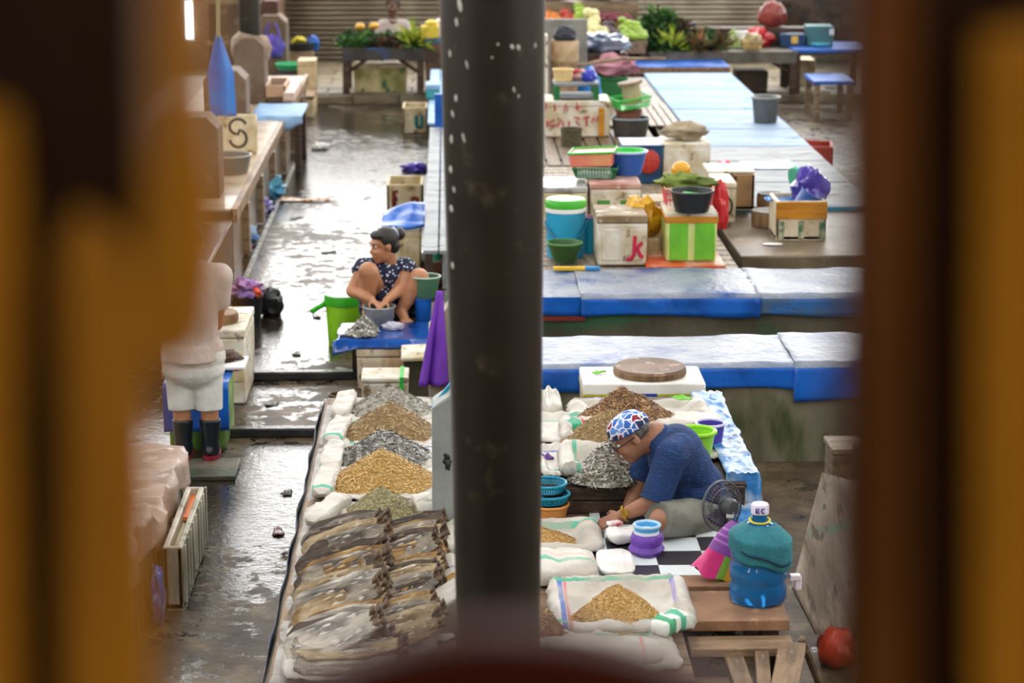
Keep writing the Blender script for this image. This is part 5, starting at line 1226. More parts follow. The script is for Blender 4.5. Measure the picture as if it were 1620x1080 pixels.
for lab, px, py, r_, m, sd in (('crumpled pale blue plastic bag on the left gutter', 424, 312, (.17, .14, .12), mat('pale_blue_bag', '#6fb6cf', .3, '#2f86b8', 6, .4), 1), ('crumpled violet plastic bag on the left gutter', 411, 334, (.13, .11, .07), mat('violet_white_bag', '#5a4aa8', .3, '#d8d4ea', 7, .35), 2),
                              ('blue and white plastic bag by the left counter wall', 388, 384, (.12, .12, .09), mat('blue_white_bag', '#cfe0ea', .3, '#3f78b8', 7, .45), 3), ('pink plastic bag by the left counter wall', 381, 399, (.09, .08, .05), mat('pink_bag', '#e0a8ac', .35, '#f0dcdc', 6, .4), 4),
                              ('small white foam scrap on the far aisle floor', 507, 236, (.1, .07, .04), WHITEP, 5)):
    crumple('plastic_bag' if sd < 5 else 'foam_scrap', lab, 'bag' if sd < 5 else 'scrap', g(px, py, 0), r_, m, .7, 3, sd)
p = g(482, 318, 0)
tag(obj('wrapper', MB().grid(lambda u, v: Vector(((u - .5) * .52, (v - .5) * .2 * (1 - .6 * u) + .03 * math.sin(u * 7), .012 + .035 * abs(nz3(u * 7, v * 5, 3)))), 30, 10), mat('orange_white_wrapper', '#e8e0d4', .35, '#d08a2a', 5, .5), None, smooth=40, solid=.003, loc=p), 'orange and white plastic wrapper lying in the aisle', 'wrapper')
rs = random.Random(11); DEB = [mat('wet_brown_scrap', '#3a2a1c', .3), mat('dark_leaf_scrap', '#2f3420', .4), mat('pale_scrap', '#b8b0a4', .5), mat('reddish_reflection', '#5a1f1c', .3)]  # last colour paints red reflections on the wet floor
for k, (px, py, c, lab) in enumerate(((497, 815, 3, 'reddish reflection patch on the near aisle floor'), (440, 842, 3, 'small red brown reflection patch in the near aisle'), (470, 880, 0, 'dark wet scrap beside the split fish in the aisle'), (455, 780, 1, 'dark leaf scrap in front of the second sill'), (470, 560, 1, 'dark leaf scrap between the bin and the lime bucket'),
                                  (500, 500, 0, 'brown scrap left of the lime bucket'), (430, 640, 0, 'brown scrap between the two sills'), (505, 683, 0, 'brown flat scrap beside the tin'), (366, 736, 2, 'white paper strip in front of the rubber boots'), (540, 585, 2, 'pale husk on the floor by the rusty foam box'), (520, 400, 0, 'dark wet patch of leaves left of the woman'), (470, 345, 1, 'dark leaves in the aisle near the orange wrapper'))):
    tag(obj('floor_scrap', MB().grid(lambda u, v, k=k: Vector(((u - .5) * (.1 + .04 * (k % 3)), (v - .5) * .07 * (1 - .5 * u), .006 + .02 * abs(nz3(u * 4 + k, v * 4)))), 6, 5), DEB[c], None, smooth=60, solid=.002, loc=g(px, py, .0), rot=(0, 0, rs.random() * 3)), lab, 'scrap')
# white gutter line
a, b_ = g(392, 440, 0), g(462, 262, 0)
struct('trim_6', MB().box(((a.x + b_.x) / 2, (a.y + b_.y) / 2, .006), (.035, b_.y - a.y, .012)), mat('worn_white_line', '#b8b8b0', .4, '#6a6558', 9, .5), smooth=False)

# on the left counter
def pedestal(label, x0, x1, yb, ytop, z0, d, m, side=None, wrap=False):
    cx, yf, w, h = bxp(x0, x1, yb, ytop, z0); t = thing('concrete_pedestal', label, 'pedestal', (cx, yf + d / 2, z0))
    c = .1
    vs = []; 
    for sy in (-1, 1): vs += [(-w / 2, sy * d / 2, 0), (w / 2, sy * d / 2, 0), (w / 2, sy * d / 2, h - c), (w / 2 - c, sy * d / 2, h), (-w / 2 + c, sy * d / 2, h), (-w / 2, sy * d / 2, h - c)]
    fs = [tuple(range(6)), tuple(range(11, 5, -1))] + [(i, (i + 1) % 6, 6 + (i + 1) % 6, 6 + i) for i in range(6)]
    obj('block', MB().add(vs, fs), m, t, smooth=False, bevel=.012); t['dims'] = (w, d, h); return t
BRC = mat('brown_pedestal', '#6f5c4a', .7, '#584636', 3, .45, '#86725c', 8, .2, bump=.2)
pedestal('brown concrete pedestal nearest on the left counter', 240, 347, 330, 186, .5, .45, BRC)
pedestal('short brown concrete pedestal behind the hanging blue bag', 322, 390, 190, 112, .59, .5, BRC)
t = pedestal('concrete pedestal wrapped in brown cloth under the far steel post', 371, 420, 165, 60, .59, .5, BRC)
w, d, h = t['dims']; px_, py_ = t.location.x, t.location.y
obj('cloth_wrap', MB().tube([(0, 0, h * .68), (.01, 0, h * .8), (-.01, 0, h * .98), (0, 0, h + .03)], [w * .62, w * .68, w * .58, w * .36], 22), mat('brown_rag', '#7a6656', .85, '#a8937f', 8, .4, bump=.6, bsc=14), t, smooth=60)
tag(obj('steel_post', MB().lathe([(.125, 0), (.125, 8.12 - .59 - h)], 28), STEELD, None, loc=(px_, py_, .6 + h)), 'far dark steel roof post on the wrapped pedestal at left', 'post')
t = pedestal('far concrete pedestal with a hanging violet bag at left', 404, 452, 150, 28, .12, .5, BRC, None)
t.location.y = 31.9
cx, yf, w, h = bxp(404, 452, 150, 28, .12)
p = gy(432, 62, 31.6); crumple('violet_bag', 'violet shopping bag hanging on the far pedestal', 'bag', p - Vector((0, 0, .24)), (.15, .05, .17), mat('violet_shop_bag', '#5a4ab0', .35, '#3a2f86', 5, .45), .35, 2.4, 4)
tag(obj('bag_handle', MB().tube([(-.1, 0, 0), (-.09, 0, .16), (-.05, .02, .26)], .016, 6).tube([(.1, 0, 0), (.07, 0, .16), (.03, .02, .26)], .016, 6), mat('violet_shop_bag', '#fff'), None, loc=p), 'x', 'bag')
o = bpy.data.objects['bag_handle']; vb = bpy.data.objects['violet_bag']; o.parent = vb; o.location = (0, 0, .2); del o['label']; del o['category']
# hanging blue plastic sheet
p = gy(343, 120, 21.8); zt, zb2 = gy(343, 55, 21.8).z, gy(343, 184, 21.8).z
def hb(u, v):
    w_ = .05 + .2 * min(1, v * 2.2); x = (u - .5) * w_ + .02 + .03 * v; return Vector((x, -.03 * math.cos(u * 9) * min(1, v * 2), -(v) * (zt - zb2)))
tag(obj('blue_sheet', MB().grid(hb, 18, 24), mat('bright_blue_plastic', '#1f7fd8', .3, '#3f66b8', 4, .45, '#7a5a98', 6, .2, bump=.2), None, smooth=60, solid=.004, loc=(p.x, 21.8, zt)), 'bright blue plastic sheet hanging over the left counter', 'plastic sheet')
tag(obj('hanging_rope', MB().tube([(0, 0, 0), (.01, .0, .5), (.03, 0, 1.2), (.03, 0, 8.12 - zt)], .02, 6), mat('rope', '#9a8f66', .8, '#6f8a5a', 6, .4), None, loc=(p.x + .02, 21.8, zt - .02)), 'pale rope holding the hanging blue sheet', 'rope')
# board with letter S, basin, blue-topped table and boxes
cx, yf, w, h = bxp(344, 407, 244, 182, .59)
t = thing('letter_board', 'brown foam board painted with a dark letter S on the left counter', 'board', (cx, yf + .04, .592), 0, None, R(-8))
obj('slab', MB().box((0, 0, h / 2), (w, .06, h)), STYD, t, bevel=.02)
obj_s = [(w * .02 + .085 * math.cos(a), h * .68 + .075 * math.sin(a)) for a in [R(x) for x in range(20, 271, 25)]] + [(w * .02 + .085 * math.cos(a), h * .38 + .085 * math.sin(a)) for a in [R(x) for x in range(80, -171, -25)]]
strokes(t, 'letter_paint', [obj_s], .014, -.034, INK)
t = vessel('grey_basin', 'grey plastic basin on the tiled left counter', 'basin', 318, 396, 278, 250, .592, mat('grey_brown_plastic', '#6f6a5e', .45), mat('pale_grey_rim', '#a8a296', .45), .84)
t = thing('side_table', 'small table under a pale blue cloth projecting into the aisle', 'table', (g(430, 180, .62).x, g(430, 180, .62).y + .25, 0))
a, b_ = g(396, 186, .62), g(478, 186, .62); w = b_.x - a.x; t.location.x = (a.x + b_.x) / 2; t.location.y = a.y + .55
def st(u, v):
    x = (u - .5) * w; y = .6 - v * 1.3; z = .635
    if y < -.55: z -= (-.55 - y) * (.8 + .5 * nz3(x * 5, 1)); y = -.56 - .02 * math.sin(x * 20)
    return Vector((x, y, z + .008 * nz3(x * 5, y * 5)))
obj('cloth', MB().grid(st, 20, 24), LBLUE, t, smooth=60, solid=.005); obj('top', MB().box((0, .02, .605), (w - .03, 1.1, .03)), WOOD, t)
for sx in (-1, 1):
    for sy in (-1, 1): obj('leg', MB().box((sx * (w / 2 - .06), sy * .48, .295), (.07, .07, .59)), DARKW, t)
t = open_box('blue_tray', 'blue lined tray with a white plank on the left counter', 418, 452, 158, 135, .64, .8, mat('pale_wood', '#b08f72', .6), 'tray'); w, d, h = t['dims']; obj('blue_lining', MB().box((0, 0, .05), (w - .07, d - .07, .03)), LBLUE, t)
p = g(457, 160, .64); tag(obj('white_plank', MB().box((0, 0, .05), (.13, 1.5, .1)), mat('pinkish_white_wood', '#d8bfae', .5, '#c0a594', 4, .4), None, bevel=.006, loc=(p.x, p.y + .75, .64)), 'thick pinkish white plank beside the blue lined tray', 'plank')
cooler('brown_crate', 'brown stained crate at the end of the left counter', 462, 497, 186, 152, 0, .7, STYD, mat('brown_crate_lid', '#8a6a44', .6, '#6a4e30', 4, .4), .05, cat='crate')
cooler('cream_basket', 'stacked cream crates behind the green tray at left', 472, 500, 172, 96, 0, .45, mat('cream_crate', '#cbb48c', .6, '#a8926c', 5, .4), mat('cream_crate', '#fff'), .08, cat='crate')
vessel('black_bucket', 'dark bucket with a green tray on top at left', 'bucket', 438, 479, 164, 112, 0, mat('charcoal_plastic', '#3f3c3a', .5), None, .85)
q = bpy.data.objects['black_bucket']; rt, rb, hh = q['dims']
t = thing('green_tray', 'round green plastic tray on the dark bucket', 'tray', (q.location.x, q.location.y, q.location.z + hh + .008)); obj('dish', MB().lathe(lbowl(rt * 1.15, rt * .95, .07), 32), mat('tray_green', '#2fae74', .4), t); obj('rim', MB().tube([(rt * 1.15 * math.cos(a), rt * 1.15 * math.sin(a), .07) for a in [2 * math.pi * i / 30 for i in range(30)]], .009, 6, True), mat('tray_green', '#fff'), t)
t = thing('banana_basket', 'dark basket with yellow bananas and a blue cloth by the shutter', 'basket', gy(474, 80, 33.0) - Vector((0, 0, .05))); t.location.z = gy(474, 80, 33.0).z
zz_ = t.location.z - .13
obj('basket', MB().lathe(lbowl(.24, .2, .12), 26), BLACKP, t); obj('bananas', MB().tube([(-.1, 0, .12), (-.02, -.05, .18), (.08, 0, .14)], [.03, .04, .03], 8).tube([(-.05, .05, .12), (.03, 0, .17), (.1, .05, .12)], [.03, .04, .03], 8), mat('banana_yellow', '#c9b82a', .5), t); obj('blue_cloth', MB().ell((.2, .02, .1), (.09, .09, .12), 16, 10, None, .4, 3), BLUET, t)
obj('stand', MB().box((0, 0, -zz_ / 2), (.4, .4, zz_)), WOODX, t, bevel=.01)
t = thing('storage_shelf', 'dark clutter shelf beside the far left pedestal', 'shelf', (gy(400, 60, 33.4).x - .3, 33.5, .12)); obj('post', MB().box((-.3, 0, .8), (.08, .3, 1.6)).box((.35, 0, .8), (.08, .3, 1.6)), DARKW, t); 
for z in (.5, 1.1, 1.58): obj('shelf_board', MB().box((.02, 0, z), (.8, .4, .05)), WOODX, t)
p = gy(425, 12, 32.1); cooler('red_brown_drum', 'dark red brown drum on the far left pedestal', 416, 440, 30, 0, gy(425, 30, 31.9).z, .3, mat('drum_red_brown', '#4a2a1e', .6), None, .01, cat='drum')
# ================================================================== cluster on the stage behind the rear counter
ZT = .60
def duckboard(label, x0, x1, y0, y1, z, n, along, m=WOODY, name='slat_rack', rz=0., th=.03):
    t = thing(name, label, 'slat rack', ((x0 + x1) / 2, (y0 + y1) / 2, z), rz); w, l = x1 - x0, y1 - y0
    for i in range(n):
        if along == 'y': obj('slat', MB().box((-w / 2 + (i + .5) * w / n, 0, th * .75), (w / n * .84, l, th * .5)), m, t, bevel=.003)
        else: obj('slat', MB().box((0, -l / 2 + (i + .5) * l / n, th * .75), (w, l / n * .86, th * .5)), m, t, bevel=.003)
    for k in (-.35, .35):
        if along == 'y': obj('batten', MB().box((0, k * l, th * .25), (w, .06, th * .5)), DARKW, t)
        else: obj('batten', MB().box((k * w, 0, th * .25), (.06, l, th * .5)), DARKW, t)
    return t
zc = .561; ZT = zc + .03
duckboard('brown slat rack under the lettered box', .34, 2.14, 21.6, 24.9, zc, 12, 'y', mat('brown_slat', '#7a6650', .5, '#58462f', 4, .45, bump=.2, bsc=30, stretch=(8, 1, 8)))
duckboard('grey slat rack with crosswise slats beside the post', .34, 2.14, 16.4, 21.5, zc, 26, 'x', WOODY)
duckboard('grey slat rack at the far end by the pale blue boards', .34, 2.14, 25.0, 29.7, zc, 15, 'y', WOODY)
a = g(1078, 186, ZT)
duckboard('small slat rack with dark edge leaning by the pale blue boards', 1.62, 2.5, 24.2, 26.2, ZT + .004, 10, 'y', WOODY, 'slat_rack')
# pale blue boards covering the ledge
yy = 19.3; k = 0
BL2 = [mat('wet_pale_blue_board', '#fff'), mat('wet_white_blue_board', '#7f9cbf', .6, '#98abc0', 1.6, .5, '#5479aa', 5, .25, bump=.2, bsc=10, spec=.28, stretch=(.6, 1.6, 1)), mat('wet_white_board', '#fff')]
lab_ = ['nearest wet white board on the ledge', 'wet white board beyond the taped box', 'wet white board with blue edge in the middle of the ledge', 'wet pale board beside the red box', 'pale blue board under the grey bucket', 'long pale blue board past the grey bucket', 'farthest pale blue board on the ledge']
for k, (y0, y1, mi) in enumerate(((19.0, 20.3, 2), (20.35, 21.6, 2), (21.65, 22.6, 2), (22.65, 23.9, 1), (23.95, 25.6, 1), (25.65, 27.6, 0), (27.65, 29.3, 0))):
    x0 = lx + .02 if k < 2 else 2.52
    o = tag(obj('ledge_board', MB().box((0, 0, .02), (3.64 - x0, y1 - y0, .035)), BL2[mi], None, bevel=.006, loc=((x0 + 3.64) / 2, (y0 + y1) / 2, .583)), lab_[k], 'board')
    obj('blue_edge', MB().box((0, -(y1 - y0) / 2 - .008, .015), (3.64 - x0 - .3, .012, .03)), TEALP, o)
ZL = .622
# blue tarp tables behind
for lab, x0, x1, y0, y1, z in (('bright blue tarpaulin table beyond the slat racks', 2.0, 3.72, 30.0, 31.0, .62),):
    t = thing('blue_table', lab, 'table', ((x0 + x1) / 2, (y0 + y1) / 2, 0)); w, l = x1 - x0, y1 - y0
    obj('tarpaulin', MB().grid(lambda u, v: Vector(((u - .5) * w, (v - .5) * l, z + .01 + .01 * nz3(u * 9, v * 9) - .05 * (v < .02))), 26, 20), BLUET, t, smooth=60, solid=.006)
    obj('top_board', MB().box((0, 0, z - .05), (w, l, .09)), WOOD, t)
    for sx in (-1, 1):
        for sy in (-1, 1): obj('leg', MB().box((sx * (w / 2 - .07), sy * (l / 2 - .07), z / 2 - .05), (.09, .09, z - .1)), DARKW, t)

# ---- front row
t = cooler('letter_box', 'white foam box painted with a red letter k', 944, 1024, 420, 341, .605, .5, STY, mat('brown_stained_lid', '#a08a68', .6, '#7a6444', 5, .5, '#d8d2c2', 9, .25, bump=.2), .06, [(.10, .44, .12, .86), (.56, .9, .12, .86)], STY)
w, d, h = t['dims']
strokes(t, 'letter_paint', [[(w * .25, h * .60), (w * .24, h * .40), (w * .23, h * .22), (w * .18, h * .14), (w * .09, h * .12)]], .014, -d / 2 - .010, RED_PAINT)
strokes(t, 'letter_paint', [[(w * .40, h * .47), (w * .31, h * .38), (w * .25, h * .34)]], .014, -d / 2 - .010, RED_PAINT)
strokes(t, 'letter_paint', [[(w * .29, h * .36), (w * .35, h * .22), (w * .41, h * .16)]], .014, -d / 2 - .010, RED_PAINT)
tr = tag(obj('orange_tray', MB().box((0, 0, .02), (.58, .62, .04)), mat('orange_lid', '#c9552c', .45, '#d8c4b0', 5, .35), None, bevel=.008, loc=(g(1086, 426, .605).x, g(1086, 426, .605).y + .31, .593)), 'flat orange lid under the lime green taped box', 'lid')
t = cooler('taped_box', 'lime green panelled foam box with brown tape around its lid', 1053, 1134, 414, 336, .635, .46, mat('yellow_green_foam', '#cdd98a', .5, '#b5c86a', 5, .4), STY, .05, [(.07, .43, .04, .93), (.56, .95, .04, .93)], mat('lime_panel', '#6fbf2e', .5, '#5fa828', 6, .4))
w, d, h = t['dims']; obj('tape', MB().box((0, 0, h - .055), (w + .012, d + .012, .055)), TAPE, t, bevel=.006); z_t = .635 + h
vessel('black_basin', 'black plastic basin on the lime green taped box', 'basin', 1062, 1132, 338, 307, z_t + .004, BLACKP, mat('grey_rim', '#3a3c40', .4), .78)
p = bpy.data.objects['black_basin']; pz_ = p.location.z
vessel('green_bowl', 'bright green bowl lying in the black basin', 'bowl', 1080, 1118, 312, 306, pz_ + .03, BGREEN, None, .7)
q = bpy.data.objects['green_bowl']; q.location = (p.location.x + .02, p.location.y - .02, pz_ + .095); q.rotation_euler = (R(-6), R(6), 0)
basket('pink_basket', 'pink lattice basket holding an olive cloth behind the black basin', 'basket', 1056, 1134, 322, 284, z_t + .05, .34, PINKP, mat('peach_rim', '#e8b090', .4))
q = bpy.data.objects['pink_basket']; w, d, h = q['dims']; q.location.y = p.location.y + .4; 
q.location.z = z_t - .05
tag(obj('support_box', MB().box((0, 0, 0), (w, d + .1, q.location.z - ZT - .004)), STYD, None, bevel=.01, loc=(q.location.x, q.location.y, (q.location.z + ZT) / 2)), 'stained foam box under the pink basket behind the taped box', 'box'); bpy.data.objects['support_box'].name = 'foam_box'
crumple('olive_cloth', 'olive green cloth bundled in the pink basket', 'cloth', q.location + Vector((-.02, 0, h - .03)), (.2, .15, .07), mat('olive_cloth', '#6f8030', .8, '#57662a', 6, .45, bump=.4), .5, 2.5, 4)
crumple('yellow_bag', 'yellow plastic bag bulging beside the pink basket', 'bag', Vector((q.location.x - w / 2 - .16, q.location.y + .05, ZT + .16)), (.14, .15, .17), mat('yellow_bag', '#d8a51c', .35, '#c08c14', 5, .45, bump=.5, bsc=14), .4, 2.6, 7)
tag(obj('bag_box', MB().box((0, 0, .075), (.27, .32, .15)), STYD, None, bevel=.01, loc=(q.location.x - w / 2 - .17, q.location.y + .05, ZT + .003)), 'low stained box under the yellow bag', 'box')
tag(obj('orange_ball', MB().ell((0, 0, .07), (.075, .07, .07), 18, 12), mat('amber_plastic', '#d89a1c', .35), None, loc=(q.location.x - .04, q.location.y + .1, q.location.z + h + .03)), 'amber round plastic cup above the olive cloth', 'cup')
crumple('red_bag', 'red plastic bag hanging beside the pink basket', 'bag', Vector((q.location.x + w / 2 + .07, q.location.y + .02, z_t - .2)), (.065, .1, .2), REDP, .3, 2.2, 3)
# boxes right of it
t = cooler('circle_box', 'white foam box marked with a struck out circle', 1130, 1164, 352, 289, ZT + .03, .5, STY, STY, .05)
w, d, h = t['dims']; ring = [(w * -.12 + .075 * math.cos(a), h * .42 + .085 * math.sin(a)) for a in [2 * math.pi * i / 18 for i in range(19)]]
strokes(t, 'circle_mark', [ring], .009, -d / 2 - .008, INK); strokes(t, 'circle_bar', [[(w * -.12 - .05, h * .42 + .06), (w * -.12 + .05, h * .42 - .06)]], .009, -d / 2 - .008, INK)
obj('red_strap', MB().box((-w * .3, -d / 2 - .012, h * .3), (.025, .01, h * .9)), mat('red_strap', '#8a1f24', .5), t)
t = open_box('wooden_box', 'open brown wooden box lying behind the circle marked box', 1160, 1193, 332, 276, ZT + .05, .45, mat('light_brown_box', '#9a7850', .6, '#7a5c38', 4, .45, bump=.2), 'box'); w, d, h = t['dims']
obj('white_top', MB().box((-.1, .05, h + .012), (w + .22, d, .02)), STY, t, bevel=.005); t.location.x += .0
# back left boxes of the front row
t = cooler('patch_box', 'white foam box with two green patches behind the k box', 933, 1013, 360, 290, ZT + .004, .55, STY, mat('pinkish_lid', '#c9a596', .45, '#a86a5c', 5, .45, '#e0d8cc', 9, .25), .05, [(.14, .40, .1, .72), (.6, .86, .1, .72)], mat('green_patch', '#4f8f34', .5, '#3f7a2a', 6, .4)); pb = t
w, d, h = t['dims']; zq = t.location.z + h
t = cooler('mark_box', 'foam box with red and green marks beside the post', 850, 929, 362, 296, ZT + .004, .55, STYD, mat('foil_lid', '#c4c4c0', .25, '#6f6a60', 6, .4, metal=.3), .05)
w2, d2, h2 = t['dims']
for k, (x, c) in enumerate(((-.24, REDP), (-.04, REDP), (.07, DGREEN), (.3, REDP))): obj('paint_mark', MB().box((w2 * x, -d2 / 2 - .003, h2 * .52), (w2 * (.1 if k < 3 else .3), .012, h2 * .1)), c, t)
basket('green_basket', 'dark green lattice basket across two foam boxes', 'basket', 895, 967, 292, 276, zq + .006, .38, DGREEN, None, R(-6)); gb = bpy.data.objects['green_basket']
gb.location.x = (pb.location.x + t.location.x) / 2 + .08; gb.location.y = pb.location.y + .1; gz = gb['dims'][2]
basket('pink_tray', 'pink basket with green rim stacked on the dark green basket', 'basket', 890, 962, 272, 250, gb.location.z + gz + .012, .34, PINKP, BGREEN, R(-10), R(-3), 1, 1, .9); q = bpy.data.objects['pink_tray']; q.location = (gb.location.x - .02, gb.location.y, gb.location.z + gz + .014)
for i in range(4):
    pass
w, d, h = q['dims']; obj('inner_wall', MB().box((0, 0, h / 2), (w * .93, d * .93, h * .9)), mat('pink_orange_plastic', '#e0756a', .4, '#d89a6a', 4, .4), q)
p = gb.location + Vector((.26, .1, -.0)); t = thing('blue_basin', 'blue basin with pale rim behind the stacked baskets', 'basin', (p.x, p.y, zq + .004)); obj('body', MB().lathe(lbowl(.17, .12, .19), 32), mat('royal_blue_plastic', '#2a5cae', .35), t); obj('rim', MB().tube([(.17 * math.cos(a), .17 * math.sin(a), .19) for a in [2 * math.pi * i / 30 for i in range(30)]], .01, 6, True), mat('pale_blue_rim', '#a9c0e0', .35), t); obj('green_liner', MB().lathe([(.155, .17), (.16, .2), (.15, .2), (.14, .15)], 30), BGREEN, t)
# drinks cooler and green bowl by the post
p = g(896, 408, .605); rj = 32 / ppm(p)
t = thing('drink_cooler', 'turquoise drinks cooler with green and white lid by the post', 'cooler', (p.x, p.y + rj, .594)); hh = gy(896, 334, p.y).z - .594
obj('body', MB().lathe([(0, 0), (rj * .92, 0), (rj, hh * .96), (0, hh * .96)], 36), mat('turquoise_plastic', '#2aa0c8', .35), t); obj('white_band', MB().lathe([(rj * .99, hh * .93), (rj * 1.03, hh * .94), (rj * 1.03, hh * 1.02), (rj * .98, hh * 1.03)], 36), WHITEP, t)
obj('lid', MB().lathe([(rj * 1.0, hh * 1.02), (rj * 1.03, hh * 1.03), (rj * 1.03, hh * 1.16), (rj * .95, hh * 1.2), (0, hh * 1.2)], 36), GREENR, t)
obj('handle', MB().tube([(rj * 1.02 * math.cos(a), rj * 1.02 * math.sin(a) - .01, hh * .72 - .13 * abs(math.sin(a)) ** 1.5) for a in [math.pi + math.pi * i / 14 for i in range(15)]], .01, 6), mat('teal_handle', '#1c6f92', .4), t)
vessel('green_bowl', 'dark green ribbed bowl in front of the drinks cooler', 'bowl', 864, 921, 414, 386, .605, mat('mossy_green_plastic', '#2f5a26', .4, '#24481e', 6, .4), mat('mossy_rim', '#4a8032', .4), .62)
q = bpy.data.objects['green_bowl.001']; q.location.y -= .13; q.location.z = .616
vessel('teal_jug', 'teal jug squeezed between the drinks cooler and the k box', 'jug', 922, 946, 402, 345, .594, TEALP, mat('mauve_cap', '#b06a8c', .4), .9)
p = g(905, 428, .615); tag(obj('yellow_plank', MB().box((0, 0, .012), (.34, .06, .024)), mat('yellow_blue_paint', '#d8b02a', .4, stripes=[(0, .12, .06, '#2f86c0')]), None, bevel=.004, loc=(p.x + .03, p.y - .06, .632)), 'yellow and blue painted strip on the rear counter edge', 'strip')
tag(obj('pink_board', MB().box((0, 0, .22), (.05, .4, .44)), PINKP, None, bevel=.005, loc=(g(858, 400, .6).x - .04, 17.3, ZT + .003)), 'pink board standing beside the post', 'board')
# grey bits between k box and green box
cooler('grey_box', 'grey stained foam box between the k box and the taped box', 1020, 1056, 392, 318, ZT + .003, .35, mat('grey_foam', '#a8987e', .6, '#84745c', 5, .45, '#5f4f3a', 9, .2), mat('grey_foam', '#fff'), .06)
# ---- middle row
t = cooler('cloth_topped_box', 'white panelled foam box with a beige cloth on it', 1048, 1124, 290, 225, ZT + .004, .5, STY, None, .01, [(.08, .46, .1, .85), (.55, .92, .1, .85)], STY); w, d, h = t['dims']
crumple('beige_cloth', 'beige sack cloth bundled on the white panelled box', 'cloth', t.location + Vector((.0, 0, h + .003)), (w * .46, d * .36, .085), mat('beige_sacking', '#a5957c', .85, '#84765f', 5, .45, bump=.4), .45, 2.2, 5)
tag(obj('pink_bag', MB().ell((0, 0, .07), (.12, .12, .075), 20, 12, None, .4, 3, 2, -.07), mat('hot_pink_bag', '#d0345c', .35), None, smooth=30, loc=(t.location.x + w / 2 + .14, t.location.y, ZT + .02)), 'hot pink plastic bag beside the cloth topped box', 'bag')
cx, yf, w, h = bxp(985, 1049, 292, 232, ZT); yb__ = yf
t = thing('emblem_box', 'dark blue crate with a round red emblem', 'crate', (cx, yf + .26, ZT + .003)); obj('body', MB().box((0, 0, h / 2), (w, .5, h), taper=.9), mat('dark_teal_plastic', '#1f4a72', .4, '#183a5c', 5, .4), t, bevel=.012)
obj('emblem', MB().lathe([(0, 0), (.105, 0), (.11, .004), (.1, .012), (0, .014)], 30, (w * .12, -.25, h * .6), rot=rm(R(90))), mat('emblem_red', '#b8382c', .5, '#8a2018', 30, .35), t); obj('rim', MB().box((0, 0, h), (w + .02, .52, .02)), mat('dark_teal_plastic', '#fff'), t, bevel=.006)
# lettered box with stand
t = cooler('lettered_box', 'large white foam box with red hand painted letters and a tape stripe', 860, 966, 217, 160, ZT + .004, .6, STY, STY, .06)
w, d, h = t['dims']; bh = h - .06; s_ = w / 106
def LT(pts): return [((x - 913) * s_, (217 - y) * s_ * 1.02) for x, y in pts]
for ln in ([(866, 191), (865, 201)], [(877, 190), (867, 196), (878, 201)], [(881, 201), (888, 189), (892, 200)], [(900, 192), (900, 200)], [(908, 186), (917, 187), (911, 193), (917, 198)], [(927, 184), (928, 200)], [(922, 188), (933, 185)], [(937, 195), (938, 186), (944, 193), (945, 185)],
           [(864, 163), (863, 174)], [(877, 165), (878, 176)], [(892, 175), (895, 164), (898, 175)], [(912, 163), (914, 176)], [(909, 172), (918, 169)]):
    strokes(t, 'letter_paint', [LT(ln)], .011, -d / 2 - .002, mat('faded_red_paint', '#b8505c', .6))
obj('tape_stripe', MB().box((w * .36, -d / 2 - .003, bh * .5), (.06, .012, bh * .96)), TAPE, t); lb = t; zl_ = t.location.z + h
t = thing('white_stand', 'white and green wooden stand on the lettered box', 'stand', (gy(910, 150, lb.location.y).x, lb.location.y - .05, zl_ + .006)); wS = 70 / ppm(lb.location)
obj('top', MB().box((0, 0, .16), (wS, .42, .03)), WHITEW, t, bevel=.005)
for sx in (-1, 1): obj('leg', MB().box((sx * (wS / 2 - .03), -.18, .075), (.06, .05, .15)), DGREEN, t); obj('leg', MB().box((sx * (wS / 2 - .03), .18, .075), (.06, .05, .15)), DGREEN, t)
obj('shelf', MB().box((0, 0, .03), (wS - .06, .38, .025)), WHITEW, t); zz_ = t.location.z + .176
vessel('cream_pot', 'cream coloured pot on the white stand', 'pot', 866, 900, 132, 114, zz_, mat('cream_ceramic', '#d8bc84', .45), None, .9); q = bpy.data.objects['cream_pot']; q.location = (t.location.x - wS * .28, t.location.y, zz_ + .002)
crumple('blue_pack', 'small deep blue packet on the white stand', 'packet', Vector((t.location.x + wS * .3, t.location.y - .05, zz_)), (.075, .06, .07), mat('deep_blue_pack', '#2a35b0', .35), .3, 3, 2)
crumple('red_cloth', 'red and white cloth on the white stand', 'cloth', Vector((t.location.x + wS * .06, t.location.y + .1, zz_)), (.15, .1, .06), mat('red_white_cloth', '#b03a40', .7, '#e0d8d0', 6, .4), .5, 3, 3)
vessel('wicker_can', 'dark wicker can in front of the lettered box', 'can', 887, 922, 233, 206, ZT + .002, mat('dark_wicker', '#5f5638', .7, '#3f3824', 26, .5, bump=.6, bsc=50, stretch=(1, 1, 3)), None, .97)
t = vessel('dark_tub', 'dark grey tub stacked with a tray and tin by the lettered box', 'tub', 968, 1030, 218, 190, ZT + .004, mat('charcoal_tub', '#46433e', .5, '#34322e', 5, .4), mat('pale_blue_rim2', '#8fa8b4', .4), .84); rt, rb, hh = t['dims']
zz_ = t.location.z + hh
t2 = thing('clay_pot', 'brown clay pot standing in the dark tub', 'pot', (t.location.x - .02, t.location.y, t.location.z + .012)); obj('body', MB().lathe(lbowl(rt * .66, rt * .6, hh + .07, .02), 28), mat('clay', '#7a4a36', .6, '#5f3828', 5, .4), t2); obj('rim', MB().lathe([(rt * .66, hh + .05), (rt * .73, hh + .06), (rt * .73, hh + .075), (rt * .66, hh + .08)], 28), mat('clay', '#fff'), t2)
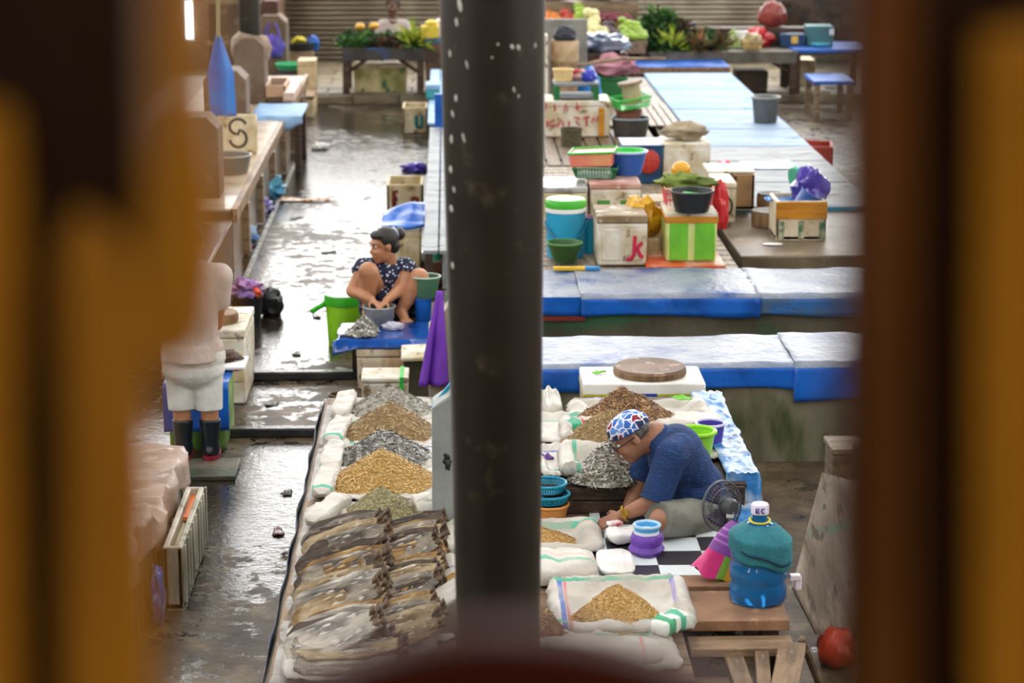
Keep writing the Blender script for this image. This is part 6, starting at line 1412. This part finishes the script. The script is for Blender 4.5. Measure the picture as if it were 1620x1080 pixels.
basket('green_tray', 'bright green plastic tray tilted on the clay pot', 'tray', 968, 1022, 186, 170, zz_ + .1, .4, BGREEN, None, R(10), R(-8), 10, 2); q = bpy.data.objects['green_tray.001']; q.location = (t.location.x + .01, t.location.y, zz_ + .115)
t3 = thing('paint_tin', 'dented paint tin with brown lid leaning on the green tray', 'tin', (t.location.x + .03, t.location.y, zz_ + .145), 0, None, 0, R(-10)); obj('body', MB().lathe([(0, 0), (.1, 0), (.095, .2), (0, .2)], 26), mat('tin_beige', '#a8a078', .45, '#c07a3a', 5, .3, '#6a705a', 9, .3), t3); obj('lid', MB().lathe([(0, .2), (.13, .205), (.13, .235), (0, .25)], 26), WOODX, t3)
# ---- back row by the post
t = thing('wicker_drum', 'tall brown woven drum with a carrying pole at the back', 'drum', (gy(893, 100, 25.4).x, 25.4, ZT + .003)); hh = gy(893, 66, 25.2).z - ZT; r_ = 22 / ppm((1.3, 25.4, 1.))
obj('body', MB().lathe([(0, 0), (r_ * .95, 0), (r_, hh * .7), (r_ * .97, hh), (r_ * .9, hh), (0, hh * .9)], 30), mat('woven_brown', '#a5896a', .7, '#7f674c', 10, .5, bump=.5, bsc=40), t); obj('band', MB().lathe([(r_ * 1.0, hh * .72), (r_ * 1.04, hh * .74), (r_ * 1.02, hh * .97), (r_ * .98, hh * .99)], 30), mat('pale_band', '#c0a684', .7, '#a58a68', 8, .4), t)
crumple('dark_bundle', 'dark navy cap like bundle on the woven drum', 'cloth', t.location + Vector((0, 0, hh - .02)), (r_ * .8, r_ * .7, .1), mat('navy_cloth', '#1f2430', .6), .3, 2, 3)
tag(obj('foam_board', MB().box((0, 0, .45), (.12, .3, .9)), STY, None, bevel=.008, loc=(t.location.x - r_ - .1, 25.3, ZT + .003)), 'white foam panel upright beside the woven drum', 'panel')
tag(obj('grey_board', MB().box((0, 0, .5), (.55, .06, 1.0)), mat('grey_slate', '#8a8880', .5, '#6a6862', 4, .4), None, bevel=.008, loc=(t.location.x + .02, 26.1, ZT + .003)), 'grey panel standing behind the woven drum', 'panel')
crumple('blue_bag', 'bright blue plastic bag beside the woven drum', 'bag', Vector((t.location.x + r_ + .12, 25.5, ZT + .0)), (.14, .16, .3), mat('sky_blue_bag', '#2a7fd0', .3, '#1f66b0', 5, .4), .35, 2, 5)
tag(obj('pole', MB().tube([(0, 0, 0), (.5, .1, .06), (1.0, .2, .05)], .02, 7), WOODX, None, loc=(t.location.x + .12, 25.1, ZT + .58)), 'thin pole across the woven drum', 'pole'); bpy.data.objects['pole'].name = 'carrying_pole'
q = Vector((gy(960, 100, 25.3).x, 25.3, ZT + .003))
cooler('dark_chest', 'dark green chest under the clear plastic bag', 948, 992, 168, 122, ZT + .004, .5, DGREEN, DGREEN, .05, cat='chest'); dc = bpy.data.objects['dark_chest']; w, d, h = dc['dims']
crumple('pink_cloth', 'dusty pink cloth hanging over the dark green chest', 'cloth', dc.location + Vector((.02, -.02, h + .002)), (.26, .26, .13), mat('dusty_pink', '#b8808c', .8, '#9a6672', 5, .45, bump=.4), .55, 2.2, 6)
tag(obj('bag_crate', MB().box((0, 0, .28), (.62, .4, .56)), DARKW, None, bevel=.01, loc=(q.x + .02, 26.7, ZT + .003)), 'dark crate under the smoky plastic bag', 'crate')
crumple('smoky_bag', 'large smoky blue plastic bag on the dark crate', 'bag', Vector((q.x + .02, 26.7, ZT + .566)), (.34, .18, .13), mat('smoky_plastic', '#4a5a72', .15, '#9aa6b8', 5, .35, coat=.5), .45, 2.4, 8)
# ---- right on the ledge
t = open_box('taped_crate', 'open foam crate bound with brown tape on the right ledge', 1227, 1307, 380, 318, .583, .42, mat('printed_foam', '#d8cdb4', .55, '#b0a080', 6, .4, '#7a4a3a', 14, .15), 'crate'); w, d, h = t['dims']
obj('tape', MB().box((0, -d / 2 - .001, h * .76), (w + .01, .012, h * .44)), TAPE, t, bevel=.004)
for x in (-.4, 0., .42): obj('green_print', MB().box((x * w, -d / 2 - .001, h * .26), (.045, .009, h * .46)), mat('faded_green_print', '#3f6a4a', .6, '#c8bfa4', 14, .35), t)
crumple('purple_bag', 'shiny purple plastic bag bulging from the taped crate', 'bag', t.location + Vector((.11, .05, h * .72)), (.15, .14, .18), mat('shiny_violet_bag', '#4a3a9a', .18, '#8a86d0', 5, .3, coat=.5), .35, 2.2, 4)
tq = thing('blue_scoop', 'blue plastic scoop standing in the taped crate', 'scoop', t.location + Vector((-.02, -.06, h * .5)), 0, None, R(10), R(28)); obj('cup', MB().lathe(lbowl(.085, .075, .24), 24), mat('denim_blue_plastic', '#2f58a0', .35), tq); obj('rim', MB().tube([(.085 * math.cos(a), .085 * math.sin(a), .24) for a in [2 * math.pi * i / 22 for i in range(22)]], .006, 6, True), mat('denim_blue_plastic', '#fff'), tq)
tag(obj('teal_dish', MB().lathe([(0, 0), (.15, .0), (.16, .02), (.15, .035), (0, .03)], 28), mat('sea_green', '#3fae8e'), None, loc=t.location + Vector((.02, .14, h + .07)), rot=(0, R(70), R(20))), 'round teal lid behind the purple bag', 'lid')
tag(obj('blue_sheet', MB().grid(lambda u, v: Vector(((u - .5) * .3, (v - .5) * .2, .03 * nz3(u * 5, v * 5))), 12, 10), mat('sky_blue_bag', '#fff'), None, smooth=60, solid=.005, loc=t.location + Vector((-.1, .08, h * .9))), 'blue plastic sheet tucked in the taped crate', 'plastic sheet')
block('chopping_block', 'dark round stump block beside the taped crate', 1189, 1247, 332, .583, .13, mat('dark_end_grain', '#6a6054', .6, '#4a4238', 7, .45, bump=.3))
block('chopping_block', 'small black stump block behind the dark round stump', 1198, 1238, 305, .621, .12, mat('black_end_grain', '#332c28', .6, '#221d1a', 7, .45))
p = g(1222, 386, .583); tag(obj('paper_scrap', MB().lathe([(0, 0), (.06, .001), (.055, .004), (0, .005)], 16, sx=1.3, sy=.7), WHITEP, None, loc=p + Vector((0, -.02, .004))), 'white paper scrap on the brown ledge', 'paper')
open_box('red_crate', 'red crate with pale inside on the floor right of the boards', 1258, 1322, 300, 232, .0, .5, mat('red_painted_wood', '#a83424', .55, '#c8a88c', 3, .3), 'crate', .03, R(-8))
t = vessel('grey_bucket', 'dark grey bucket standing on the pale blue boards', 'bucket', 1190, 1236, 196, 156, ZL, GREYP, mat('bucket_rim', '#8a8c88', .45), .82, rimr=.014)
tag(obj('wet_patch', MB().grid(lambda u, v: Vector(((u - .5) * .5, (v - .5) * .5, .006 + .012 * abs(nz3(u * 6, v * 6)))), 14, 12), mat('blue_plastic_scrap', '#8fb8dc', .25, '#d8e2ea', 5, .4), None, smooth=60, solid=.003, loc=(g(1215, 262, ZL).x, g(1215, 262, ZL).y, ZL)), 'crumpled pale blue plastic sheet on the boards', 'plastic sheet'); bpy.data.objects['wet_patch'].name = 'plastic_scrap'

# ================================================================== far stalls
def stall(label, xl, xr, yb, ytop, d, m, zf=.148, apron=None):
    cx, yf, w, h = bxp(xl, xr, yb, ytop, zf); t = thing('market_stall', label, 'stall', (cx, yf + d / 2, zf))
    n = 4
    for i in range(n): obj('top_board', MB().box((0, -d / 2 + (i + .5) * d / n, h - .02), (w, d / n - .01, .04)), m, t, bevel=.004)
    obj('apron', MB().box((0, -d / 2 + .02, h - .1), (w - .05, .03, .12)), apron or m, t)
    for sx in (-1, 1):
        for sy in (-1, 1): obj('leg', MB().box((sx * (w / 2 - .06), sy * (d / 2 - .06), h / 2 - .02), (.09, .09, h - .04)), DARKW, t)
        obj('brace', MB().tube([(sx * (w / 2 - .06), -d / 2 + .06, h * .45), (sx * (w / 2 - .42), -d / 2 + .06, h - .1)], .025, 4), DARKW, t)
    t['dims'] = (w, d, h); return t
SD = mat('dark_stall_wood', '#3f3a34', .6, '#2c2824', 4, .45, '#2f4a7a', 3, .3)
sl_ = stall('dark wooden stall under leafy greens at the far left', 541, 672, 150, 76, .9, SD); w, d, h = sl_['dims']
zg = .148 + h; yg = sl_.location.y
cooler('printed_box', 'stained foam box with faded green print under the far greens stall', 559, 643, 149, 105, .148, .5, mat('printed_stained_foam', '#c0b084', .6, '#7a7a3c', 5, .45, '#2f5a44', 11, .28, stretch=(1, 1, .6)), STYD, .05)
bpy.data.objects['printed_box'].location.y = yg + .05
def bunch_mesh(seed, n=70, r=.2, ll=.12, lw=.035, up=.6, flat=.75):
    rnd = random.Random(seed); mb = MB()
    for _ in range(n):
        d = Vector((rnd.gauss(0, 1), rnd.gauss(0, 1), abs(rnd.gauss(0, 1)) * up + .15)).normalized(); c = Vector((d.x * r * rnd.uniform(.2, 1), d.y * r * rnd.uniform(.2, 1), d.z * r * flat * rnd.uniform(.3, 1.1)))
        q = (d + Vector((rnd.gauss(0, .5), rnd.gauss(0, .5), rnd.gauss(0, .4)))).normalized(); s_ = q.orthogonal().normalized(); s_.rotate(Matrix.Rotation(rnd.random() * 6.28, 3, q)); l = ll * rnd.uniform(.6, 1.3); k = q.cross(s_)
        mb.add([c, c + q * l * .45 + s_ * lw + k * .012, c + q * l - k * .03, c + q * l * .45 - s_ * lw + k * .012, c + q * l * .5 - k * .008], [(0, 1, 4), (1, 2, 4), (2, 3, 4), (3, 0, 4)])
    return mb.mesh('leaf_bunch', False)
BM = [bunch_mesh(i, 170, .17 + .03 * (i % 3), .085, .024) for i in range(4)] + [bunch_mesh(9, 60, .13, .2, .012, 1.6)]
def bunch(k, m, loc, sc, label, group, rz):
    me = BM[k].copy(); me.materials.append(m); o = obj('leaf_bunch', me, None, None, loc=loc, rot=(0, 0, rz)); o.scale = (sc, sc, sc); return tag(o, label, 'vegetables', group)
rnd = random.Random(3)
for i in range(16):
    x = -w / 2 + .1 + (i % 8) * (w - .2) / 7; y = -.28 + .38 * (i // 8)
    bunch(rnd.randrange(4), rnd.choice([LEAF, LEAFD, LEAF]) if i % 8 not in (3, 4, 5) or i > 7 else LEAFP, (sl_.location.x + x, yg + y, zg + .005 + .03 * (i // 8)), rnd.uniform(.7, .95), ('front row' if i < 8 else 'back row') + ' bunch of leafy greens piled on the far left stall', 'greens on the far left stall', rnd.random() * 6)
for px in (565, 592): 
    bunch(0, LEAF, gy(px, 62, yg + .25) - Vector((0, 0, .1)), .9, 'tall bunch of greens at the back of the far left stall', 'tall greens on the far left stall', px)
for lab, px, py in (('yellow papaya between the greens on the left half of the far stall', 570, 48), ('pale yellow fruit between the greens near the vendor', 592, 47)):
    p = gy(px, py, yg - .1); tag(obj('papaya', MB().ell((0, 0, .05), (.07, .06, .05), 14, 9), mat('orange_yellow_fruit', '#d8a83a', .5, '#b07a20', 5, .4), None, loc=p), lab, 'fruit')
p = gy(655, 65, yg - .3); bunch(4, LEAFY, Vector((p.x, yg - .36, zg + .02)), 1.3, 'bunch of yellow green stalks at the right of the far left stall', None, 1.)
t = cooler('goods_crate', 'brown crate with fruit boxes on it beside the far greens stall', 673, 712, 149, 62, .148, .6, mat('brown_slats', '#6a4e36', .6, '#3f3026', 4, .5), mat('blue_grey_lid', '#4a6f8c', .5), .06, cat='crate'); zc_ = t.location.z + t['dims'][2]
for k, (px, c, lab) in enumerate(((683, '#d0b83a', 'yellow fruit box on the brown crate'), (676, '#e0d0c4', 'white fruit box on the brown crate'), (690, '#8a3a6a', 'magenta sack on the brown crate'))):
    tag(obj('fruit_box', MB().box((0, 0, .09), (.24, .2, .16)).ell((.02, 0, .2), (.09, .08, .05), 12, 8), mat('fruit_box_%d' % k, c, .5), None, bevel=.006, loc=(t.location.x - .1 + .13 * k, t.location.y - .25 + .22 * k, zc_ + .01 + .0 * k)), lab, 'box')

# right hand fruit and vegetable stalls
s2 = stall('wooden stall loaded with round fruit behind the slat racks', 846, 1024, 152, 66, .7, WOOD); w, d, h = s2['dims']; zg2 = .148 + h; x2, y2 = s2.location.x, s2.location.y
t = thing('fruit_rack', 'stepped rack behind the round fruit', 'rack', (x2, y2 + .5, 0)); obj('step', MB().box((0, 0, zg2 / 2 + .1), (w - .1, .3, zg2 + .2)), WOOD, t); obj('step', MB().box((0, .4, zg2 / 2 + .22), (w - .1, .4, zg2 + .45)), WOODX, t)
FR = [mat('green_mango', '#8fae3a', .45, vary=.2), mat('pale_melon', '#d6cf96', .5, vary=.12), mat('dark_eggplant', '#3a2438', .3, vary=.2), mat('dark_green_squash', '#3f6a28', .45, vary=.2), mat('red_tomato', '#b83a26', .35, vary=.2), mat('orange_tangerine', '#d07a2a', .45, vary=.15), mat('red_onion', '#7a2c40', .4, vary=.2)]
FL = ['green mango', 'pale round melon', 'dark aubergine', 'dark green squash', 'red tomato', 'orange tangerine', 'dark red onion']
FM = []
for k, m in enumerate(FR):
    r_ = (.055, .075, .05, .06, .04, .04, .035)[k]; me = MB().ell((0, 0, r_), (r_, r_ * (1.3 if k in (0, 2) else 1), r_ * .95), 12, 8).mesh('fruit', True); me.materials.append(m); FM.append((me, r_))
STM = MB().tube([(0, 0, 0), (.004, 0, .02)], .006, 5).mesh('stem', True); STM.materials.append(mat('stem_brown', '#4f4a24', .6))
def fruits(k, x0, x1, y0, y1, z, n, rows, where):
    me, r_ = FM[k]
    for j in range(rows):
        for i in range(max(2, n - j)):
            x = x0 + (x1 - x0) * (i + .5 + .5 * (j % 2)) / n; y = y0 + (y1 - y0) * j / max(1, rows - 1) + rnd.uniform(-.03, .03); x += rnd.uniform(-.025, .025)
            t = thing(FL[k].split()[-1], FL[k] + ' in the pile ' + where, 'fruit' if k in (0, 1, 4, 5) else 'vegetable', (x, y, z + r_ * rnd.uniform(.6, 1.0) * j), rnd.random() * 6, FL[k] + ' pile ' + where)
            obj('flesh', me, None, t); obj('stem', STM, None, t, loc=(0, 0, r_ * 1.88))
yq = y2 - d / 2 + .1
fx = lambda px: gy(px, 50, yq).x
W1 = 'on the fruit stall behind the slat racks'
fruits(3, fx(900), fx(930), yq, yq + .25, zg2 + .004, 4, 4, W1); fruits(1, fx(930), fx(962), yq, yq + .28, zg2 + .004, 4, 5, W1); fruits(2, fx(956), fx(984), yq, yq + .3, zg2 + .004, 5, 4, W1); fruits(0, fx(982), fx(1024), yq, yq + .28, zg2 + .004, 7, 5, W1)
zr = zg2 + .205; yr = y2 + .38
fx = lambda px: gy(px, 35, yr).x
fruits(4, fx(890), fx(915), yr, yr + .15, zr, 5, 4, 'on the upper step of the fruit rack'); fruits(5, fx(862), fx(886), yr, yr + .15, zr, 6, 3, 'on the upper step beside the post'); fruits(6, fx(940), fx(1000), yr, yr + .15, zr, 12, 3, 'on the upper step behind the melons'); fruits(0, fx(912), fx(930), yr, yr + .15, zr, 4, 4, 'on the upper step beside the tomatoes')
for k, (px, m) in enumerate(((872, 'red'), (945, 'br'), (985, 'br'))):
    p = gy(px, 5, y2 + 1.0); crumple('produce_sack', ['dark red produce sack behind the tomatoes', 'brown green produce sack on the left by the shutter', 'brown leafy produce sack on the right by the shutter'][k], 'sack', Vector((p.x, y2 + .93, zg2 + .46)), (.3, .16, .22), mat('sack_' + m, '#7a2a1c' if m == 'red' else '#5a4a24', .7, '#4a3a1c' if m == 'br' else '#5a1c14', 5, .45), .4, 2.4, k + 2)
s3 = stall('long dark wooden stall with greens and roots at the far right', 1024, 1262, 150, 82, 1.0, mat('grey_stall_wood', '#6a655a', .6, '#4a463e', 4, .45)); w, d, h = s3['dims']; z3 = .148 + h; x3, y3 = s3.location.x, s3.location.y
fx = lambda px: gy(px, 60, y3 - .2).x
for i in range(22):
    px = 1032 + (i % 11) * 9.5; row = i // 11
    m = LEAFD if px < 1075 else rnd.choice([LEAFD, LEAFP, LEAF])
    bunch(rnd.randrange(4), m, (fx(px), y3 - .3 + .4 * row, z3 + .01 + (.16 if px < 1090 else .08) * row), 1.15 if px < 1080 else .9, ('front row ' if row == 0 else 'back row ') + {'dark_leaf': 'dark green', 'purple_brown_leaf': 'purple brown', 'green_leaf': 'mid green'}[m.name] + ' leafy bunch on the far right stall', 'greens on the far right stall', rnd.random() * 6)
bunch(1, LEAF, (fx(1050), y3 + .3, z3 + .3), 1.5, 'tallest mound of dark greens on the long far right stall', None, 2.)
for lab, px, m, sc in (('bunch of yellow stalks hanging over the far right stall', 1063, LEAFY, 1.2), ('bunch of russet roots on the far right stall', 1105, mat('russet', '#8a5a30', .6, island=['#8a5a30', '#a87040', '#6a4424', '#5f6a2c']), 1.1), ('brown root bunch beside the russet roots', 1134, mat('brown_root', '#6a4a2c', .6, island=['#6a4a2c', '#7f5a34', '#4f3820', '#5a5a2a']), 1.1)):
    bunch(4, m, (fx(px), y3 - .42, z3 + .02), sc, lab, None, px)
heap('bean_heap', 'heap of pale green beans on the far right stall', 1143, 1180, 76, 47, z3 + .004, mat('pale_green_beans', '#9ab060', .5, island=['#8aa84c', '#b8c880', '#6f9438', '#d0d4a0']), 700, .06, .018, .7, 77)
bpy.data.objects['bean_heap']['category'] = 'vegetable heap'
t = thing('bag_of_bulbs', 'clear bag of pale yellow bulbs on the far right stall', 'bag', (gy(1190, 60, y3 - .3).x, y3 - .3, z3 + .004))
for i in range(11): obj('bulb', MB().ell((-.09 + .06 * (i % 4) + .03 * (i // 4), -.03 + .05 * (i % 3), .04 + .065 * (i // 4)), (.04, .04, .038), 10, 7), mat('pale_bulb', '#d8c08a', .45, vary=.1), t)
obj('bag_skin', MB().ell((0, 0, .1), (.15, .1, .13), 18, 10, None, .2, 3, 1, -.097), mat('clear_bag_film', '#e8dcb0', .1, trans=.85), t)
vessel('white_tub', 'small white tub behind the bag of bulbs', 'tub', 1159, 1184, 68, 44, z3 + .003, WHITEP, None, .85); q = bpy.data.objects['white_tub']; q.location.y = y3 + .12; q.location.x = gy(1172, 55, y3 + .12).x
crumple('red_bag', 'shiny red plastic bag on the far right stall', 'bag', Vector((gy(1200, 50, y3 + .15).x, y3 + .15, z3 + .003)), (.2, .15, .15), mat('shiny_red_bag', '#c02024', .25, '#8a1418', 5, .4), .4, 2.4, 4)
crumple('pink_red_bag', 'large reddish bag bulging above the far right stall', 'bag', Vector((gy(1222, 30, y3 + .4).x, y3 + .42, z3 + .26)), (.2, .12, .2), mat('salmon_bag', '#8a3a32', .3, '#5f221c', 5, .4), .2, 2.2, 6)
tag(obj('bag_shelf', MB().box((0, 0, .125), (1.5, .3, .25)), DARKW, None, bevel=.006, loc=(gy(1215, 40, y3 + .4).x - .1, y3 + .4, z3 + .002)), 'dark shelf step at the back of the far right stall', 'shelf')
cooler('navy_box', 'navy blue box with a yellow label on the far right stall', 1212, 1250, 60, 38, z3 + .004, .25, mat('navy_plastic', '#1f3a5c', .4), None, .01, cat='box'); q = bpy.data.objects['navy_box']; ww, dd, hh = q['dims']; obj('label', MB().box((.02, -dd / 2 - .004, hh * .55), (.09, .008, .1)), mat('yellow_label', '#d8b050', .5), q); q.location.y = y3 + .1
t = cooler('teal_bin', 'teal plastic bin on the blue table at the far right', 1262, 1305, 66, 32, z3 + .004, .3, mat('dusty_teal', '#3f6f74', .5), None, .01, cat='bin'); t.location.y = y3 + .2; ww, dd, hh = t['dims']; obj('label', MB().box((ww * .42, -dd / 2 - .004, hh * .7), (.07, .008, .08)), WHITEP, t)
heap('root_heap', 'heap of brown ginger roots on the far right stall', 1200, 1232, 72, 54, z3 + .004, mat('ginger', '#9a8268', .6, island=['#9a8268', '#b09a80', '#7a644c']), 260, .07, .03, .7, 78); heap('root_heap', 'larger heap of dark brown roots beside the blue table', 1228, 1280, 73, 50, z3 + .004, mat('dark_roots', '#6a5642', .6, island=['#6a5642', '#8a7258', '#4f3e2e', '#a58e70']), 340, .08, .03, .6, 79)
for o in bpy.data.objects:
    if o.name.startswith('root_heap'): o['category'] = 'root heap'
t = thing('blue_table', 'blue covered table at the far right edge', 'table', (gy(1310, 80, y3).x, y3 + .1, .148)); obj('top', MB().box((0, 0, h - .0), (1.1, 1.1, .05)), BLUET, t, bevel=.008)
for sx in (-1, 1):
    for sy in (-1, 1): obj('leg', MB().box((sx * .48, sy * .48, h / 2 - .02), (.08, .08, h - .04)), DARKW, t)
vessel('turquoise_plate', 'turquoise plate on the blue table at the far right', 'plate', 1282, 1312, 66, 62, z3 + .03, mat('turquoise', '#2aa5b8', .35), None, .7); q = bpy.data.objects['turquoise_plate']; q.location = (t.location.x - .12, t.location.y - .2, z3 + .028)
cooler('cream_box', 'cream foam box under the far right stall', 1258, 1290, 135, 95, .148, .5, STYD, STYD, .04)
cooler('stacked_box', 'dark cardboard box under the middle of the far right stall', 1165, 1215, 146, 112, .148, .5, mat('dark_card', '#4a3a2c', .7, '#33281e', 4, .45), None, .01, cat='box')
t = thing('low_bench', 'low bench with a blue cloth at the far right', 'bench', (gy(1318, 150, 29.5).x, 29.8, 0)); obj('seat', MB().box((0, 0, .48), (.55, .9, .05)), BLUET, t, bevel=.008)
for sx in (-1, 1):
    for sy in (-1, 1): obj('leg', MB().box((sx * .22, sy * .38, .23), (.07, .07, .45)), WOODX, t)
p = gy(1098, 40, y3 + .3); t = thing('plastic_bottle', 'clear plastic water bottle on the far right stall', 'bottle', (p.x, y3 + .3, z3 + .003)); obj('body', MB().lathe([(0, 0), (.045, 0), (.045, .22), (.018, .28), (.018, .3)], 18), mat('clear_bluish', '#a8c0e0', .08, trans=.7), t); obj('cap', MB().lathe([(0, .29), (.02, .29), (.02, .32), (0, .32)], 12), BLUET, t)
p = gy(1300, 20, 35.2)
tag(obj('hanging_goods', MB().ell((0, 0, 0), (1.0, .2, .55), 40, 24, None, .3, 4, 3), mat('dark_goods', '#2e2620', .8, '#4a3d30', 7, .45, '#5a4a6a', 11, .15), None, smooth=30, loc=(p.x + .35, 35.2, p.z + .1)), 'dark mass of hanging goods on the far right wall', 'goods')
# drop the measuring notes
for o in bpy.data.objects:
    for k in ('dims', 'bh'):
        if k in o.keys(): del o[k]
